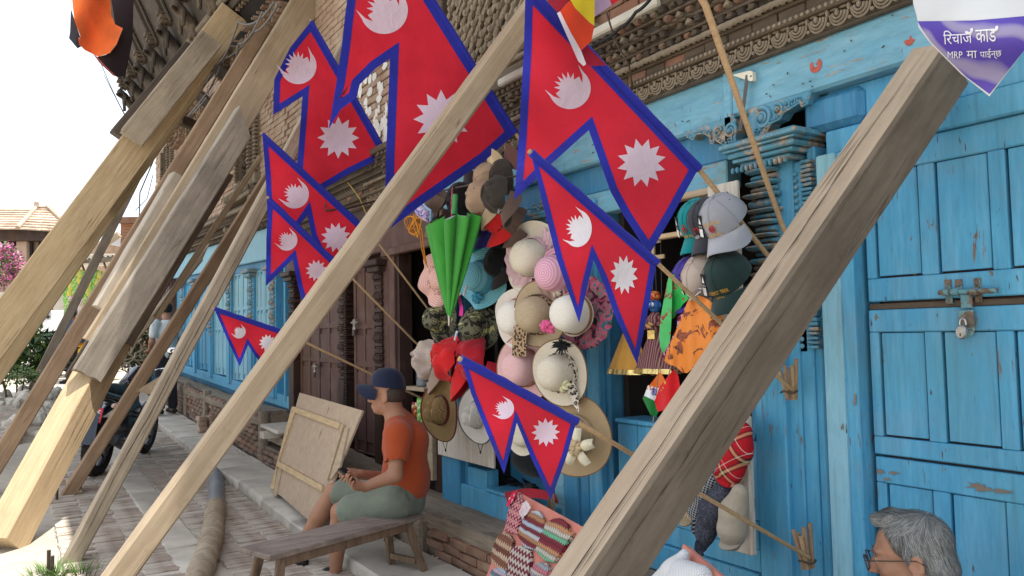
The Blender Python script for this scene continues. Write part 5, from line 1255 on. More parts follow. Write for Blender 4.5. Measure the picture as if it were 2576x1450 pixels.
for k in range(5):
    a = .3 + 2 * PI * k / 5; c = 0; m.surf(lambda u, v: (.085 + (.012 + .085 * u) * math.cos(a + (v - .5) * 1.5 * (1 - u * .72)), -.04 + (.012 + .085 * u) * math.sin(a + (v - .5) * 1.5 * (1 - u * .72)), .13 + .02 * math.sin(u * 3) - .02 * (v - .5) ** 2 * 4), 7, 6)
m.build("flower_petals", PET, h, local=True); rosette(h, (.085, -.04, .14), .04, m_cloth("tan_petals", (.50, .38, .22), .3, 80, .7, 60), 10, "flower_heart")
h, R, r = sunhat(1318, 1085, 60, 40, CREAM, "plain cream straw hat hidden behind the small low flag", Y=2.52, wave=(.006, 3, 0), hc=.06)
for px, py, lab, w, yw in ((1106, 806, "dark camouflage bucket hat behind the tip of the green umbrella", 52, -.1), (1199, 825, "camouflage bucket hat with light green patches below the blue straw hat", 60, .15)):
    sunhat(px, py, w, w * .60, CAMO, lab, Y=2.47, wave=(.006, 3, 1), hc=.11, droop=-.03, yaw=yw, tilt=-.15, flat=.9, name="bucket_hat", bandm=CAMO)
# cowboy hats
def cowboy(px, py, rpx, mt, edge, bandm, label, ang):
    M = hatM(px, py, 2.38, ang, .0, .36); d = depth(M.translation) / FPX; R = rpx * d
    h = thing("cowboy_hat", label, "hat", M, HG); n = 64
    cz = lambda a, b: R * (.62 * b ** 2 * math.cos(a) ** 2 * 1.0 - .10 * b * math.sin(a) ** 2)
    prof = [(0.001, .86, 0), (.14, .86, 0), (.27, .84, 0), (.36, .70, 0), (.42, .4, 0), (.47, .05, 0)]
    rings = [(q, z, 0) for q, z, _ in prof] + [(.47 + .53 * i / 9, 0, i / 9) for i in range(1, 10)] + [(.47 + .53 * i / 9, -.02, i / 9) for i in range(9, 0, -1)] + [(.44, 0, 0)]
    V = []
    for q, z, b in rings:
        for k in range(n):
            a = 2 * PI * k / n; zz = z * R * .95
            if b == 0 and z > .3: zz -= R * .26 * math.exp(-(q * math.cos(a) / .11) ** 2) * (z / .86) ** 2; zz -= R * .12 * max(0, math.sin(a)) * z
            V.append((q * R * math.cos(a) * (.86 if b > 0 else .78), q * R * math.sin(a) * 1.12, zz + (cz(a, b) * .42 if b else 0)))
    N = len(rings); m = MB(); m.add(V, [(i * n + k, i * n + (k + 1) % n, (i + 1) * n + (k + 1) % n, (i + 1) * n + k) for i in range(N - 1) for k in range(n)]); m.build("body", mt, h, 45, local=True)
    MB().tube([(R * math.cos(a) * .86, R * math.sin(a) * 1.12, cz(a, 1) * .42 - .004) for a in np.linspace(0, 2 * PI, 60)], .005, 6, cap=False).build("brim_edge", edge, h, local=True)
    b = MB(); b.surf(lambda u, v: (.475 * R * math.cos(2 * PI * u) * .80, .475 * R * math.sin(2 * PI * u) * 1.13, R * (.05 + .16 * v)), 40, 2, cu=True); b.build("hat_band", bandm, h, local=True)
    MB().tube([(-.01, -1.10 * R, 0), (0, -1.30 * R, 0), (.012, -1.42 * R, .002), (.02, -1.28 * R, 0), (.03, -1.10 * R, 0)], .002, 5).ell((.01, -1.42 * R, 0), (.006, .012, .006), 6, 4).build("chin_cord", BLACK, h, local=True)
MAR = m_cloth("maroon_tape", (.14, .012, .02)); GRYT = m_plain("grey_tape", (.09, .085, .08), .8)
cowboy(1114, 1032, 70, STRAWZ, MAR, MAR, "tan woven cowboy hat with maroon edge and band beside the seated man", .05)
cowboy(1206, 1042, 67, STRAWG, GRYT, m_cloth("grey_hatband", (.36, .34, .30)), "silver white woven cowboy hat with grey edge half behind the low flag", -.05)
# ------------------------------------------------------------------ caps
def capmesh(s=1.0, floppy=0.0, seed=0):
    a, b, h = .098 * s, .082 * s, .105 * s
    def cr(u, v):
        t = 2 * PI * u; e_ = v * PI / 2; q = math.cos(e_) ** .75; z = h * math.sin(e_) ** .9
        fx = 1.0 + .10 * math.cos(t) * math.sin(e_ * 2); g = 1 - .012 * (abs(math.sin(3 * t)) < .08)
        k = floppy * (nz((math.cos(t) * 2.2 + seed, math.sin(t) * 2.2, v * 2.5)) * .030 + nz((math.cos(t) * 5 + seed, math.sin(t) * 5, v * 6)) * .010)
        return ((a * fx * q + k) * math.cos(t) * g, (b * q + k) * math.sin(t) * g, z * (1 - floppy * .10 * (1 + math.sin(t + seed))) + k)
    c = MB().surf(cr, 48, 12, cu=True)
    def br(u, v):
        t = (u - .5) * 2 * 1.22; L = .085 * s * max(0.0, 1 - (t / 1.225) ** 2) ** .7
        x = a * math.cos(t) + L * v * (math.cos(t * .35)); y = b * 1.01 * math.sin(t) + L * v * math.sin(t * .35) * .5
        return (x, y, .004 - .9 * y * y / (.09 * s) * (.3 + .7 * v) - .012 * v * v)
    V = MB(); V.surf(br, 22, 7); V.surf(lambda u, v: (br(u, v)[0], br(u, v)[1], br(u, v)[2] - .004), 22, 7)
    V.surf(lambda u, v: (br(u, 1)[0], br(u, 1)[1], br(u, 1)[2] - .004 * v), 22, 1)
    return c, V
CAPG = "caps hung for sale on the shop front"
def cap(px, py, Y, fwd, up, cm, bm_m, label, s=1.0, floppy=0.0, tagd=False, words=None, button=None):
    o = WY(px, py, Y); f = Vector(fwd).normalized(); u = Vector(up); u = (u - f * u.dot(f)).normalized(); l = u.cross(f)
    c = thing("cap", label, "cap", frame(o, f, l, u), CAPG); A, B = capmesh(s, floppy, px)
    A.build("crown", cm, c, 40, local=True); B.build("visor", bm_m, c, 50, local=True)
    MB().ell((0, 0, .105 * s), (.010, .010, .006), 8, 5).build("button", button or cm, c, local=True)
    m = MB()
    for k in range(6): m.tube([(.0992 * s * math.cos(v_ * PI / 2) ** .75 * (1 + .1 * math.cos(k * PI / 3) * math.sin(v_ * PI)) * math.cos(k * PI / 3), .083 * s * math.cos(v_ * PI / 2) ** .75 * (1 + .1 * math.cos(k * PI / 3) * math.sin(v_ * PI)) * math.sin(k * PI / 3), .1055 * s * math.sin(v_ * PI / 2) ** .9) for v_ in np.linspace(.02, .98, 10)], .0013, 4)
    if floppy < .3: m.build('seam', cm, c, local=True)
    m = MB()
    for k in range(6): t = .52 + k * PI / 3; m.ell((.098 * s * .72 * math.cos(t), .082 * s * .72 * math.sin(t), .077 * s), (.0045, .0045, .0035), 7, 4)
    m.build("eyelet", BLACK, c, local=True, kind='stuff')
    if words:
        for k, (w, mt, z, hh, wd) in enumerate(words):
            def pl(uu, v, z=z, hh=hh, wd=wd):
                t = (uu - .5) * wd / .098; zz = z + v * hh; q = math.cos(math.asin(min(.99, zz / (.105 * s)))) ** .75 * 1.02 + .035
                return (.098 * s * (1.0 + .05) * q * math.cos(t), .082 * s * q * math.sin(t) * 1.05, zz - (uu - .5) ** 2 * .02)
            if w == 'eye':
                m = MB(); P = [pl(.5 + .26 * math.cos(a), .5 + .5 * math.sin(a) * abs(math.sin(a)) ** .3) for a in np.linspace(0, 2 * PI, 17)]; m.tube(P, .0022, 5); m.ell(pl(.5, .5), (.004, .006, .006), 7, 5); m.build("stitched_eye", mt, c, local=True)
            else:
                V, Q = text2d(w); lo, hi = V.min(0), V.max(0); m = MB(); m.add([pl((a - lo[0]) / (hi[0] - lo[0]), b / hi[1]) for a, b in V], Q); m.build("stitched_word", mt, c, local=True, smooth=False)
    if tagd:
        side = tagd; M = Matrix.Translation((.075 * s, side * .052 * s, .052 * s)) @ Matrix.Rotation(side * .62, 4, 'Z') @ Matrix.Rotation(-.45, 4, 'Y')
        q = lambda P: [tuple(M @ Vector(p)) for p in P]
        m = MB(); m.box((0, 0, 0), (.0016, .032, .088)); m.v = q(m.v); m.build("price_tag", BLACK, c, local=True)
        m = MB(); m.add(q([(.002, -.009, .010), (.002, .009, .010), (.002, 0, .036)]), [(0, 1, 2)]); m.add(q([(.002, -.012, -.040), (.002, .013, -.040), (.002, .013, -.008), (.002, -.012, -.010)]), [(0, 1, 2, 3)]); m.build("tag_print", WHT, c, local=True, smooth=False)
        V, Q = text2d("Super One"); lo, hi = V.min(0), V.max(0); m = MB(); m.add(q([(.002, -.013 + .026 * (a - lo[0]) / (hi[0] - lo[0]), -.004 + .008 * b / hi[1]) for a, b in V]), Q); m.build("tag_word", WHT, c, local=True, smooth=False)
    return c
def C(n, c, **k): return m_cloth(n, c, **k)
KH, BK, TANc, OLV, TEAL, NAVY, REDc, BRN, GRY = C("taupe_cap_cloth", (.17, .125, .09)), C("black_cap_cloth", (.014, .014, .016)), C("tan_cap_cloth", (.42, .29, .19)), C("dark_olive_cap_cloth", (.045, .037, .030)), C("teal_cap_cloth", (.005, .24, .25)), C("navy_cap_cloth", (.035, .028, .15)), C("red_cap_cloth", (.55, .02, .022)), C("brown_cap_cloth", (.10, .065, .05)), C("grey_cap_cloth", (.31, .32, .345))
CRMB, DKB, CHAR, DKG, BEI, CRIM, PUR = C("cream_visor", (.62, .47, .29)), C("dark_visor", (.035, .03, .03)), C("charcoal_cap_cloth", (.045, .047, .06)), C("bottle_green_cap_cloth", (.018, .040, .036)), C("beige_cap_cloth", (.46, .38, .32)), C("crimson_cap_cloth", (.36, .014, .025)), C("purple_cap_cloth", (.06, .04, .28))
dn = (-.25, -.50, -.83); upo = (-.15, -.84, .5)
cap(1108, 528, 2.30, (-.6, -.3, -.7), (-.5, -.75, .4), KH, KH, "crumpled taupe cap at the left end of the rod", 1.15, .8)
cap(1172, 505, 2.34, (.3, -.2, .93), (-.2, -.97, -.1), BK, DKB, "black cap with visor upward hanging on the rod", 1.15, .25)
cap(1222, 500, 2.27, (.25, -.35, -.9), (-.35, -.9, .25), TANc, CRMB, "tan cap with cream visor and dark eyelets hanging from the rod", 1.1, .4, words=[("NEPAL", REDT, .02, .018, .06)])
cap(1236, 452, 2.36, (.1, -.2, .97), (-.2, -.95, -.1), TANc, CRMB, "tan cap behind the rod with its cream visor turned up", 1.0, .2)
cap(1264, 492, 2.22, (.45, -.3, -.84), (-.3, -.92, .2), OLV, BRN, "dark olive cap with brown visor in front of the tan cap", 1.1, .45, words=[("NC", WHT, .014, .014, .035)])
cap(1278, 445, 2.34, (.15, -.2, .97), (-.2, -.95, -.1), OLV, C("rust_visor", (.13, .06, .05)), "olive cap with rust brown visor turned up behind the rod", 1.0, .2)
cap(1205, 575, 2.42, dn, upo, TEAL, TEAL, "teal cap half behind the green umbrella", 1.0, .1, words=[("NEPAL", GOLD, .018, .014, .06)])
cap(1232, 560, 2.38, dn, upo, NAVY, C("blue_visor", (.04, .035, .22)), "navy blue cap with gold stitching and a price tag under the tan cap", 1.0, .1, tagd=-1, words=[("NEPAL", GOLD, .012, .014, .06)])
cap(1264, 552, 2.34, (-.2, -.5, -.83), upo, REDc, REDc, "red cap next to the navy one under the rod", 1.0, .1, words=[("N", NAVY, .03, .03, .03)])
cap(1302, 560, 2.40, dn, upo, BRN, BRN, "brown cap with red stitched eye near the white panel", .9, .1, words=[('eye', REDT, .03, .03, .05), ("NEPAL", GOLD, .010, .012, .05)])
cap(1262, 660, 2.50, (-.1, -.4, -.9), (-.3, -.9, .3), BK, DKB, "black cap in the gap between the two hat columns", 1.0, .2)
cap(1090, 905, 2.36, (.15, -.3, -.95), (-.55, -.8, .2), BEI, C("tan_visor", (.34, .26, .20)), "crumpled beige cap over the tan cowboy hat", 1.3, .9)
cap(1146, 905, 2.34, (.2, -.3, -.94), (-.55, -.8, .2), REDc, REDc, "bright red soft cap under the camouflage hats", 1.45, .9)
cap(1208, 905, 2.40, (.3, -.3, -.9), (-.3, -.9, .2), CRIM, CRIM, "crimson soft cap behind the tip of the low flag", 1.4, .6)
# board on the right with baseball caps
dn2, up2 = (.20, -.70, -.69), (-.05, -.60, .80)
cap(1765, 560, 2.40, (.05, -.70, -.71), up2, TEAL, TEAL, "teal cap with a price tag at the back of the three on the board", .98, .05, tagd=-1, words=[('eye', REDT, .035, .03, .05), ("NEPAL", GOLD, .012, .013, .06)])
cap(1790, 560, 2.36, (.12, -.70, -.70), up2, CHAR, CHAR, "charcoal cap between the teal and the grey ones", .98, .05, words=[("NEPAL", WHT, .010, .012, .05), ("M", REDT, .034, .024, .03)])
cap(1828, 556, 2.30, (.22, -.70, -.68), up2, GRY, C("light_grey_visor", (.37, .38, .41)), "light grey cap with gold and red stitching, foremost on the board", 1.04, .05, tagd=-1, words=[("KATHMANDU", GOLD, .056, .012, .085), ('eye', REDT, .032, .022, .05), ("NEPAL", GOLD, .012, .014, .06)])
cap(1752, 705, 2.40, (.05, -.70, -.71), up2, PUR, PUR, "purple cap with a price tag under the teal one", 1.0, .05, tagd=-1)
cap(1785, 705, 2.36, (0, -.6, -.8), up2, BEI, BEI, "stone beige cap with a price tag beside the dark green one", 1.1, .05, tagd=-1)
cap(1838, 702, 2.30, (.22, -.70, -.68), up2, DKG, DKG, "dark bottle green cap with gold lettering above the orange bag", 1.06, .05, tagd=-1, words=[("EVEREST TREK", GOLD, .022, .014, .09), ("NEPAL", GOLD, .004, .008, .04)])
# soft flat caps on the lower right board
def flatcap(pts, mt, label, Y=2.40, thick=.05, visor=None):
    P = [WY(a, b, Y) for a, b, r in pts]; k = depth(P[0]) / FPX
    pr = [rc(P[i], P[i + 1], pts[i][2] * k, pts[i + 1][2] * k, k=.03) for i in range(len(P) - 1)]
    m = sdf_mesh(pr, .008, .03); c = np.mean(P, 0)
    m.v = [(p[0], c[1] + (p[1] - c[1]) * thick / .06 + .010 * nz((p[0] * 13, p[2] * 13, 2)) , p[2]) for p in m.v]
    t = thing("flat_cap", label, "cap", c, CAPG); m.build("crown", mt, t, 60)
    v0, v1 = (WY(q[0], q[1], Y - .02) for q in visor); b = MB()
    d = v1 - v0; b.surf(lambda u, v: tuple(v0 + d * u + np.array((0, -.035, -.02)) * v * math.sin(PI * u) ** .5), 12, 3); b.surf(lambda u, v: tuple(v0 + d * u + np.array((0, -.035, -.02)) * v * math.sin(PI * u) ** .5 + np.array((0, .004, -.004))), 12, 3); b.build("visor", mt, t)
    return t
def m_tartan():
    t = NT("red_tartan"); v = t.co((1, 1, 1), (0, .5, 0)); s_ = t.n('SeparateXYZ'); t.l(v, s_.inputs[0]); col = None
    def bands(o, stops): return t.ramp(t.math('FRACT', t.math('MULTIPLY', o, 11.0)), stops, 'CONSTANT')
    st = [(0, (.42, .015, .022, 1)), (.42, (.02, .022, .025, 1)), (.50, (.55, .42, .22, 1)), (.60, (.02, .022, .03, 1)), (.68, (.42, .015, .022, 1)), (.82, (.65, .6, .55, 1)), (.85, (.42, .015, .022, 1))]
    t.fin(t.mix(.5, bands(s_.outputs[0], st), bands(s_.outputs[2], st)), .9, 0, .1); return t.mat
def m_check(name, a, b, sc):
    t = NT(name); c = t.n('TexChecker'); c.inputs['Scale'].default_value = sc; c.inputs[1].default_value = a; c.inputs[2].default_value = b; t.l(t.co((1, .0, 1), (0, .4, 0)), c.inputs[0]); t.fin(c.outputs[0], .9, 0, .1); return t.mat
TART, HOUND = m_tartan(), m_check("houndstooth_cloth", (.30, .31, .32, 1), (.022, .026, .034, 1), 130); FELT = m_blotch("charcoal_felt", [(.035, .038, .055, 1), (.06, .065, .085, 1), (.10, .105, .125, 1)], 120, .3, stops=[0, .5, .66]); SUEDE = C("sand_suede", (.33, .29, .225), fold=14)
flatcap([(1868, 1086, 26), (1850, 1130, 42), (1838, 1185, 32), (1838, 1205, 20)], TART, "red tartan flat cap at the top of the lower right board", 2.40, .055, ((1800, 1180), (1850, 1222)))
flatcap([(1790, 1205, 24), (1766, 1240, 26), (1750, 1280, 22), (1757, 1320, 14)], HOUND, "black and white houndstooth cap left of the charcoal one", 2.42, .05, ((1745, 1300), (1765, 1345)))
flatcap([(1818, 1240, 30), (1790, 1285, 34), (1775, 1340, 26), (1768, 1380, 10)], FELT, "charcoal felt flat cap with a pointed lower end", 2.38, .05, ((1756, 1350), (1770, 1395)))
flatcap([(1862, 1240, 22), (1846, 1290, 34), (1842, 1335, 36), (1840, 1365, 22)], SUEDE, "sand coloured suede flat cap at the bottom of the lower right board", 2.36, .055, ((1812, 1360), (1862, 1372)))
flatcap([(1730, 1262, 12), (1722, 1288, 16), (1748, 1305, 14)], m_straw("crochet_cord", (.22, .16, .09, 1), (.50, .41, .27, 1), 60, 'zig'), "cord crochet cap poking out behind the houndstooth cap", 2.46, .05, ((1715, 1300), (1740, 1315)))
# boards behind the goods
def board(px0, px1, py0, py1, Y, mt, label, th=.02, lean=0.0, name="display_board"):
    a, b = WY(px0, py0, Y), WY(px1, py1, Y); m = MB().box(((a[0] + b[0]) / 2, Y + th / 2, (a[2] + b[2]) / 2), (abs(b[0] - a[0]), th, abs(a[2] - b[2])), Matrix.Rotation(lean, 3, 'X'), .004); return tag(m.build(name, mt), label, "board", "display boards at the shop front")
board(1100, 1241, 1050, 1180, 2.53, WHITEB, "whitewashed board under the two cowboy hats")
board(1322, 1412, 548, 760, 2.545, m_plain("flowered_board", (.60, .55, .44), .8, .1), "cream printed panel behind the topmost sun hat")
board(1778, 1866, 470, 820, 2.49, WHITEB, "tall pale board carrying the baseball caps")
board(1800, 1892, 1040, 1400, 2.46, WHITEB, "tall pale board carrying the soft flat caps", .03)
tag(MB().bx(*(lambda a, b: (a[0], b[0]))(WY(1640, 597, 2.6), WY(1745, 597, 2.6)), 2.56, 2.60, zw(1680, 602), zw(1680, 590), .003).build("wooden_rail", CREAMW), "pale horizontal batten inside the upper shop window", "rail")
tag(MB().bx(*(lambda a, b: (a[0], b[0]))(WY(1660, 488, 2.62), WY(1790, 488, 2.62)), 2.61, 2.66, zw(1720, 500), zw(1720, 484), .003).build("wooden_rail", TANW), "brown batten under the fascia of the shop window", "rail")
# iron rod the caps hang from, hooks and rods further left
tag(MB().tube([WY(1082, 487, 2.25), WY(1190, 464, 2.25), WY(1300, 443, 2.28), WY(1345, 436, 2.55)], .006, 8).build("iron_rod", IRON), "dark iron rod with caps hanging from it", "rod")
tag(MB().tube([WY(815, 495, 1.75), WY(820, 530, 1.75), WY(870, 526, 1.9), WY(955, 503, 2.55)], .007, 7).build("iron_hook_rod", IRON), "rusty hooked rod sticking out in front of the overlapping flags", "rod")
tag(MB().tube([WY(815, 548, 2.2), WY(930, 548, 2.4), WY(1000, 548, 2.58)], .004, 6).build("thin_rod", IRON), "thin horizontal rod under the hooked rod", "rod")
tag(MB().tube([WY(1100, 815, 2.45), WY(1255, 825, 2.5)], .003, 5).build("hanging_wire", WIRE), "wire carrying the camouflage hats", "wire")
def peg_clip(px, py, ang, label, Y=2.3):
    c = WY(px, py, Y); M = Matrix.Translation(Vector(c)) @ Matrix.Rotation(ang, 4, 'Y'); m = MB().box((0, 0, 0), (.009, .012, .065), None, .002).box((.006, 0, .03), (.007, .012, .012), None, .002); m.v = [tuple(M @ Vector(p)) for p in m.v]
    tag(m.build("clothes_peg", m_plain("peg_plastic", (.72, .74, .76), .4, .05)), label, "clothes peg", "pegs holding the hats")
peg_clip(1147, 845, .55, "white peg between the two camouflage hats"); peg_clip(1132, 943, .05, "white peg under the bright red cap"); peg_clip(1170, 732, .5, "grey peg beside the magenta strap")
# ------------------------------------------------------------------ closed green umbrella hanging by a pink cord
u0 = WY(1143, 540, 2.12); u1 = WY(1130, 820, 2.16); ax = Vector(u1 - u0); UL = ax.length
um = thing("umbrella", "closed bright green umbrella hanging upside down by a pink cord", "umbrella", u0); Mu = frame(u0, (1, 0, .0), Vector((1, 0, 0)).cross(ax) * -1, ax)
UG = m_cloth("umbrella_green_cloth", (.055, .36, .05), .15, 350, .5, 12, .15)
def ucl(u, v):
    a = 2 * PI * u; k = 1 - v; r0 = .245 * k ** .9 + .012; f = abs(math.sin(4.5 * a)) ; sp = 1 - .42 * (1 - f) * min(1, k * 1.8 + .15)
    x = r0 * sp * math.cos(a); y = r0 * sp * math.sin(a) * .5; z = UL * (.07 + .86 * v) - .035 * (1 - f) * (v < .01) + .02 * f * (1 - v) * 0
    return tuple(Mu @ Vector((x, y, z)))
MB().surf(ucl, 108, 16, cu=True).build("canopy", UG, um, 70)
MB().surf(lambda u, v: tuple(Mu @ Vector((.225 * v * math.cos(2 * PI * u) * (1 - .3 * (1 - abs(math.sin(9 * PI * u)))), .150 * v * math.sin(2 * PI * u) * .5, UL * (.005 + .055 * v)))), 54, 3, cu=True).build("lining", m_cloth("silver_lining", (.30, .36, .36), fold=20), um)
m = MB().tube([Mu @ Vector((0, 0, z)) for z in (-.115, -.10, -.05, -.005)], [.012, .016, .014, .018], 12); m.build("handle", m_plain("green_plastic", (.05, .30, .09), .35, .1), um)
MB().tube([Mu @ Vector((0, 0, z)) for z in (UL * .90, UL * .95, UL * 1.0)], [.013, .009, .006], 10).build("tip", STEEL, um)
MB().tube([WY(1139, 468, 2.25), WY(1136, 500, 2.18), WY(1136, 545, 2.12)], .004, 6).build("cord", m_plain("pink_cord", (.62, .12, .16), .7), um)
tag(MB().surf(lambda u, v: tuple(WY(1146 + 10 * math.sin(v * 2.2) + 9 * u - 12 * v * v * 0, 738 + 56 * v + u * 3, 2.2 + .01 * math.sin(v * 6))), 3, 12).build("magenta_strap", m_cloth("magenta_ribbon", (.70, .03, .30))), "short magenta strap hanging right of the green umbrella", "strap")
# folded parasol and orange rope at the left of the umbrella
fp = thing("folded_umbrella", "small folded lilac patterned umbrella hanging by a light blue loop", "umbrella", WY(1068, 535, 2.15))
LIL = m_blotch("lilac_print_cloth", [(.10, .11, .30, 1), (.42, .32, .52, 1), (.60, .52, .62, 1), (.25, .40, .55, 1)], 30, 1, .6, stops=[0, .42, .54, .62])
a, b = WY(1046, 522, 2.12), WY(1084, 548, 2.16); MB().tube([a, a * .7 + b * .3, a * .3 + b * .7, b, b + (b - a) * .08], [.02, .038, .042, .034, .012], 12).build("cloth_roll", LIL, fp, 60)
MB().tube([WY(1058, 487, 2.2), WY(1062, 510, 2.14), WY(1072, 522, 2.09), WY(1084, 530, 2.09), WY(1083, 556, 2.1)], .007, 7).build("loop_strap", m_cloth("light_blue_strap", (.24, .42, .58)), fp)
ro = thing("rope_coil", "orange nylon rope looped over a rod, its ends hanging down the dark doorway", "rope", WY(1042, 560, 2.2)); ORR = m_straw("orange_rope", (.55, .20, .02, 1), (.80, .36, .05, 1), 120, 'zig')
m = MB()
for k in range(7):
    c = WY(1030 + k * 3.5, 562 + 2 * k, 2.2 + .012 * (k % 3)); m.tube([c + np.array((.06 * math.cos(t) * (1 - .05 * k), .012 * math.sin(2 * t + k), .045 * math.sin(t) * (1 + .08 * k))) for t in np.linspace(0, 2 * PI, 22)], .0042, 6)
m.tube([WY(1040, 540, 2.2), WY(1062, 580, 2.22), WY(1068, 640, 2.25), WY(1075, 672, 2.3)], .0045, 6); m.tube([WY(1046, 540, 2.2), WY(1056, 580, 2.22), WY(1062, 630, 2.25), WY(1071, 665, 2.3)], .0045, 6); m.build("coil", ORR, ro)
# ------------------------------------------------------------------ puppets in the window
def puppet(px, py, label, sc=1.0, skirt=None, full=True, Y=2.62):
    o = WY(px, py, Y); t = thing("string_puppet", label, "puppet", o, "string puppets hanging in the shop window"); k = depth(o) / FPX * sc
    L = lambda dx, dy, dz=0: tuple(o + np.array((dx * k * 1.75, dz * k, -dy * k)))
    sk = skirt or STRIPE
    def skf(u, v):
        a = 2 * PI * u; r = (16 + 44 * v) * (1 + .06 * math.sin(10 * a)); return tuple(o + np.array((r * math.cos(a) * k * 1.25, r * math.sin(a) * k * .6, -(68 + 100 * v) * k)))
    MB().surf(skf, 60, 8, cu=True).build("skirt", sk, t, 60)
    MB().surf(lambda u, v: tuple(np.array(skf(u, .90 + .12 * v)) * np.array((1, 1, 1)) + np.array((0, -.004 if math.sin(2 * PI * u) < 0 else .004, 0))), 60, 1, cu=True).build("gold_hem", GOLDC, t)
    if not full: return t
    m = MB().ell(L(0, 0, 0), (15 * k * 1.1, 16 * k, 20 * k), 16, 12); m.ell(L(0, 3, -15), (3.5 * k, 5 * k, 5 * k), 8, 6); m.ell(L(-9, 0, 2), (4 * k, 3 * k, 6 * k), 8, 5); m.ell(L(9, 0, 2), (4 * k, 3 * k, 6 * k), 8, 5); m.build("head", m_plain("puppet_blue", (.03, .12, .36), .35, .15, 60), t)
    m = MB()
    for s in (-1, 1): m.ell(L(s * 3.9, -2, -15.2), (4.6 * k, 2 * k, 4.4 * k), 10, 6)
    m.build("eye", WHT, t); m = MB()
    for s in (-1, 1): m.ell(L(s * 3.9, -2, -17), (2 * k, 1 * k, 2.2 * k), 8, 5); m.tube([L(s * 1, 8, -15.5), L(s * 4, 8.5, -14.5), L(s * 7, 6, -12)], 1.3 * k, 5); m.tube([L(s * 1.2, -8, -15), L(s * 4, -10, -14.5), L(s * 7, -8, -12)], 1.0 * k, 5)
    m.build("painted_mark", BLACK, t)
    m = MB().ell(L(0, -21, 0), (17 * k, 15 * k, 15 * k), 16, 9); [m.ell(L(9 * math.cos(a), -16, -14 * abs(math.sin(a)) - 1), (2.6 * k, 2.6 * k, 3.4 * k), 6, 4) for a in np.linspace(0, 2 * PI, 15)]; m.build("crown", m_blotch("puppet_crown_paint", [(.40, .03, .02, 1), (.60, .30, .06, 1), (.5, .08, .03, 1)], 60, .5, .5), t)
    MB().tube([L(0, 18, 0), L(0, 30, 0), L(0, 62, 0), L(0, 72, 0)], [10 * k, 19 * k, 16 * k, 18 * k], 14).build("tunic", sk, t, 60)
    MB().tube([L(-10, 30, 0), L(-16, 48, -4), L(-8, 56, -20)], [8 * k, 7 * k, 6 * k], 10).tube([L(10, 30, 0), L(17, 46, -4), L(9, 50, -20)], [8 * k, 7 * k, 6 * k], 10).build("sleeve", sk, t, 60)
    MB().ell(L(-2, 53, -22), (12 * k, 4 * k, 5 * k), 10, 6, Matrix.Rotation(.3, 3, 'Y')).ell(L(3, 47, -22), (11 * k, 4 * k, 4 * k), 10, 6, Matrix.Rotation(.3, 3, 'Y')).build("hand", m_plain("puppet_wood", (.48, .26, .10), .5), t)
    MB().box(L(0, 74, -16), (26 * k, 3 * k, 22 * k), None, .001).build("gold_apron", GOLDC, t)
    MB().ell(L(-6, 172, -4), (7 * k, 9 * k, 5 * k), 8, 5).ell(L(6, 172, -4), (7 * k, 9 * k, 5 * k), 8, 5).build("foot", m_plain("puppet_wood_feet", (.30, .14, .06), .5), t)
    m = MB(); [m.tube([L(dx, -20, 0), L(dx * 1.1, -150, 0)], .0012, 4) for dx in (-14, -4, 3, 14)]; m.build("string", WIRE, t)
    MB().box(L(0, -140, 0), (.02, .012, .16 * sc), None, .002).box(L(0, -120, 0), (.15 * sc, .012, .02), None, .002).box(L(3, -160, 0), (.08 * sc, .012, .018), None, .002).build("control_bar", CREAMW, t)
    return t
t = NT("striped_skirt_cloth"); t.fin(t.ramp(t.wave(t.co(), 22, 1, d='X'), [(.2, (.10, .018, .03, 1)), (.45, (.25, .10, .10, 1)), (.6, (.06, .015, .03, 1)), (.85, (.30, .17, .16, 1))]), .85); STRIPE = t.mat
GOLDC = m_plain("gold_foil", (.75, .55, .20), .25, .3, 70, metal=.85)
puppet(1648, 768, "blue faced string puppet with red crown and striped skirt"); puppet(1580, 770, "string puppet in an ochre skirt mostly hidden by a flag", 1.0, m_cloth("ochre_skirt_cloth", (.50, .26, .05)), False)
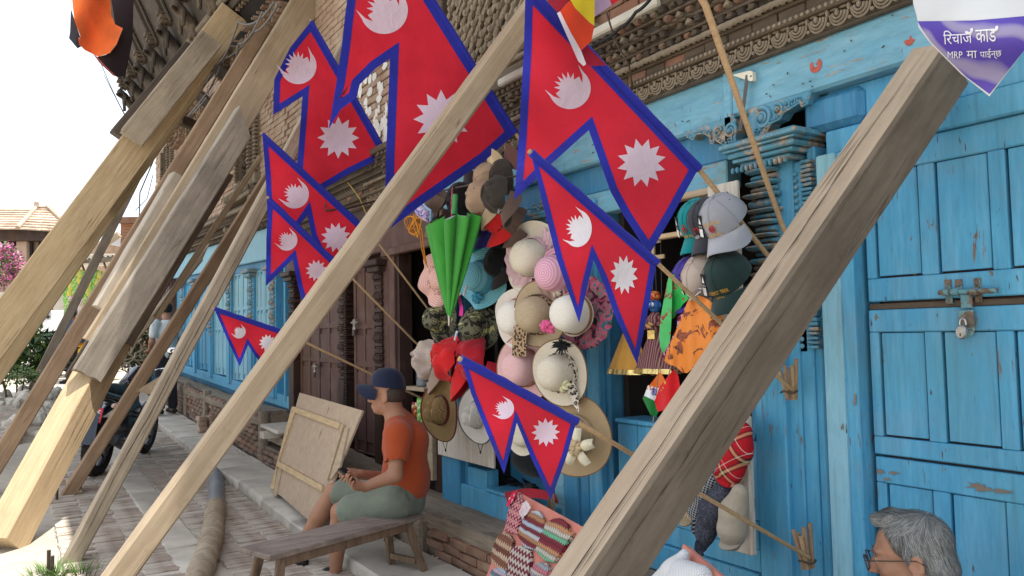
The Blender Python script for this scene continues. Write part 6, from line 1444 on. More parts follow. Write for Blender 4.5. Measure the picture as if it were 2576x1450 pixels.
# printed cloth bags clipped in front of the window
def m_floral(name, base, rough=.45):
    t = NT(name); v = t.co(); b = t.noise(v, 15, 3, .55, .6); q = t.noise(v, 60, 2, .6, 1.0)
    col = t.mix(t.ramp(b, [(.56, B1), (.575, W1)]), base, t.ramp(q, [(.40, (.05, .035, .012, 1)), (.47, (.35, .05, .015, 1)), (.6, (.14, .06, .02, 1))], 'CONSTANT')); return t.fin(col, rough, 0, .45)
def bag(poly, mt, label, Y, seed=0, amp=.02, name="cloth_bag"):
    n = len(poly); pq = [np.array(p, float) for p in poly]; poly = [tuple(.5 * ((2 * pq[i]) + (pq[(i + 1) % n] - pq[i - 1]) * t_ * .8 + (2 * pq[i - 1] - 5 * pq[i] + 4 * pq[(i + 1) % n] - pq[(i + 2) % n]) * t_ * t_ * .8 + (-pq[i - 1] + 3 * pq[i] - 3 * pq[(i + 1) % n] + pq[(i + 2) % n]) * t_ ** 3 * .8 + (2 * (pq[(i + 1) % n] - pq[i])) * .2 * t_)) for i in range(n) for t_ in (0, .33, .67)]
    V, Q = cloth2d([poly], 9); c = np.mean(poly, 0); A = np.array(poly); sp = np.ptp(A, 0)
    def f(p, s):
        e = max(0, 1 - ((p[0] - c[0]) / sp[0] * 1.9) ** 2) * max(0, 1 - ((p[1] - c[1]) / sp[1] * 1.9) ** 2); q = WY(p[0], p[1], Y); k = amp * (nz((q[0] * 11 + seed, q[2] * 11, 1)) * .9 + .5 * math.sin(q[0] * 60 + seed))
        return WY(p[0], p[1], Y + k - s * (.022 * e ** .6 + .001))
    m = MB(); m.add([f(v, 1) for v in V], Q); m.add([f(v, -1) for v in V], [q[::-1] for q in Q]); return tag(m.build(name, mt, ang=80), label, "bag", "printed bags clipped at the window")
zz5 = lambda *P: [(1509.6 + a * .18566, 692 + b * .18566) for a, b in P]
bag(zz5((945, -20), (975, 60), (975, 350), (965, 650), (945, 900), (900, 1010), (850, 1060), (815, 960), (800, 760), (830, 520), (870, 300), (905, 120)), m_floral("green_print_satin", (.05, .46, .12, 1)), "narrow pale green printed bag seen edge on", 2.28, 3)
bag(zz5((975, 0), (1080, 80), (1275, 235), (1120, 400), (965, 600)), m_floral("vivid_green_satin", (.02, .42, .07, 1)), "vivid green printed bag flap stretched to the clip", 2.30, 5)
bag(zz5((1230, 285), (1400, 300), (1530, 390), (1650, 560), (1660, 700), (1500, 1000), (1180, 1330), (1020, 1240), (870, 1160), (1010, 800), (1110, 560)), m_floral("orange_print_satin", (.72, .22, .02, 1)), "orange satin bag printed with brown flowers", 2.24, 8)
bag(zz5((1110, 520), (1175, 380), (1205, 330), (1225, 300), (1110, 560), (1010, 800), (880, 1120), (850, 1090), (950, 900), (1040, 700), (1045, 580)), m_blotch("plum_print_cloth", [(.06, .02, .05, 1), (.35, .03, .10, 1), (.45, .42, .5, 1)], 40, 1), "dark plum printed cloth behind the orange bag", 2.27, 9)
tag(MB().tube([WY(1735, 757, 2.2), WY(1762, 735, 2.19), WY(1766, 728, 2.19), WY(1758, 726, 2.19), WY(1740, 745, 2.2)], .004, 6).box(WY(1742, 746, 2.2), (.045, .02, .016), Matrix.Rotation(.6, 3, 'Y'), .003).build("binder_clip", STEEL), "steel clip on the corner of the orange bag", "clip")
tag(MB().tube([WY(1695, 705, 2.3), WY(1712, 690, 2.29), WY(1722, 684, 2.29), WY(1724, 694, 2.29), WY(1708, 704, 2.3)], .004, 6).box(WY(1702, 702, 2.3), (.06, .02, .022), Matrix.Rotation(.6, 3, 'Y'), .003).build("binder_clip", BLACK), "black clip at the top of the green bag", "clip")
# two paper hand flags
def handflag(poly, parts, label, Y):
    t = thing("hand_flag", label, "flag", WY(*poly[0], Y), "small hand flags in the window")
    MB().tube([WY(*poly[0], Y + .004) + np.array((0, 0, .06)), WY(*poly[-1], Y + .004) + np.array((0, 0, -.02))], .0025, 5).build("stick", STICK, t)
    for nm, pl, mt in parts:
        V, Q = cloth2d([pl], 7); m = MB(); m.add([WY(v[0], v[1], Y - .006 + .012 * math.sin(v[0] * .13)) for v in V], Q); m.add([WY(v[0], v[1], Y - .0045 + .012 * math.sin(v[0] * .13)) for v in V], [q[::-1] for q in Q]); m.build(nm, mt, t, ang=120)
    return t
GRN, SAF = C("flag_green_cloth", (.015, .16, .035)), C("saffron_cloth", (.70, .15, .025)); CHR = C("bright_red_cloth", (.58, .015, .02))
z8 = lambda *P: [(859 + a * .3336, 966 + b * .3336) for a, b in P]
f1 = handflag(z8((2405, -95), (2350, 250)), [("saffron_band", z8((2405, -95), (2300, 40), (2380, 60), (2460, 10)), SAF), ("white_band", z8((2312, 10), (2282, 90), (2385, 140), (2420, 40)), WHT), ("green_band", z8((2282, 88), (2270, 110), (2330, 235), (2372, 250), (2390, 210), (2366, 130)), GRN)], "tiny orange, white and green flag with a blue wheel", 2.46)
c = WY(859 + 2354 * .3336, 966 + 60 * .3336, 2.448); m = MB().tube([c + np.array((.018 * math.cos(a), 0, .014 * math.sin(a))) for a in np.linspace(0, 2 * PI, 16)], .002, 4)
for k in range(12): a = PI * k / 6; m.tube([c, c + np.array((.017 * math.cos(a), 0, .013 * math.sin(a)))], .0009, 3)
m.build("wheel", FBLUE, f1)
f2 = handflag(z8((2505, -110), (2420, 110)), [("cloth", z8((2505, -110), (2400, 20), (2360, 130), (2385, 210), (2480, 190), (2560, 60), (2540, -60)), CHR)], "tiny red flag with yellow stars beside the striped one", 2.42)
for (a, b, r) in ((2440, -10, .012), (2458, 22, .006), (2425, 30, .006), (2410, 50, .005)):
    c = WY(859 + a * .3336, 966 + b * .3336, 2.405); pl = [(c[0] + (r if i % 2 == 0 else r * .42) * math.sin(PI * i / 5), c[1], c[2] + (r if i % 2 == 0 else r * .42) * math.cos(PI * i / 5)) for i in range(10)]; MB().add(pl, [tuple(range(10))]).build("star", GOLD, f2, smooth=False)
# doorway shelf with bottle and packets, and things inside the low window
tag(MB().bx(xw(1045, 985, 2.7), xw(1090, 985, 2.7), 2.62, 2.95, 1.07, 1.10, .004).build("wooden_shelf", TANW), "small wooden shelf inside the dark doorway", "shelf")
bp = WY(1067, 978, 2.72); bt = thing("water_bottle", "large clear water bottle with blue cap on the doorway shelf", "bottle", (bp[0], bp[1], 1.10))
t = NT("bottle_plastic"); t.fin((.55, .62, .72, 1), .12); t.p.inputs['Transmission Weight'].default_value = .75
m = MB().lathe([(0, 0), (.055, 0), (.062, .01)] + [(.06 + .003 * (i % 2), .02 + .018 * i) for i in range(11)] + [(.055, .235), (.025, .275), (.02, .29)], 20, Matrix.Translation((bp[0], bp[1], 1.10))); m.build("bottle_body", t.mat, bt)
MB().lathe([(.061, .13), (.066, .13), (.066, .20), (.061, .20)], 20, Matrix.Translation((bp[0], bp[1], 1.10))).build("bottle_label", m_blotch("blue_label_print", [(.05, .08, .35, 1), (.6, .65, .75, 1), (.08, .12, .5, 1)], 40, .5), bt); MB().lathe([(0, .325), (.022, .322), (.023, .288), (0, .285)], 14, Matrix.Translation((bp[0], bp[1], 1.10))).build("bottle_cap", m_plain("blue_cap_plastic", (.03, .05, .38), .35), bt)
def packet(px, py, w, h, mt, label, Y=2.66, word=None, grp="packets on the doorway shelves"):
    o = WY(px, py, Y); m = MB(); m.surf(lambda u, v: (o[0] + (u - .5) * w, o[1] - .02 * math.sin(PI * u) * math.sin(PI * v), o[2] + (v - .5) * h), 8, 8); m.surf(lambda u, v: (o[0] + (u - .5) * w, o[1] + .02 * math.sin(PI * u) * math.sin(PI * v), o[2] + (v - .5) * h), 8, 8)
    return tag(m.build("snack_packet", mt), label, "packet", grp)
def m_pack(name, a, b): return m_blotch(name, [a, b, (.7, .68, .6, 1), a], 24, .6, .35, stops=[0, .50, .58, .64])
packet(1060, 1037, .15, .22, m_pack("green_pack", (.04, .38, .05, 1), (.3, .5, .08, 1)), "green snack packet beside the seated man's back", 2.58); packet(1043, 1032, .10, .12, m_pack("dark_red_pack", (.28, .02, .02, 1), (.45, .2, .03, 1)), "dark red packet left of the green one", 2.64)
packet(1095, 1130, .12, .16, m_pack("yellow_pack", (.5, .38, .1, 1), (.2, .2, .2, 1)), "yellowish packet low in the doorway shelf", 2.68)
tag(MB().bx(xw(1080, 1060, 2.6), xw(1092, 1060, 2.6), 2.58, 2.62, .45, 1.15, .004).build("shelf_post", TANW), "thin brown upright of the doorway shelf", "post"); tag(MB().bx(-5.5, -4.98, 2.64, 2.95, .84, .86).build("wooden_shelf", WHITEB), "pale low shelf in the doorway behind the seated man", "shelf")
mb = MB()
for i in range(26):
    x, z = rnd.uniform(-4.5, -3.75), .36 + rnd.uniform(.0, .22); mb.box((x, rnd.uniform(2.75, 2.95), z), (rnd.uniform(.15, .35), .2, .02), Matrix.Rotation(rnd.uniform(-.4, .4), 3, 'Y') @ Matrix.Rotation(rnd.uniform(-.4, .4), 3, 'Z'), .004, jit=.01)
tag(mb.build("folded_clothes", m_blotch("dark_folded_cloth", [(.01, .01, .012, 1), (.03, .035, .04, 1), (.09, .085, .08, 1)], 9, .5)), "heap of dark folded clothes inside the low window", "clothes")
sm_ = sdf_mesh([el((-4.05, 2.72, .72), (.22, .12, .10)), el((-3.9, 2.74, .86), (.13, .1, .10))], .03, .08); tag(sm_.build("dark_bag", C("black_bag_cloth", (.012, .016, .016), fold=20)), "black cloth bag in the low window under the small flag", "bag")
m = MB().surf(lambda u, v: tuple(WY(1268 + 130 * u + 8 * v, 1240 + 24 * v - 14 * math.sin(u * 3) + 6 * u, 2.56 - .03 * v)), 12, 4); tag(m.build("red_cloth", C("crimson_shop_cloth", (.36, .015, .03), fold=20)), "crumpled red cloth on the sill of the low window", "cloth")
br = thing("broom", "straw broom standing at the right of the low window", "broom", WY(1384, 1300, 2.5)); m = MB()
for i in range(60): a = rnd.uniform(-1, 1); m.tube([WY(1388 + a * 3, 1225, 2.50), WY(1386 + a * 13, 1300, 2.50 + rnd.uniform(-.02, .02))], .0022, 4)
m.build("straw", m_straw("broom_straw", (.16, .12, .07, 1), (.33, .26, .16, 1), 60, 'n'), br, kind='stuff')
# ------------------------------------------------------------------ salmon stand with knitted caps, second stand
SAL = m_cloth("salmon_board_cloth", (.58, .21, .155), .12, 200, .9, 5)
def plane4(c4, off=0.0):
    """stand whose four corners stand where given: bilinear"""
    P = [np.array(p) for p in c4]; n = np.cross(P[1] - P[0], P[3] - P[0]); n /= np.linalg.norm(n)
    if n[1] > 0: n = -n
    return lambda u, v, o=0.0: (P[0] * (1 - u) + P[1] * u) * (1 - v) + (P[3] * (1 - u) + P[2] * u) * v + n * o
kc = [WY(1312, 1243, 2.42), WY(1490, 1340, 2.30), WY(1490, 1340, 2.30), WY(1312, 1243, 2.42)]
tl, tr = WY(1308, 1240, 2.36), WY(1500, 1344, 2.22); dnv = np.array((-.02, -.30, -.62)); bl, brr = tl + dnv, tr + dnv
ks = thing("knit_stand", "salmon cloth covered board leaning at the sill with knitted caps pinned on it", "display stand", (tl + brr) / 2); fk = plane4([tl, tr, brr, bl])
m = MB(); m.surf(lambda u, v: tuple(fk(u, v, .012)), 10, 14); m.surf(lambda u, v: tuple(fk(u, v, -.012)), 10, 14)
for e_ in ((0, None), (1, None), (None, 0), (None, 1)): m.surf(lambda u, v: tuple(fk(e_[0] if e_[0] is not None else u, e_[1] if e_[1] is not None else u, -.012 + .024 * v)), 10, 1)
m.build("cloth_board", SAL, ks, 30)
def inpx(px, py):   # where the sight line meets the stand
    P0, nn = tl, np.cross(tr - tl, bl - tl); d = ray(px, py); return EYE + d * (((P0 - EYE) @ nn) / (d @ nn))
nn_ = np.cross(tr - tl, bl - tl); nn_ /= np.linalg.norm(nn_); nn_ = -nn_ if nn_[1] > 0 else nn_
def m_knit(name, cols, sc, zig=False):
    t = NT(name); v = t.co()
    if zig:
        s_ = t.n('SeparateXYZ'); t.l(v, s_.inputs[0]); q = t.math('ADD', t.math('MULTIPLY', s_.outputs[2], sc), t.math('MULTIPLY', t.math('PINGPONG', t.math('MULTIPLY', s_.outputs[0], sc), .5), 1.0)); f = t.math('FRACT', q); n = len(cols); col = t.ramp(f, [(i / n, cols[i]) for i in range(n)], 'CONSTANT')
    else:
        k = sc * .85; s_ = t.n('SeparateXYZ'); t.l(v, s_.inputs[0]); n = len(cols); X_ = t.math('MULTIPLY', s_.outputs[0], k)
        q = t.math('ADD', t.math('MULTIPLY', s_.outputs[2], k), t.math('ADD', t.math('PINGPONG', X_, .5), t.math('MULTIPLY', t.noise(v, 9, 2), 1.2)))
        row = t.math('FLOOR', q); cc = t.ramp(t.math('FRACT', t.math('MULTIPLY', row, 1.0 / n)), [(max(0, i / n - .02), cols[i]) for i in range(n)], 'CONSTANT')
        e1 = t.math('LESS_THAN', t.math('FRACT', q), .13); e2 = t.math('LESS_THAN', t.math('FRACT', t.math('ADD', X_, t.math('MULTIPLY', row, .5))), .12)
        col = t.mix(t.math('MAXIMUM', e1, e2), cc, (.035, .025, .025, 1))
    t.bump(t.noise(v, 240, 2), .4, .003); return t.fin(col, .95, 0, .1)
KNIT = "knitted caps pinned on the salmon stand"
def knit(poly, mt, label):
    V, Q = cloth2d([poly], 8); A = np.array(poly); c = A.mean(0); sp = np.ptp(A, 0); m = MB()
    f = lambda p, s: inpx(*p) + nn_ * (.015 + (.022 if s else 0) * max(0, 1 - (2 * (p[0] - c[0]) / sp[0] / 1.25) ** 2) ** .5 * max(0, 1 - (2 * (p[1] - c[1]) / sp[1] / 1.25) ** 2) ** .5 + (.003 if s else 0))
    m.add([f(v, 1) for v in V], Q); m.add([f(v, 0) for v in V], [q[::-1] for q in Q]); n = len(poly)
    m.add([f(p, 1) for p in poly] + [f(p, 0) for p in poly], [(i, (i + 1) % n, n + (i + 1) % n, n + i) for i in range(n)]); return tag(m.build("knitted_cap", mt, ang=60), label, "knitted cap", KNIT)
kz = lambda *P: [(1226.4 + a * .15397, 1226.4 + b * .15397) for a, b in P]
knit(kz((480, 270), (600, 110), (600, 200), (660, 250), (690, 330), (640, 520), (590, 640), (560, 795), (335, 740), (420, 440)), m_knit("red_zigzag_knit", [(.45, .02, .05, 1), (.60, .35, .33, 1), (.05, .03, .05, 1), (.45, .02, .06, 1), (.5, .42, .4, 1)], 26, True), "red, white and black zigzag knitted cap at the upper left of the stand")
knit(kz((800, 430), (920, 415), (985, 520), (1020, 590), (985, 820), (930, 900), (870, 1060), (700, 1020), (620, 900), (560, 800), (640, 620), (720, 480)), m_knit("maroon_blue_knit", [(.18, .03, .045, 1), (.42, .48, .56, 1), (.20, .035, .045, 1), (.40, .20, .10, 1), (.5, .5, .52, 1)], 62), "maroon and grey blue patterned knitted cap in the middle of the stand")
knit(kz((1050, 620), (1170, 550), (1270, 540), (1400, 640), (1415, 780), (1490, 770), (1300, 1100), (1160, 1260), (1020, 1230), (860, 1060), (930, 900), (990, 790)), m_knit("green_maroon_knit", [(.20, .03, .045, 1), (.16, .42, .26, 1), (.50, .47, .40, 1), (.48, .25, .13, 1), (.22, .035, .05, 1)], 58), "green, cream and maroon patterned knitted cap at the right of the stand")
knit(kz((270, 800), (340, 780), (440, 810), (500, 900), (480, 1010), (450, 1160), (400, 1390), (230, 1350), (140, 1230), (130, 1130), (200, 950)), m_knit("brown_cream_knit", [(.16, .06, .04, 1), (.5, .33, .22, 1), (.22, .09, .055, 1), (.52, .38, .26, 1)], 48), "brown and cream patterned knitted cap at the left edge of the stand")
knit(kz((500, 1000), (640, 990), (780, 1070), (800, 1200), (740, 1480), (390, 1480), (430, 1260), (460, 1130)), m_knit("maroon_cream_knit", [(.16, .03, .05, 1), (.46, .42, .36, 1)], 30, True), "maroon and cream chevron knitted cap at the bottom of the stand")
knit(kz((860, 1300), (960, 1250), (1060, 1280), (1100, 1340), (1060, 1480), (770, 1480), (800, 1400)), m_knit("pink_grey_knit", [(.52, .16, .20, 1), (.30, .32, .34, 1), (.55, .45, .44, 1)], 60), "pink and grey knitted cap cut by the lower edge of the picture")
knit(kz((150, 1380), (260, 1345), (350, 1370), (385, 1410), (385, 1490), (90, 1490)), m_knit("pale_blue_knit", [(.50, .40, .46, 1), (.38, .46, .52, 1), (.16, .20, .25, 1)], 60), "pale blue and pink knitted cap in the lower left corner of the stand")
bagp = kz((700, 340), (765, 265), (835, 375), (730, 545), (690, 580), (640, 430)); V, Q = cloth2d([bagp], 10); t = NT("clear_plastic"); t.fin((.75, .72, .72, 1), .15); t.p.inputs['Alpha'].default_value = .75
pp = thing("plastic_packet", "small clear plastic packet with pink trinkets on the salmon stand", "packet", inpx(*bagp[0])); MB().add([inpx(*v) + nn_ * (.05 + .004 * math.sin(v[0])) for v in V], Q).build("sleeve", t.mat, pp)
m = MB(); [m.ell(inpx(*kz((a, b))[0]) + nn_ * .053, (.006, .004, .008), 7, 5) for a, b in ((690, 440), (735, 375), (720, 465), (765, 400))]; m.build("trinket", m_plain("pink_bead", (.8, .45, .5), .4), pp)
rp = kz((470, 250), (540, 140), (605, 110), (560, 270), (470, 370), (435, 365)); V, Q = cloth2d([rp], 8); o = MB().add([inpx(*v) + nn_ * .052 for v in V], Q).build("printed_ribbon", m_blotch("red_white_print", [(.55, .03, .08, 1), (.55, .03, .08, 1), (.75, .72, .7, 1)], 34, .4, stops=[0, .4, .58])); tag(o, "red ribbon with white shapes pinned at the top of the salmon stand", "ribbon")
# second stand, bottom right, with white crochet
a2, b2 = WY(1727, 1372, 2.18), WY(1850, 1475, 1.98); c2_ = b2 + dnv * .6; d2_ = a2 + dnv * .6
cs = thing("crochet_stand", "second salmon covered board at the bottom edge with white crochet on it", "display stand", a2); f2k = plane4([a2, b2, c2_, d2_])
m = MB(); m.surf(lambda u, v: tuple(f2k(u, v, .014)), 8, 8); m.surf(lambda u, v: tuple(f2k(u, v, -.014)), 8, 8); m.surf(lambda u, v: tuple(f2k(u, 0, .014 - .028 * v)), 8, 1); m.surf(lambda u, v: tuple(f2k(0, u, .014 - .028 * v)), 8, 1); m.build("cloth_board", SAL, cs, 30)
tag(sdf_mesh([rc(WY(1722, 1395, 2.08), WY(1700, 1440, 2.05), .02, .05), rc(WY(1700, 1440, 2.05), WY(1665, 1475, 2.05), .05, .05), rc(WY(1720, 1440, 2.03), WY(1765, 1452, 2.0), .045, .04), el(WY(1730, 1470, 2.0), (.09, .05, .05))], .010, .02).build("crochet_piece", m_straw("white_crochet", (.55, .56, .56, 1), (.80, .82, .82, 1), 55, 'zig')), "white crochet piece hung on the second salmon stand", "crochet")
# ------------------------------------------------------------------ bench, leaning boards, pipe, brick stack
BZ = .43
c0, c1, c2, c3 = WZ(633, 1366, BZ), WZ(672, 1404, BZ), WZ(1040, 1298, BZ), WZ(1000, 1280, BZ)
bn = thing("wooden_bench", "worn grey brown wooden bench standing square to the house front", "bench", (float((c0[0] + c2[0]) / 2), float((c0[1] + c2[1]) / 2), 0))
bc = (c0 + c1 + c2 + c3) / 4; by = Vector((c2 + c3 - c0 - c1)).normalized(); BL = np.linalg.norm((c2 + c3 - c0 - c1) / 2); Mb = frame(bc, by.cross(Vector((0, 0, 1))), by, (0, 0, 1)); Rb = Mb.to_3x3()
mb = MB(); mb.box((0, 0, -.014), (.27, BL + .06, .026), None, .005, jit=.002); mb.v = [tuple(Mb @ Vector(p)) for p in mb.v]; mb.build("seat", BENCHW, bn)
for s in (-1, 1): q = MB().box((s * .095, 0, -.055), (.03, BL - .08, .055), None, .004); q.v = [tuple(Mb @ Vector(p)) for p in q.v]; q.build("rail", BENCHL, bn)
for sy in (-1, 1):
    for s in (-1, 1):
        a, b = Mb @ Vector((s * .085, sy * (BL / 2 - .07), -.03)), Mb @ Vector((s * .14, sy * (BL / 2 + .01), -BZ + rise(-4.2) + .035 + (.07 if sy > 0 else 0))); d = b - a
        MB().box((a + b) / 2, (.042, .042, d.length), frame((0, 0, 0), d.cross(Vector((0, 1, 0))), d.cross(d.cross(Vector((0, 1, 0)))), d).to_3x3(), .004).build("leg", BENCHL, bn)
    p = Mb @ Vector((0, sy * (BL / 2 - .02), -.27)); MB().box(p, (.21, .025, .035), Rb, .003).build("stretcher", BENCHL, bn)
def px_plane(P0, n):
    P0 = np.array(P0); n = np.array(n)
    def f(px, py, o=0.0):
        d = ray(px, py); return EYE + d * (((P0 - EYE) @ n) / (d @ n)) + n * o
    return f
n_ = np.array((-.10, -.94, .33)); n_ /= np.linalg.norm(n_); lp = px_plane(WZ(692, 1246, rise(-7) + .10), n_)
lb = thing("framed_board", "large tan plywood board with a batten frame leaning against the brown doors", "board", WZ(780, 1290, .1))
def lslab(pts, o0, o1, mt, nm):
    P = [lp(*p, o1) for p in pts]; Q = [lp(*p, o0) for p in pts]; n = len(pts); MB().add(P + Q, [tuple(range(n)), tuple(range(n, 2 * n))[::-1]] + [(i, (i + 1) % n, n + (i + 1) % n, n + i) for i in range(n)]).build(nm, mt, lb, smooth=False)
L6 = lambda *P: [(629 + a * .18566, 880.5 + b * .18566) for a, b in P]; L7 = lambda *P: [(629 + a * .18566, 1132 + b * .18566) for a, b in P]
lslab(L6((690, 585), (1550, 830)) + L7((1080, 620), (850, 990), (450, 640), (330, 560)), 0, .014, PLY, "sheet")
lslab(L6((610, 790), (640, 780), (1275, 1010), (1255, 1085), (620, 850)), .014, .034, CREAMW, "batten"); lslab(L6((610, 790), (650, 860)) + L7((410, 240), (375, 545), (320, 545)), .014, .034, CREAMW, "batten")
lslab(L6((1295, 1025), (1330, 1030)) + L7((1110, 430), (1080, 400)), .014, .036, TANW, "batten"); lslab(L6((1335, 1070), (1380, 1080)) + L7((1270, 240), (1150, 410), (1128, 400)), .014, .028, TANW, "batten")
lslab(L7((425, 160), (1040, 500), (1030, 580), (415, 235)), .014, .036, CREAMW, "batten"); lslab(L7((430, 240), (470, 240), (400, 610), (385, 640), (340, 610)), .014, .026, TANW, "batten")
n2 = np.array((-.25, -.86, .45)); n2 /= np.linalg.norm(n2); lp2 = px_plane(WZ(985, 1408, .10), n2)
sb = thing("old_sign_board", "old flaking grey board propped under the bench", "board", WZ(950, 1400, .1)); P = [lp2(*q) for q in L7((1370, 1215), (1880, 1080), (1700, 1460), (1650, 1450))]; Q = [p - n2 * .025 for p in P]
MB().add(P + Q, [(0, 1, 2, 3), (4, 7, 6, 5), (0, 4, 5, 1), (1, 5, 6, 2), (2, 6, 7, 3), (3, 7, 4, 0)]).build("panel", m_paint("flaking_grey_paint", (.36, .33, .29, 1), (.45, .41, .36, 1), wood=(.14, .11, .09, 1), chip=.50, st=(4, 4, 4), dustk=.4), sb, smooth=False)
MB().tube([lp2(*q, .006) for q in L7((1370, 1215), (1690, 1455))], .014, 6).tube([lp2(*q, .006) for q in L7((1400, 1200), (1880, 1080))], .008, 6).build("edge_strip", GREYW, sb)
pp_ = thing("drain_pipe", "thick grey pipe lying along the paving, its near half caked with mud", "pipe", WZ(520, 1380, .1)); pl = [(548, 1175), (546, 1215), (545, 1260), (540, 1320), (533, 1370), (520, 1415), (503, 1465), (480, 1530)]
Pp = [WZ(a - 1, b + 8, rise(-6) + .03) + np.array((0, 0, .065)) for a, b in pl]
def piecewise(P, n):
    P = np.array(P); t = np.linspace(0, len(P) - 1, n); return [P[min(int(q), len(P) - 2)] * (1 - (q - min(int(q), len(P) - 2))) + P[min(int(q), len(P) - 2) + 1] * (q - min(int(q), len(P) - 2)) for q in t]
PP = piecewise(Pp, 60); cut = 21
MB().tube(PP[:cut + 1], .072, 20).build("pipe_clean", m_plain("grey_pvc", (.20, .205, .21), .45, .2, 6), pp_)
MB().tube([p + np.array((0, 0, .003 * nz(p, 9))) for p in PP[cut:]], [.079 + .004 * nz(p, 7) for p in PP[cut:]], 20).build("pipe_muddy", m_blotch("mud_crust", [(.27, .215, .15, 1), (.34, .28, .20, 1), (.30, .24, .17, 1), (.38, .32, .235, 1)], 7, .3, .95, stops=[0, .43, .52, .60]), pp_)
bs = thing("brick_stack", "small stack of old bricks standing on the stone step by the wall", "brick stack", WZ(520, 1096, rise(-9.5) + .1)); o = WZ(520, 1097, rise(-9.5) + .10)
bsm = MB().box((0, 0, 0), (.21, .105, .062), None, .006, jit=.004).mesh("brick", BRICKP)
for i in range(4):
    for j in range(2): clone("brick", bsm, bs, o + np.array((rnd.uniform(-.01, .01), (j - .5) * .125 + rnd.uniform(-.008, .008), .034 + .066 * i)), (0, 0, rnd.uniform(-.08, .08)))
tag(MB().box(WZ(700, 1078, .58) + np.array((0, .05, .0)), (.62, .30, .035), Matrix.Rotation(.03, 3, 'Y'), .006, jit=.003).box(WZ(676, 1078, .58) + np.array((.02, .05, -.06)), (.14, .26, .07), None, .006).build("stone_seat", STONE), "grey stone slab ledge jutting from the plinth left of the plywood board", "ledge")
# ------------------------------------------------------------------ people
SKIN = m_plain("skin", (.33, .165, .10), .55, .10, 14, spec=.35, bump=.12, bsc=160); SKIN2 = m_plain("older_skin", (.30, .155, .098), .55, .16, 30, spec=.35, bump=.25, bsc=120)
def head_prims(M, s=1.0, ears=True, neck=True):
    R = np.array(M.to_3x3()); o = np.array(M.translation); P = lambda x, y, z: o + R @ (np.array((x, y, z)) * s)
    E = lambda c, r, **k: el(P(*c), np.array(r) * s, R, **k)
    pr = [E((-.012, 0, .035), (.098, .076, .086)), E((.032, 0, -.028), (.062, .060, .085), k=.025), E((.055, 0, -.088), (.036, .036, .026), k=.025), E((-.005, 0, -.055), (.07, .057, .05), k=.03),
          E((.080, 0, .024), (.020, .048, .011), k=.012), E((.058, .040, -.024), (.030, .024, .028), k=.015), E((.058, -.040, -.024), (.030, .024, .028), k=.015),
          rc(P(.090, 0, .008), P(.112, 0, -.030), .009 * s, .013 * s, k=.010), E((.100, .011, -.035), (.012, .009, .008), k=.006), E((.100, -.011, -.035), (.012, .009, .008), k=.006),
          E((.091, 0, -.060), (.012, .024, .006), k=.006), E((.090, 0, -.072), (.012, .021, .007), k=.006), E((.096, .030, .004), (.012, .018, .010), k=.01, op='sub'), E((.096, -.030, .004), (.012, .018, .010), k=.01, op='sub'),
          E((.082, .030, .003), (.012, .014, .010), k=.004), E((.082, -.030, .003), (.012, .014, .010), k=.004)]
    if ears:
        for y in (1, -1): pr += [E((-.018, y * .079, -.012), (.022, .008, .034), k=.008), E((-.012, y * .088, -.010), (.011, .007, .019), k=.005, op='sub'), E((-.012, y * .080, -.040), (.010, .007, .010), k=.006)]
    if neck: pr.append(rc(P(-.03, 0, -.06), P(-.055, 0, -.17), .056 * s, .062 * s, k=.03))
    return pr
def hand_prims(w, dirn, palm, side, s=1.0, curl=.9):
    """palm from wrist w along dirn; fingers bend towards palm; side points to the thumb"""
    d = np.array(Vector(dirn).normalized()); p = np.array(Vector(palm)); p = p - d * (p @ d); p /= np.linalg.norm(p); sd = np.cross(d, p); sd = sd if sd @ np.array(side) > 0 else -sd
    w = np.array(w); K = w + d * .085 * s; pr = []
    for i, o in enumerate((.030, .010, -.010, -.028)): pr.append(rc(w + sd * o * .55 * s, K + sd * o * s, .016 * s, .0125 * s, k=.012))
    for i, (o, L) in enumerate(((.031, .068), (.0105, .078), (-.0105, .072), (-.030, .056))):
        a = K + sd * o * s; ang = 0.35 + .08 * i; r = (.0095 - .0007 * i) * s
        for j, f in enumerate((.45, .32, .25)):
            b = a + (d * math.cos(ang) + p * math.sin(ang)) * L * f * s; pr.append(rc(a, b, r, r * .92, k=.004)); a = b; r *= .92; ang += curl * (.75 if j == 0 else .55)
    a = w + d * .028 * s + sd * .030 * s; b = a + (d * .6 + sd * .75 + p * .35) * .040 * s; c = b + (d * .85 + sd * .15 + p * .45) * .034 * s; e = c + (d * .9 - sd * .1 + p * .4) * .024 * s
    pr += [rc(a, b, .016 * s, .0115 * s, k=.010), rc(b, c, .0110 * s, .0098 * s, k=.004), rc(c, e, .0098 * s, .008 * s, k=.004)]
    return pr
def wrinkle(m, amp, sc=9, dirv=None):
    out = []
    for p in m.v:
        k = amp * (nz((p[0] * sc, p[1] * sc, p[2] * sc * .6)) + .5 * nz((p[0] * sc * 2.3 + 5, p[1] * sc * 2.3, p[2] * sc * 1.4))); out.append((p[0] + k * .7, p[1] + k * .7, p[2] + k * .5))
    m.v = out; return m
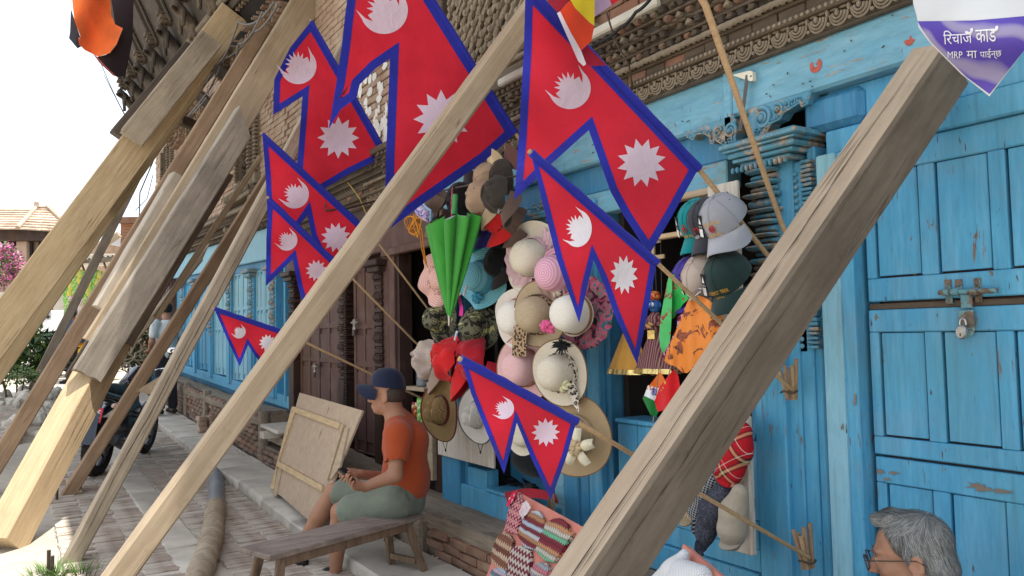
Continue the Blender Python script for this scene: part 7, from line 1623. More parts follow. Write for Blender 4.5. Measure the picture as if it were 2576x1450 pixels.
# the seated man
J = lambda px, py, t: WD(px - 12, py + (9 if py < 1100 else 0), t)
pel, bel, che, nek = J(1022, 1262, 4.86), J(1032, 1200, 4.84), J(1032, 1110, 4.83), J(1012, 1046, 4.83)
lsh, rsh, lel, rel_, lwr, rwr = J(1012, 1086, 4.64), J(1052, 1080, 5.02), J(1006, 1196, 4.56), J(985, 1205, 4.98), J(928, 1226, 4.50), J(918, 1193, 4.74)
lhip, rhip, lkn, rkn, lan, ran = J(1005, 1268, 4.72), J(1030, 1258, 5.0), J(868, 1288, 4.96), J(852, 1238, 5.18), J(856, 1440, 4.98), J(760, 1392, 5.22)
face = Vector((-.70, -.70, -.05)).normalized(); upv = Vector((-.12, -.10, 1)); lft = upv.cross(face).normalized(); upv = face.cross(lft)
hc = J(985, 984, 4.80); Mh = frame(hc, face, lft, upv)
man = thing("person", "man in a rust red T-shirt, green shorts and navy cap seated on the bench", "person", (float(pel[0]), float(pel[1]), 0))
pr = head_prims(Mh, 1.0) + [rc(hc + np.array(Mh.to_3x3() @ Vector((-.055, 0, -.16))), nek, .062, .07, k=.03), rc(nek, che, .068, .102, k=.03), rc(che, bel, .108, .108, k=.03), rc(bel, pel, .108, .115, k=.03),
      rc(nek, lsh, .05, .050, k=.02), rc(nek, rsh, .05, .050, k=.02), rc(lsh, lel, .048, .042), rc(lel, lwr, .043, .027), rc(rsh, rel_, .048, .042), rc(rel_, rwr, .043, .027),
      rc(lhip, lkn, .088, .058, k=.04), rc(rhip, rkn, .088, .058, k=.04), rc(lkn, lkn * .62 + lan * .38, .056, .060), rc(lkn * .62 + lan * .38, lan, .058, .036), rc(rkn, rkn * .62 + ran * .38, .056, .060), rc(rkn * .62 + ran * .38, ran, .058, .036)]
hd_l, hd_r = (J(885, 1218, 4.42) - lwr), (J(880, 1190, 4.62) - rwr)
pr += hand_prims(lwr, hd_l, (.15, .75, .35), (0, .2, 1), 1.0, .75) + hand_prims(rwr, hd_r, (.1, -.8, -.4), (0, .0, 1), 1.0, 1.0)
fd = np.array(Vector((-.9, -.35, -.05)).normalized())
for an in (lan, ran): pr += [rc(an + np.array((0, 0, -.02)), an + fd * .15 + np.array((0, 0, -.05)), .035, .026, k=.02)]
sdf_mesh(pr, .0062, .018).build("body", SKIN, man, 60)
SHIRT = m_cloth("rust_red_jersey", (.34, .062, .020), .08, 300, .9, 9); SHORT = m_cloth("sage_green_cotton", (.15, .175, .135), .12, 260, .9, 16); NAVC = m_cloth("navy_cap_twill", (.010, .015, .038), .1, 400, .8)
hem = bel * .72 + pel * .28
sh = sdf_mesh([rc(nek * .72 + che * .28, che, .080, .130, k=.05), rc(che, bel, .136, .138, k=.05), rc(bel, hem, .138, .146, k=.05), rc(nek * .8 + lsh * .2, lsh, .07, .078, k=.05), rc(nek * .8 + rsh * .2, rsh, .07, .078, k=.05), rc(lsh, lsh * .36 + lel * .64, .073, .068, k=.03), rc(rsh, rsh * .36 + rel_ * .64, .073, .068, k=.03),
               el(lsh * .30 + lel * .70, (.062, .062, .062), op='sub', k=.01), rc(nek, nek + np.array((-.02, -.02, .10)), .062, .06, op='sub', k=.012)], .0085, .03)
wrinkle(sh, .010, 7).build("shirt", SHIRT, man, 60)
so_ = sdf_mesh([rc(pel, hem, .150, .140, k=.05), rc(lhip, lhip * .22 + lkn * .78, .108, .098, k=.05), rc(rhip, rhip * .14 + rkn * .86, .108, .092, k=.05), rc(lkn, lkn + (lkn - lhip) * .3, .072, .075, op='sub', k=.01), rc(rhip * .10 + rkn * .90, rkn + (rkn - rhip) * .3, .075, .085, op='sub', k=.01)], .0085, .03)
wrinkle(so_, .013, 9).build("shorts", SHORT, man, 60)
MB().tube([J(1015 + 4 * math.sin(k), 1262 + k * 1.0, 4.655) for k in range(0)] or [J(972, 1262, 4.645), J(985, 1270, 4.63), J(1000, 1268, 4.62), J(1018, 1256, 4.64)], .0035, 5).build("pocket_seam", SHORT, man)
A_, B_ = capmesh(1.10); Mc = Mh @ Matrix.Translation((-.012, 0, .046)) @ Matrix.Rotation(-.16, 4, 'Y')
for mesh_, nm in ((A_, "cap_crown"), (B_, "cap_visor")): mesh_.v = [tuple(Mc @ Vector(p)) for p in mesh_.v]; mesh_.build(nm, NAVC, man, 50)
hr = sdf_mesh([el(hc + np.array(Mh.to_3x3() @ Vector((-.045, 0, .0))), (.072, .081, .078), np.array(Mh.to_3x3()), k=.01), el(hc + np.array(Mh.to_3x3() @ Vector((.10, 0, -.01))), (.105, .12, .12), np.array(Mh.to_3x3()), op='sub', k=.01), el(hc + np.array(Mh.to_3x3() @ Vector((-.02, 0, -.09))), (.12, .12, .05), np.array(Mh.to_3x3()), op='sub', k=.02)], .006, .01)
hr.build("cropped_hair", m_plain("short_dark_hair", (.045, .03, .024), .8, .3, 200), man)
for an, nm in ((lan, 0), (ran, 1)):
    f = sdf_mesh([rc(an + fd * -.06 + np.array((0, 0, -.055)), an + fd * .17 + np.array((0, 0, -.062)), .036, .034), rc(an + fd * .07 + np.array((0, 0, -.02)), an + fd * .14 + np.array((0, 0, -.04)), .044, .036)], .008, .015); f.build("sandal", BLACK, man)
ph = J(893, 1199, 4.50); tag(MB().box(ph, (.075, .012, .14), frame((0, 0, 0), Vector((.55, -.8, .1)), Vector((.5, .3, .8)), Vector((-.6, -.5, .6))).to_3x3(), .004).build("mobile_phone", m_plain("phone_glass", (.02, .02, .022), .15, .1)), "black mobile phone held in the seated man's hands", "phone")
# the old man at the lower right
hc2 = WD(2290, 1400, 2.22); f2_ = Vector((-.87, -.49, -.16)).normalized(); u2 = Vector((-.16, -.06, 1)); l2 = u2.cross(f2_).normalized(); u2 = f2_.cross(l2); M2h = frame(hc2, f2_, l2, u2); S2 = .94
old = thing("person", "old man with grey hair and dark framed glasses below the blue door", "person", (float(hc2[0]), float(hc2[1]) + .1, 0.05)); H = lambda x, y, z: np.array(M2h @ Vector((x * S2, y * S2, z * S2)))
ok = H(-.07, 0, -.20); och = ok + np.array((.04, .03, -.22)); ope = ok + np.array((.06, .06, -.50)); ls2, rs2 = ok + np.array((.10, -.16, -.06)), ok + np.array((-.04, .16, -.06))
ok_pr = head_prims(M2h, S2) + [rc(H(-.055, 0, -.16), ok, .062, .07, k=.03), rc(ok, och, .08, .13, k=.05), rc(och, ope, .135, .14, k=.05), rc(ok, ls2, .06, .06, k=.04), rc(ok, rs2, .06, .06, k=.04), rc(ls2, ls2 + np.array((-.02, -.06, -.27)), .05, .04), rc(rs2, rs2 + np.array((-.06, .0, -.27)), .05, .04),
     rc(ope, ope + np.array((-.35, -.25, .06)), .09, .06, k=.04), rc(ope + np.array((-.35, -.25, .06)), ope + np.array((-.36, -.30, -.26)), .058, .04)]
ok_pr += [el(H(.085, y * .030, -.014), (.006, .016, .005), np.array(M2h.to_3x3()), k=.006) for y in (1, -1)] + [rc(H(.088, y * .016, -.038), H(.066, y * .034, -.075), .004, .003, k=.008, op='sub') for y in (1, -1)]
ok_m = sdf_mesh(ok_pr, .0052, .016)
ok_m.v = [tuple(np.array(p) + .0016 * nz((p[0] * 45, p[1] * 45, p[2] * 60))) for p in ok_m.v]; ok_m.build("body", SKIN2, old, 60)
wrinkle(sdf_mesh([rc(ok * .6 + och * .4, och, .11, .155, k=.05), rc(och, ope, .16, .17, k=.05), rc(ok * .6 + ls2 * .4, ls2, .075, .08, k=.05), rc(ok * .6 + rs2 * .4, rs2, .075, .08, k=.05), rc(ls2, ls2 + np.array((-.02, -.06, -.25)), .07, .06), rc(rs2, rs2 + np.array((-.06, 0, -.25)), .07, .06), rc(ok, ok + np.array((0, 0, .1)), .07, .07, op='sub', k=.01)], .012, .03), .006).build("shirt", m_cloth("pale_shirt_cloth", (.35, .34, .32), fold=12), old)
EW, EB = m_plain("eye_white", (.7, .66, .6), .25), BLACK
for y in (1, -1): MB().ell(H(.0865, y * .030, .0005), (.0085, .0085, .0085), 12, 8).build("eyeball", EW, old); MB().ell(H(.0935, y * .031, .0), (.0035, .0035, .0035), 8, 6).build("iris", EB, old)
for y in (1, -1): MB().tube([H(.100, y * .012, .022), H(.100, y * .03, .028), H(.088, y * .05, .022)], [.0025, .0032, .0015], 5).build("eyebrow", m_plain("grey_brow_hair", (.10, .09, .085), .9), old)
# glasses: part of what he wears
gm = m_plain("dark_spectacle_frame", (.025, .016, .014), .3, .1, 60, spec=.5); m = MB()
for y in (1, -1):
    ringp = [H(.120 + .003 * math.sin(a) - abs(.030 * math.cos(a) * y) * .05, y * .034 + .026 * math.copysign(abs(math.cos(a)) ** .7, math.cos(a)), -.004 + .021 * math.copysign(abs(math.sin(a)) ** .7, math.sin(a))) for a in np.linspace(0, 2 * PI, 29)]; m.tube(ringp, .0021, 6, cap=False)
    m.tube([H(.119, y * .060, .008), H(.105, y * .074, .008), H(.04, y * .082, .006), H(-.02, y * .085, .004), H(-.045, y * .083, -.014)], [.002, .0021, .0018, .0018, .0015], 6)
m.tube([H(.121, .010, .002), H(.124, 0, .006), H(.121, -.010, .002)], .0018, 6); m.build("spectacles", gm, old)
# grey hair: a cap of scalp hair plus combed strands
Rn = np.array(M2h.to_3x3()); hh_ = sdf_mesh([el(H(-.022, 0, .042), np.array((.101, .081, .089)) * S2, Rn), el(H(-.065, 0, -.035), np.array((.058, .070, .070)) * S2, Rn, k=.02), rc(H(-.002, .078, .02), H(.004, .080, -.030), .010, .006, k=.01), rc(H(-.002, -.078, .02), H(.004, -.080, -.030), .010, .006, k=.01),
     rc(H(.03, -.03, .118), H(.078, -.005, .118), .018, .007, k=.03), rc(H(.03, .03, .115), H(.072, .02, .112), .018, .007, k=.03),
     el(H(.110, 0, .030), np.array((.088, .095, .066)) * S2, Rn, op='sub', k=.012), el(H(.070, 0, -.05), np.array((.082, .12, .090)) * S2, Rn, op='sub', k=.02), rc(H(-.05, -.1, -.11), H(-.05, .1, -.11), .045, .045, op='sub', k=.02), el(H(-.016, .088, -.016), np.array((.024, .016, .036)) * S2, Rn, op='sub', k=.006), el(H(-.016, -.088, -.016), np.array((.024, .016, .036)) * S2, Rn, op='sub', k=.006)], .005, .02)
HG_ = [m_plain("hair_%s" % n, c, .55, .2, 300, spec=.4) for n, c in (("mid_grey", (.20, .205, .20)), ("dark_grey", (.12, .124, .12)), ("white", (.30, .31, .30)))]
hv = np.array(hh_.v); hf = hh_.f; hh_.build("hair", HG_[1], old, 70)
from mathutils.bvhtree import BVHTree
bv = BVHTree.FromPolygons([Vector(p) for p in hv], hf); part = Vector(H(-.01, .038, .13))
ms = [MB(), MB(), MB()]; fwv, upw = Vector(Rn[:, 0]), Vector(Rn[:, 2]); ctr = Vector(H(-.03, 0, .03)); crown = Vector(H(-.065, .02, .115))
idxs = rnd.choices(range(len(hv)), k=6500)
for i in idxs:
    p = Vector(hv[i]); L = rnd.uniform(.022, .055); k = rnd.choices((0, 1, 2), (5, 3, 4))[0]; pts = []; rad = (p - crown); dirv = rad.normalized(); local = M2h.inverted() @ p
    if local.z > .085 * S2 and local.x > -.03: dirv = (fwv * .8 + Vector(Rn[:, 1]) * (-.45 if local.y < .04 else .7)).normalized()
    elif local.z < .085 * S2: dirv = (dirv * .35 - upw + fwv * (-.35 if local.x < .0 else -.15)).normalized()
    dirv = (dirv + Vector((rnd.gauss(0, .08), rnd.gauss(0, .08), rnd.gauss(0, .08)))).normalized(); q = p
    for s_ in range(5):
        loc, nr, _, _ = bv.find_nearest(q)
        if (loc - ctr).dot(nr) < 0: nr = -nr
        pts.append(loc + nr * (.0015 + .0035 * math.sin(PI * s_ / 5) * rnd.uniform(.5, 1.3))); t_ = (dirv - nr * dirv.dot(nr)); q = loc + t_.normalized() * L / 4 if t_.length > 1e-4 else loc
    w = rnd.uniform(.0003, .0007); sd_ = (pts[-1] - pts[0]).cross(nr); sd_ = sd_.normalized() * w if sd_.length > 1e-7 else Vector((w, 0, 0)); V = []
    for j, c in enumerate(pts): f = (1, 1.1, 1, .8, .15)[j]; V += [c - sd_ * f, c + sd_ * f]
    ms[k].add(V, [(2 * j, 2 * j + 1, 2 * j + 3, 2 * j + 2) for j in range(4)])
for k, nm in enumerate(("hair_strands", "dark_hair_strands", "white_hair_strands")): ms[k].build(nm, HG_[k], old, kind='stuff')
# simple clothed figure for the two people further off
def figure(base, hgt, fdir, label, shirt, trou, hair, name="person", arm=0.3, helmet=None, bag_=None, sit=False):
    b = np.array(base); f = np.array(Vector(fdir).normalized()); l = np.cross((0, 0, 1), f); s = hgt / 1.70; P = lambda x, y, z: b + (f * x + l * y + np.array((0, 0, z))) * s
    t = thing(name, label, "person", b); Mh_ = frame(P(.02, 0, 1.58), f, l, (0, 0, 1))
    pr = head_prims(Mh_, s * .95) + [rc(P(-.02, 0, 1.45), P(0, 0, 1.25), .07 * s, .12 * s, k=.04), rc(P(0, 0, 1.25), P(0, 0, .95), .12 * s, .12 * s, k=.05)]
    sl, sr = P(0, .18, 1.38), P(0, -.18, 1.38); el_, er = P(.0, .24, 1.10), P(.0, -.24, 1.10); wl, wr = P(.17, .18, .98), P(.20, -.12, 1.02)
    pr += [rc(sl, el_, .05 * s, .042 * s), rc(el_, wl, .042 * s, .028 * s), rc(sr, er, .05 * s, .042 * s), rc(er, wr, .042 * s, .028 * s)] + hand_prims(wl, P(.3, .12, .95) - wl, (0, 0, -1), f, s, .6) + hand_prims(wr, P(.33, -.05, 1.0) - wr, (0, 0, -1), f, s, .6)
    for y in (.09, -.09): pr += [rc(P(0, y, .93), P(.02, y * 1.1, .50), .085 * s, .058 * s, k=.03), rc(P(.02, y * 1.1, .50), P(-.01, y * 1.15, .08), .056 * s, .038 * s), rc(P(-.01, y * 1.15, .06), P(.14, y * 1.4, .035), .04 * s, .03 * s, k=.02)]
    sdf_mesh(pr, .011, .02).build("body", SKIN, t, 60)
    wrinkle(sdf_mesh([rc(P(-.02, 0, 1.36), P(0, 0, 1.25), .11 * s, .145 * s, k=.05), rc(P(0, 0, 1.25), P(0, 0, .93), .145 * s, .15 * s, k=.05), rc(sl, sl * .4 + el_ * .6, .075 * s, .068 * s), rc(sr, sr * .4 + er * .6, .075 * s, .068 * s), rc(P(-.01, 0, 1.42), P(0, 0, 1.5), .062 * s, .06 * s, op='sub', k=.01)], .013, .03), .008).build("shirt", shirt, t)
    wrinkle(sdf_mesh([rc(P(0, 0, 1.0), P(0, 0, .92), .14 * s, .145 * s, k=.04)] + [q for y in (.09, -.09) for q in (rc(P(0, y, .92), P(.02, y * 1.1, .50), .10 * s, .078 * s, k=.03), rc(P(.02, y * 1.1, .50), P(-.01, y * 1.15, .12), .078 * s, .07 * s, k=.02))], .013, .02), .007).build("trousers", trou, t)
    for y in (.09, -.09): sdf_mesh([rc(P(-.06, y * 1.2, .03), P(.17, y * 1.45, .03), .038 * s, .036 * s), rc(P(.03, y * 1.3, .06), P(.1, y * 1.35, .05), .045 * s, .04 * s)], .011, .02).build("shoe", BLACK, t)
    if helmet: 
        sdf_mesh([el(P(.01, 0, 1.62), np.array((.15, .135, .14)) * s), el(P(.16, 0, 1.585), np.array((.08, .10, .055)) * s, op='sub', k=.01)], .012, .02).build("helmet", helmet, t); sdf_mesh([el(P(.05, 0, 1.585), np.array((.118, .112, .05)) * s)], .012, .02).build("visor", m_plain("visor_plastic", (.02, .02, .025), .12), t)
    else: sdf_mesh([el(P(-.005, 0, 1.625), np.array((.105, .085, .09)) * s), el(P(.13, 0, 1.575), np.array((.085, .1, .085)) * s, op='sub', k=.02)], .011, .02).build("hair", hair, t)
    if bag_: sdf_mesh([rc(P(-.19, 0, 1.30), P(-.20, 0, 1.02), .10 * s, .12 * s)], .014, .03).build("backpack", bag_, t); [MB().tube([P(-.12, y, 1.40), P(.04, y, 1.43), P(.15, y, 1.25), P(.10, y * 1.2, 1.05)], .02 * s, 6).build("backpack_strap", bag_, t) for y in (.11, -.11)]
    return t
sp = WZ(418, 1040, rise(-14.2) + .10); figure(sp, 1.70, (-.9, -.35, 0), "standing man in a pale shirt and dark trousers on the far pavement", m_cloth("pale_grey_shirt", (.52, .56, .57), fold=14), m_cloth("dark_trousers", (.022, .024, .034), fold=12), m_plain("black_hair", (.014, .012, .011), .6, .3, 150))
rp_ = WD(180, 905, 16.5); figure((rp_[0], rp_[1], rise(rp_[0]) + .22), 1.55, (-.5, -.85, 0), "rider in a glossy black helmet and light blue shirt near the snack stall", m_cloth("light_blue_shirt", (.28, .38, .60), fold=14), m_cloth("grey_trousers", (.05, .055, .07)), BLACK, helmet=m_plain("helmet_gloss", (.015, .018, .02), .12, .1, spec=.6), bag_=m_cloth("slate_blue_bag", (.12, .17, .27)))
# ------------------------------------------------------------------ the parked motorcycle
rw, fw_ = WZ(240, 1197, .125), WZ(364, 1150, .16)
hx = Vector(F0 * .997 - R0 * .08); hx.z = .03; WBL = 1.30; hx.normalize(); hy = Vector((0, 0, 1)).cross(hx).normalized(); hz = hx.cross(hy)
Mm = frame(rw, hx, hy, hz) @ Matrix.Rotation(.10, 4, 'X')
mc = thing("motorcycle", "dark blue black motorcycle parked on the pavement between the props, red number plate", "motorcycle", Mm)
TY, GLS, ENG, CHR_ = m_plain("tyre_rubber", (.022, .021, .02), .85, .3, 40), m_plain("bike_gloss_paint", (.012, .016, .026), .12, .1, spec=.6), m_plain("engine_metal", (.09, .09, .095), .45, .4, 30, metal=.7), m_plain("chrome", (.7, .7, .72), .12, .05, metal=1.0)
for x, r, w in ((0, .295, .060), (WBL, .295, .045)):
    m = MB(); m.surf(lambda u, v: (x + (r - .05 + .05 * math.cos(2 * PI * v)) * math.cos(2 * PI * u), w * math.sin(2 * PI * v), r + (r - .05 + .05 * math.cos(2 * PI * v)) * math.sin(2 * PI * u)), 48, 12, cu=True, cv=True)
    for k in range(44): a = 2 * PI * k / 44; [m.box((x + (r - .002) * math.cos(a), y, r + (r - .002) * math.sin(a)), (.012, w * .42, .02), Matrix.Rotation(-a, 3, 'Y'), 0) for y in (-w * .45, w * .45)]
    m.build("tyre", TY, mc, local=True)
    m = MB().surf(lambda u, v: (x + (r - .095 + .012 * math.cos(2 * PI * v)) * math.cos(2 * PI * u), .035 * math.sin(2 * PI * v), r + (r - .095 + .012 * math.cos(2 * PI * v)) * math.sin(2 * PI * u)), 40, 8, cu=True, cv=True)
    for k in range(6): a = PI * k / 3 + .3; m.tube([(x + .03 * math.cos(a), 0, r + .03 * math.sin(a)), (x + (r - .1) * math.cos(a), 0, r + (r - .1) * math.sin(a))], .013, 6)
    m.tube([(x, -.07, r), (x, .07, r)], .035, 14); m.build("rim", ENG, mc, local=True)
R_ = lambda *P: [tuple(q) for q in P]
sdf_mesh([rc((.62, 0, .84), (.92, 0, .92), .11, .14, k=.05), rc((.92, .09, .86), (1.02, .11, .80), .07, .05, k=.05), rc((.92, -.09, .86), (1.02, -.11, .80), .07, .05, k=.05)], .014, .04).build("fuel_tank", GLS, mc, 60, local=True)
sdf_mesh([rc((.60, 0, .80), (.10, 0, .84), .085, .075, k=.03), rc((.25, 0, .84), (.0, 0, .88), .08, .06, k=.03)], .014, .03).build("seat", m_plain("seat_vinyl", (.014, .014, .016), .5), mc, 60, local=True)
sdf_mesh([rc((.50, .07, .70), (-.16, .05, .86), .05, .035, k=.04), rc((.50, -.07, .70), (-.16, -.05, .86), .05, .035, k=.04), rc((-.05, 0, .82), (-.22, 0, .86), .05, .03, k=.04)], .012, .04).build("tail_cowl", GLS, mc, 60, local=True)
sdf_mesh([rc((.55, .12, .66), (.30, .11, .60), .06, .04, k=.03), rc((.55, -.12, .66), (.30, -.11, .60), .06, .04, k=.03)], .014, .03).build("side_cover", m_plain("dark_blue_panel", (.016, .030, .05), .2, spec=.5), mc, 60, local=True)
m = MB(); m.surf(lambda u, v: (-.20 - .16 * v - .03 * math.sin(v * 3), (u - .5) * (.17 + .05 * v), .80 - .42 * v - .012 * abs(u - .5)), 6, 8); m.surf(lambda u, v: (-.19 - .16 * v - .03 * math.sin(v * 3), (u - .5) * (.17 + .05 * v), .80 - .42 * v - .012 * abs(u - .5)), 6, 8); m.build("rear_fender", m_plain("fender_plastic", (.05, .065, .09), .4), mc, local=True)
plq = MB().box((-.268, 0, .655), (.008, .23, .15), Matrix.Rotation(.32, 3, 'Y'), .003).build("number_plate", m_plain("plate_red", (.50, .03, .06), .4, .05), mc, local=True)
mpl = Matrix.Translation((-.2735, 0, .655)) @ Matrix.Rotation(.32, 4, 'Y')
for s_, y0, y1, z in (("\u092c\u093e \u0967", .09, -.095, .012), ("\u0967\u0968\u0967\u0967", .095, -.10, -.058)):
    V, Q = text2d(s_); lo, hi = V.min(0), V.max(0); q = MB(); q.add([tuple(mpl @ Vector((-.001, y0 + (y1 - y0) * (a - lo[0]) / (hi[0] - lo[0]), z + .045 * (b - lo[1]) / (hi[1] - lo[1])))) for a, b in V], Q); q.build("plate_digit", WHT, mc, local=True, smooth=False)
MB().ell((-.23, 0, .80), (.03, .07, .03), 12, 8).build("tail_light", m_plain("tail_red", (.4, .01, .01), .15), mc, local=True)
for y in (.17, -.17): MB().ell((-.12, y, .74), (.05, .03, .028), 12, 8).build("indicator", m_plain("indicator_lens", (.7, .5, .42), .15), mc, local=True); MB().tube([(-.10, y * .4, .75), (-.11, y, .745)], .010, 6).build("indicator_stalk", BLACK, mc, local=True)
MB().tube([(.0, .08, .295), (.45, .08, .36)], .022, 8).tube([(0, -.08, .295), (.45, -.08, .36)], .022, 8).build("swingarm", ENG, mc, local=True)
m = MB(); 
for y in (.11, -.11):
    m.tube([(.02, y, .33), (.18, y * .9, .72)], [.018, .012], 8)
    for k in range(9): m.lathe([(.026, -.006), (.03, 0), (.026, .006)], 10, Matrix.Translation((.05 + .012 * k, y, .42 + .03 * k)))
m.build("rear_spring", ENG, mc, local=True)
sdf_mesh([el((.62, 0, .40), (.17, .14, .12)), rc((.66, 0, .46), (.76, 0, .66), .09, .08, k=.02), el((.62, .12, .38), (.11, .05, .10), k=.01), el((.62, -.12, .38), (.11, .05, .10), k=.01)], .014, .02).build("engine", ENG, mc, 50, local=True)
MB().tube([(.70, -.10, .42), (.60, -.15, .28), (.35, -.16, .26), (.18, -.17, .30), (-.12, -.18, .40)], [.02, .025, .03, .055, .05], 14).build("exhaust", m_plain("exhaust_black", (.03, .03, .032), .35, metal=.5), mc, local=True)
MB().lathe([(.036, 0), (.05, .002), (.05, .012), (.036, .014)], 18, Matrix.Translation((.10, -.228, .33)) @ Matrix.Rotation(PI / 2, 4, 'X')).build("exhaust_ring", CHR_, mc, local=True)
for y in (.09, -.09): MB().tube([(WBL, y, .295), (1.03, y * .9, .92)], [.026, .022], 10).build("fork", ENG, mc, local=True)
m = MB(); m.surf(lambda u, v: (WBL + .335 * math.cos(.5 + 1.9 * u), (v - .5) * .14, .295 + .335 * math.sin(.5 + 1.9 * u) - .03 * (2 * v - 1) ** 2), 16, 4); m.build("front_fender", GLS, mc, local=True)
sdf_mesh([rc((1.10, 0, .90), (1.20, 0, .86), .10, .09, k=.03), rc((1.08, 0, .96), (1.10, 0, 1.10), .09, .02, k=.04)], .014, .03).build("headlight_cowl", GLS, mc, 60, local=True)
MB().tube([(.90, .36, 1.02), (.99, .24, 1.04), (1.05, .10, 1.0), (1.05, -.10, 1.0), (.99, -.24, 1.04), (.90, -.36, 1.02)], .011, 8).build("handlebar", CHR_, mc, local=True)
for y in (1, -1):
    MB().tube([(.96, y * .27, 1.04), (.885, y * .39, 1.015)], .018, 8).build("grip", BLACK, mc, local=True)
    MB().tube([(1.0, y * .22, 1.05), (.98, y * .30, 1.22)], .006, 6).build("mirror_stalk", BLACK, mc, local=True); MB().ell((.975, y * .33, 1.25), (.02, .075, .045), 14, 8).build("mirror", CHR_, mc, local=True)
    MB().tube([(1.02, y * .2, 1.03), (1.0, y * .33, .985)], .005, 6).build("lever", CHR_, mc, local=True)
m = MB(); [m.tube([(1.0, .26 - .03 * i, 1.0), (1.12, .1 + .02 * i, .92 - .03 * i), (1.0, .03, .78)], .005, 5) for i in range(4)]; m.build("cable", BLACK, mc, local=True, kind='stuff')
MB().tube([(.45, -.12, .62), (.42, -.30, .55), (.30, -.34, .56), (.10, -.22, .62)], .012, 6).tube([(.42, -.30, .55), (.40, -.27, .22)], .011, 6).build("saree_guard", BLACK, mc, local=True)
MB().tube([(.52, .12, .30), (.48, .30, -.0)], .012, 6).build("side_stand", ENG, mc, local=True); MB().tube([(.55, -.12, .28), (.55, -.24, .27)], .014, 8).build("foot_peg", BLACK, mc, local=True)
# ------------------------------------------------------------------ beyond: rubble, bushes, stall, car, houses
LEAFA, LEAFB, LEAFC = m_plain("leaf_green", (.055, .115, .035), .5, .4, 6), m_plain("leaf_dark", (.03, .07, .028), .5, .4, 6), m_plain("leaf_yellow_green", (.13, .19, .045), .5, .3, 6)
def shrub(name, label, cat, c, rad, n, ls, mats, stems=9, group=None, z0=None, flat=.7):
    c = np.array(c, float); t = thing(name, label, cat, (c[0], c[1], z0 if z0 is not None else c[2] - rad[2])); ms = [MB() for _ in mats]; st = MB()
    tips = []
    for _ in range(stems):
        a = rnd.uniform(0, 2 * PI); q = c + np.array((rad[0] * .75 * math.cos(a), rad[1] * .75 * math.sin(a), rad[2] * rnd.uniform(-.2, .9))); b0 = np.array((c[0] + .1 * math.cos(a), c[1] + .1 * math.sin(a), z0 if z0 is not None else c[2] - rad[2])); st.tube([b0, b0 * .5 + q * .5 + np.array((0, 0, .1)), q], [.02, .014, .006], 6); tips.append((b0 * .5 + q * .5, q))
    for _ in range(n):
        d = Vector((rnd.gauss(0, 1), rnd.gauss(0, 1), rnd.gauss(0, 1))).normalized(); r = rnd.uniform(.35, 1) ** .5 * (1 + .35 * nz((d.x * 2 + c[0], d.y * 2, d.z * 2))); p = c + np.array((d.x * rad[0], d.y * rad[1], d.z * rad[2])) * r
        L = ls * rnd.uniform(.6, 1.3); w = L * rnd.uniform(.38, .55); a = Vector((d.x + rnd.gauss(0, .6), d.y + rnd.gauss(0, .6), d.z * .3 + rnd.gauss(-.15, .5))).normalized(); s = a.cross(Vector((0, 0, 1)) * flat + Vector((rnd.gauss(0, .4), rnd.gauss(0, .4), 0))); s = s.normalized() if s.length > .01 else Vector((1, 0, 0)); nrm = a.cross(s)
        V = [Vector(p), Vector(p) + a * L * .4 + s * w * .5 + nrm * L * .06, Vector(p) + a * L - nrm * L * .10, Vector(p) + a * L * .4 - s * w * .5 + nrm * L * .06, Vector(p) + a * L * .45]
        ms[rnd.randrange(len(mats))].add(V, [(0, 1, 4), (1, 2, 4), (2, 3, 4), (3, 0, 4)])
    st.build("stem", m_plain("shrub_stem", (.10, .075, .05), .9), t)
    for m, mt in zip(ms, mats): m.build("foliage", mt, t, kind='stuff', smooth=False)
    if group: t['group'] = group
    return t
g_ = rise(-15)
shrub("leafy_bush", "broad leaved green bush on the rubble at the far left", "bush", WD(92, 888, 15) + np.array((0, 0, 0)), (.75, .55, .42), 1500, .17, [LEAFA, LEAFB, LEAFC], z0=.35)
shrub("leafy_bush", "small leaved bush behind the motorcycle mirror", "bush", WD(352, 862, 17), (.50, .40, .62), 1500, .12, [LEAFA, LEAFB], z0=.5)
shrub("leafy_bush", "low sunlit weeds at the left edge of the rubble", "bush", WD(42, 945, 13), (.45, .35, .14), 500, .08, [LEAFC, LEAFA], z0=.3)
shrub("bougainvillea", "pink flowering bougainvillea in front of the tiled house at the left", "bush", WD(2, 668, 27), (.72, .6, .80), 2600, .13, [m_plain("pink_bract", (.60, .12, .36), .6, .3, 6), m_plain("pink_bract_pale", (.70, .28, .48), .6, .3, 6), LEAFA, LEAFC], z0=.6)
shrub("bougainvillea", "few pink flowers low beside the white car", "bush", WD(118, 735, 25), (.28, .25, .22), 420, .13, [m_plain("pink_bract_low", (.6, .10, .34), .6, .3, 6), LEAFA], z0=.6)
sp_ = thing("rubble_heap", "heap of broken grey stones behind the motorcycle", "rubble", (-15.5, -.2, .3)); sms = []
for k in range(6):
    m = MB().ell((0, 0, 0), (1, .8, .6), 9, 6); m.v = [tuple(np.array(p) * (1 + .35 * nz(np.array(p) * 1.4 + k * 5))) for p in m.v]; sms.append(m.mesh("stone", STONE, 25))
EA = lambda u, v: (-17.5 + 5.5 * u, -1.2 + 2.9 * v, rise(-17.5 + 5.5 * u) + .34 * math.sin(PI * u) ** .8 * math.sin(PI * v) ** .7 + .16 * nz((u * 7, v * 6, 0)) * math.sin(PI * u) * math.sin(PI * v) - .05)
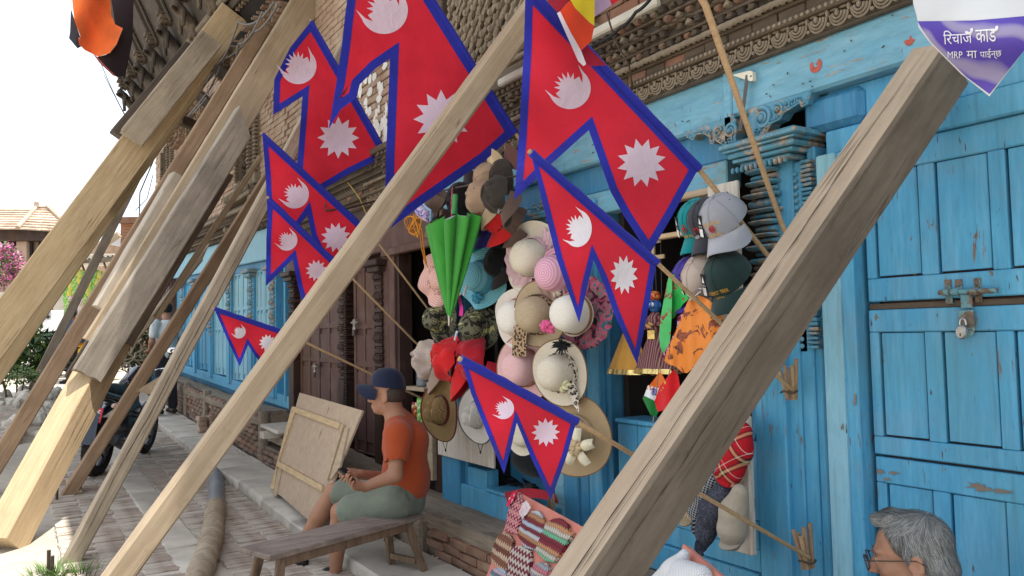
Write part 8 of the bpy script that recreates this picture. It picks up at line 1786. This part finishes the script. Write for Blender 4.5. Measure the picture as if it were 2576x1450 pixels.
for i in range(270):
    u, v = rnd.uniform(.02, .99), rnd.uniform(.0, 1); p = EA(u, v); r = rnd.uniform(.05, .10) if rnd.random() < .6 else rnd.uniform(.10, .20)
    clone("stone", rnd.choice(sms), sp_, (p[0], p[1], p[2] + r * .2), (rnd.uniform(0, 6), rnd.uniform(0, 6), rnd.uniform(0, 6)), (r, r * rnd.uniform(.7, 1.2), r))
m = MB(); m.surf(EA, 70, 50); m.build("earth", m_plain("rubble_earth", (.28, .24, .19), .95, .4, 7, bump=.9, bsc=14), sp_)
m = MB()
for _ in range(26): a = WD(rnd.uniform(300, 400), rnd.uniform(885, 930), 14.5); b = a + np.array((rnd.uniform(-.6, .6), rnd.uniform(-.4, .4), rnd.uniform(-.2, .3))); m.tube([a, (a + b) / 2 + np.array((0, 0, .08)), b], .014, 5)
m.build("dry_roots", m_plain("dry_root", (.33, .26, .17), .9), sp_, kind='stuff')
def at(px, py, t): return WD(px, py, t)
fx, rx = Vector(F0), Vector(R0)
def bbox(px0, px1, py0, py1, t, dep, mt, nm, par=None, bev=.01, m=None):
    """box facing the camera's heading: front at distance t, dep deep"""
    a, b = WD(px0, py0, t), WD(px1, py1, t); w = abs(px1 - px0) / FPX * t; h = abs(py1 - py0) / FPX * t; c = (a + b) / 2 + F0 * dep / 2; q = (m or MB()).box(c, (w, dep, h), frame((0, 0, 0), R0, F0, (0, 0, 1)).to_3x3(), bev)
    return q if m is not None else q.build(nm, mt, par)
# snack stall
T = 19.5; ks_ = thing("snack_stall", "yellow snack stall hung with strings of bright packets under a tin awning", "stall", WD(220, 880, T)); YEL = m_plain("stall_yellow", (.62, .36, .02), .5, .12)
bbox(196, 285, 700, 905, T, .8, YEL, "cabinet", ks_); bbox(160, 176, 683, 725, T - .2, .1, YEL, "yellow_box", ks_); bbox(188, 200, 790, 870, T - .15, .1, m_plain("orange_panel", (.6, .2, .03), .5), "panel", ks_)
a, b = WD(150, 660, T - .9), WD(320, 640, T - .9); m = MB(); m.surf(lambda u, v: tuple(a + (b - a) * u + F0 * 1.6 * v + np.array((0, 0, .14 * v + .02 * math.sin(u * 90)))), 90, 4); m.surf(lambda u, v: tuple(a + (b - a) * u + F0 * 1.6 * v + np.array((0, 0, .14 * v + .02 * math.sin(u * 90) - .02))), 90, 4); m.build("awning", m_plain("tin_sheet", (.20, .18, .16), .6, .3, 8), ks_)
for px in (205, 232, 262, 292): MB().tube([WD(px, 662, T - .5), WD(px + 14, 700, T + .1)], .025, 6).build("awning_strut", IRON, ks_)
bbox(150, 300, 640, 668, T + 1.3, .3, WHITEB, "back_wall", ks_)
PK = [m_pack("pack_green_%s" % i, c, d) for i, (c, d) in zip("abcd", (((.10, .40, .06, 1), (.5, .5, .1, 1)), ((.30, .05, .04, 1), (.6, .5, .35, 1)), ((.62, .52, .06, 1), (.25, .45, .08, 1)), ((.60, .55, .5, 1), (.45, .06, .08, 1))))]
pms = []
for mt in PK: q = MB(); q.surf(lambda u, v: ((u - .5) * .16, -.03 * math.sin(PI * u) * math.sin(PI * v), (v - .5) * .20), 5, 5); q.surf(lambda u, v: ((u - .5) * .16, .03 * math.sin(PI * u) * math.sin(PI * v), (v - .5) * .20), 5, 5); pms.append(q.mesh("snack_packet", mt))
rot = math.atan2(R0[1], R0[0])
for ci, px in enumerate((166, 178, 190, 202, 213, 224, 236, 247, 258)):
    for r in range(11):
        py = 688 + r * 15.5 + (ci % 3) * 3
        if px < 184 and r in (0, 1) or (px > 230 and r > 8) or (px < 190 and r > 7): continue
        clone("snack_packet", pms[(ci * 2 + (r // 4 if ci % 2 else 0)) % 4], ks_, WD(px + rnd.uniform(-1.5, 1.5), py, T - .25), (rnd.uniform(-.15, .15), rnd.uniform(-.2, .2), rot + rnd.uniform(-.3, .3)))
# white car seen over the bushes
T = 21; cr = thing("parked_car", "white parked car glaring in the sun at the far left", "car", WD(80, 900, T)); CW = m_plain("white_car_paint", (.80, .80, .80), .2, .03, spec=.5); Rcar = frame(WD(75, 915, T), -Vector(R0), -fx, (0, 0, 1))
m = sdf_mesh([rc((-1.35, y, .62), (1.45, y, .60), .30, .28, k=.15) for y in (-.5, 0, .5)] + [rc((-1.2, y, 1.02), (.45, y, 1.05), .36, .34, k=.2) for y in (-.35, .35)], .06, .1); m.v = [tuple(Rcar @ Vector(p)) for p in m.v]; m.build("body", CW, cr, 60)
for x in (-1.0, 1.05):
    for y in (-.72, .72): q = MB().surf(lambda u, v: tuple(Rcar @ Vector((x + (.24 + .08 * math.cos(2 * PI * v)) * math.cos(2 * PI * u), y + .09 * math.sin(2 * PI * v), .32 + (.24 + .08 * math.cos(2 * PI * v)) * math.sin(2 * PI * u)))), 24, 8, cu=True, cv=True); q.build("wheel", TY, cr)
q = MB().tube([Rcar @ Vector((-.9 + 1.3 * u, .71, 1.08 + .30 * math.sin(PI * (.12 + .8 * u)))) for u in np.linspace(0, 1, 14)], .045, 8); q.build("window_seal", BLACK, cr)
q = MB().box((-.35, .66, 1.18), (1.2, .06, .34), None, .02); q.v = [tuple(Rcar @ Vector(p)) for p in q.v]; q.build("side_window", m_plain("car_glass", (.45, .48, .50), .08, spec=.6), cr)
bbox(16, 26, 770, 830, 20, .1, BLACK, "board", tag(thing("dark_signboard", "dark board standing at the left edge by the car", "board", WD(20, 830, 20)), "dark board standing at the left edge by the car", "board"))
# tiled house and brick house behind
T = 33; th = thing("tiled_house", "brick house with a pale orange tiled hip roof above the bougainvillea", "house", WD(60, 870, T)); TIL = m_brick("roof_tile", (.44, .32, .23, 1), (.54, .42, .32, 1), dust=(.58, .48, .37, 1), dk=.7); WA = m_plain("pinkish_house_wall", (.40, .29, .22), .9, .15, 3)
bbox(-260, 168, 592, 872, T, 4, WA, "wall", th)
for px in (5, 36, 58, 78, 98, 128): bbox(px - 2.5, px + 2.5, 606, 680, T - .12, .1, BLACK, "timber_post", th)
bbox(40, 66, 606, 690, T - .3, .3, WA, "pier", th); bbox(78, 90, 640, 652, T - .14, .1, UNLIT, "vent", th); bbox(18, 36, 612, 690, T - .16, .08, UNLIT, "opening", th); bbox(-20, 170, 576, 606, T - .5, .5, DBROWN, "eave_beam", th)
hipm = [(44, 578, T - .9), (186, 586, T - .9), (92, 524, T + 2.2), (120, 524, T + 2.2)]
def course(p00, p10, p01, p11, n, par):
    for i in range(n):
        u, w = i / n, (i + 1) / n; A0, A1 = p00 * (1 - u) + p01 * u, p10 * (1 - u) + p11 * u; B0, B1 = p00 * (1 - w) + p01 * w, p10 * (1 - w) + p11 * w; up_ = np.array((0, 0, .05))
        k = max(3, int(np.linalg.norm(A1 - A0) / .30)); m = MB()
        for j in range(k): a, b = j / k, (j + .96) / k; q = [A0 + (A1 - A0) * a + up_, A0 + (A1 - A0) * b + up_, B0 + (B1 - B0) * b, B0 + (B1 - B0) * a]; m.add(q + [p - np.array((0, 0, .05)) for p in q], [(0, 1, 2, 3), (4, 7, 6, 5), (0, 4, 5, 1)])
        m.build("tile_course", TIL, par, smooth=False)
P = [WD(*q) for q in hipm]; course(P[0], P[1], P[2], P[3], 9, th); 
P2_ = [WD(-200, 576, T - .9), WD(46, 578, T - .9), WD(-200, 524, T + 2.2), WD(92, 526, T + 2.2)]; course(P2_[0], P2_[1], P2_[2], P2_[3], 9, th)
MB().tube([P[0] + np.array((0, 0, .08)), P[2] + np.array((0, 0, .08))], .09, 6).tube([P[1] + np.array((0, 0, .08)), P[3] + np.array((0, 0, .08))], .09, 6).tube([P[2], P[3]], .1, 6).box(P[2] + np.array((.2, 0, .12)), (.2, .2, .3), None, .05).build("ridge_tile", TIL, th)
T = 26; bh = thing("brick_house", "ruined red brick house corner behind the stall roof", "house", WD(300, 860, T)); bbox(302, 420, 560, 872, T, 3, m_brick("red_house_brick", (.42, .20, .12, 1), (.50, .28, .18, 1), dk=.4), "wall", bh); bbox(222, 254, 610, 872, T - .2, 3, BRICKP, "wall", bh); bbox(294, 430, 545, 560, T - .3, 3.4, TERRA, "coping", bh)
m = MB()
for r in range(18):
    for c in range(12): bbox(303 + c * 9.6 + (r % 2) * 4.8, 303 + c * 9.6 + (r % 2) * 4.8 + 9, 563 + r * 7.4, 563 + r * 7.4 + 6.4, T - .03, .06, None, "", None, 0, m)
m.build("brickwork", m_brick("orange_house_brick", (.46, .22, .13, 1), (.52, .30, .2, 1), dk=.3), bh, kind='stuff')
MB().tube([WD(255, 620, T - .4), WD(300, 590, T - .4)], .12, 6).build("roof_edge", GREYW, bh); bbox(270, 330, 655, 672, T - 4.5, 1.5, m_plain("mossy_tiles", (.17, .16, .12), .9, .3, 5), "lean_to_roof", bh, .03)
bbox(254, 302, 600, 872, T + 1, .5, m_plain("white_blue_wall", (.52, .56, .58), .9, .15, 2), "wall", bh)
bbox(170, 420, 700, 905, T + 3, .6, BRICKP, "yard_wall", tag(thing("yard_wall", "long low brick wall closing the street behind the stall", "wall", WD(300, 880, T + 3)), "long low brick wall closing the street behind the stall", "wall")); bbox(-700, 160, 742, 905, 30, .6, m_plain("pale_yard_wall", (.5, .46, .4), .9, .1, 1), "white_wall", tag(thing("white_wall", "sunlit whitish wall behind the white car", "wall", WD(40, 880, 30)), "sunlit whitish wall behind the white car", "wall"))
# overhead and loose wires
def wire(pts, r, label, mt=None, sag=.0):
    P = [np.array(p) for p in pts]; Q = []
    for a, b in zip(P[:-1], P[1:]):
        for t_ in np.linspace(0, 1, 9)[:-1]: Q.append(a + (b - a) * t_ + np.array((0, 0, -sag * 4 * t_ * (1 - t_))))
    tag(MB().tube(Q + [P[-1]], r, 5).build("wire", mt or WIRE), label, "wire", "loose wires on the houses")
wire([WD(250, 150, 12), WD(322, 302, 13)], .006, "thin wire hanging from the orange banner against the sky", None, .05); wire([WD(262, 190, 12), WD(318, 300, 13.5)], .005, "second thin wire beside it against the white sky"); wire([WD(296, 196, 12.5), WD(332, 292, 13.5)], .005, "short wire nearest the gallery corner against the sky")
wire([WD(392, 390, 15.5), WD(352, 485, 15.5), WD(350, 545, 16), WD(320, 610, 16)], .012, "black cable dropping between the props in front of the brick house", BLACK); wire([WD(385, 440, 15.5), WD(370, 500, 15.5), WD(340, 530, 15.5)], .008, "thin curled wire near the dropping black cable")
wire([WY(1645, -15, 2.3), WY(1600, 30, 2.30), WY(1560, 70, 2.32), WY(1500, 110, 2.34), WY(1462, 122, 2.38)], .008, "black cable running along the plaster ledge at the top", BLACK, .01); wire([WY(1525, 30, 2.3), WY(1548, 105, 2.38), WY(1582, 165, 2.46), WY(1590, 215, 2.52), WY(1580, 228, 2.55)], .005, "thin brown wire hanging down the terracotta cornice", IRON)
wire([WY(1880, 190, 2.58), WY(1876, 225, 2.57), WY(1868, 285, 2.57), WY(1862, 330, 2.57)], .008, "grey cable down the joint of the blue lintel beam"); wire([WY(700, 10, 2.0), WY(640, 80, 2.1), WY(560, 150, 2.2), WY(520, 235, 2.3), WY(430, 330, 2.4)], .012, "tangled grey cable under the gallery", None, .05)
wire([WY(660, 30, 1.9), WY(600, 110, 2.1), WY(585, 160, 2.2), WY(560, 220, 2.2)], .01, "grey cable hanging straight under the gallery", None, .08); wire([WY(690, 5, 2.0), WY(600, 55, 2.05), WY(540, 165, 2.1), WY(470, 260, 2.3)], .011, "second tangled cable under the gallery", None, .1); wire([WY(520, 245, 2.3), WY(460, 300, 2.4), WY(395, 360, 2.45), WY(380, 420, 2.5)], .01, "cable trailing along the broken eave", None, .05)
wire([WY(870, 452, 2.5), WY(905, 500, 2.5), WY(930, 560, 2.55), WY(955, 545, 2.55)], .004, "yellow string caught on the brown lintel", m_plain("yellow_string", (.55, .42, .10), .8))
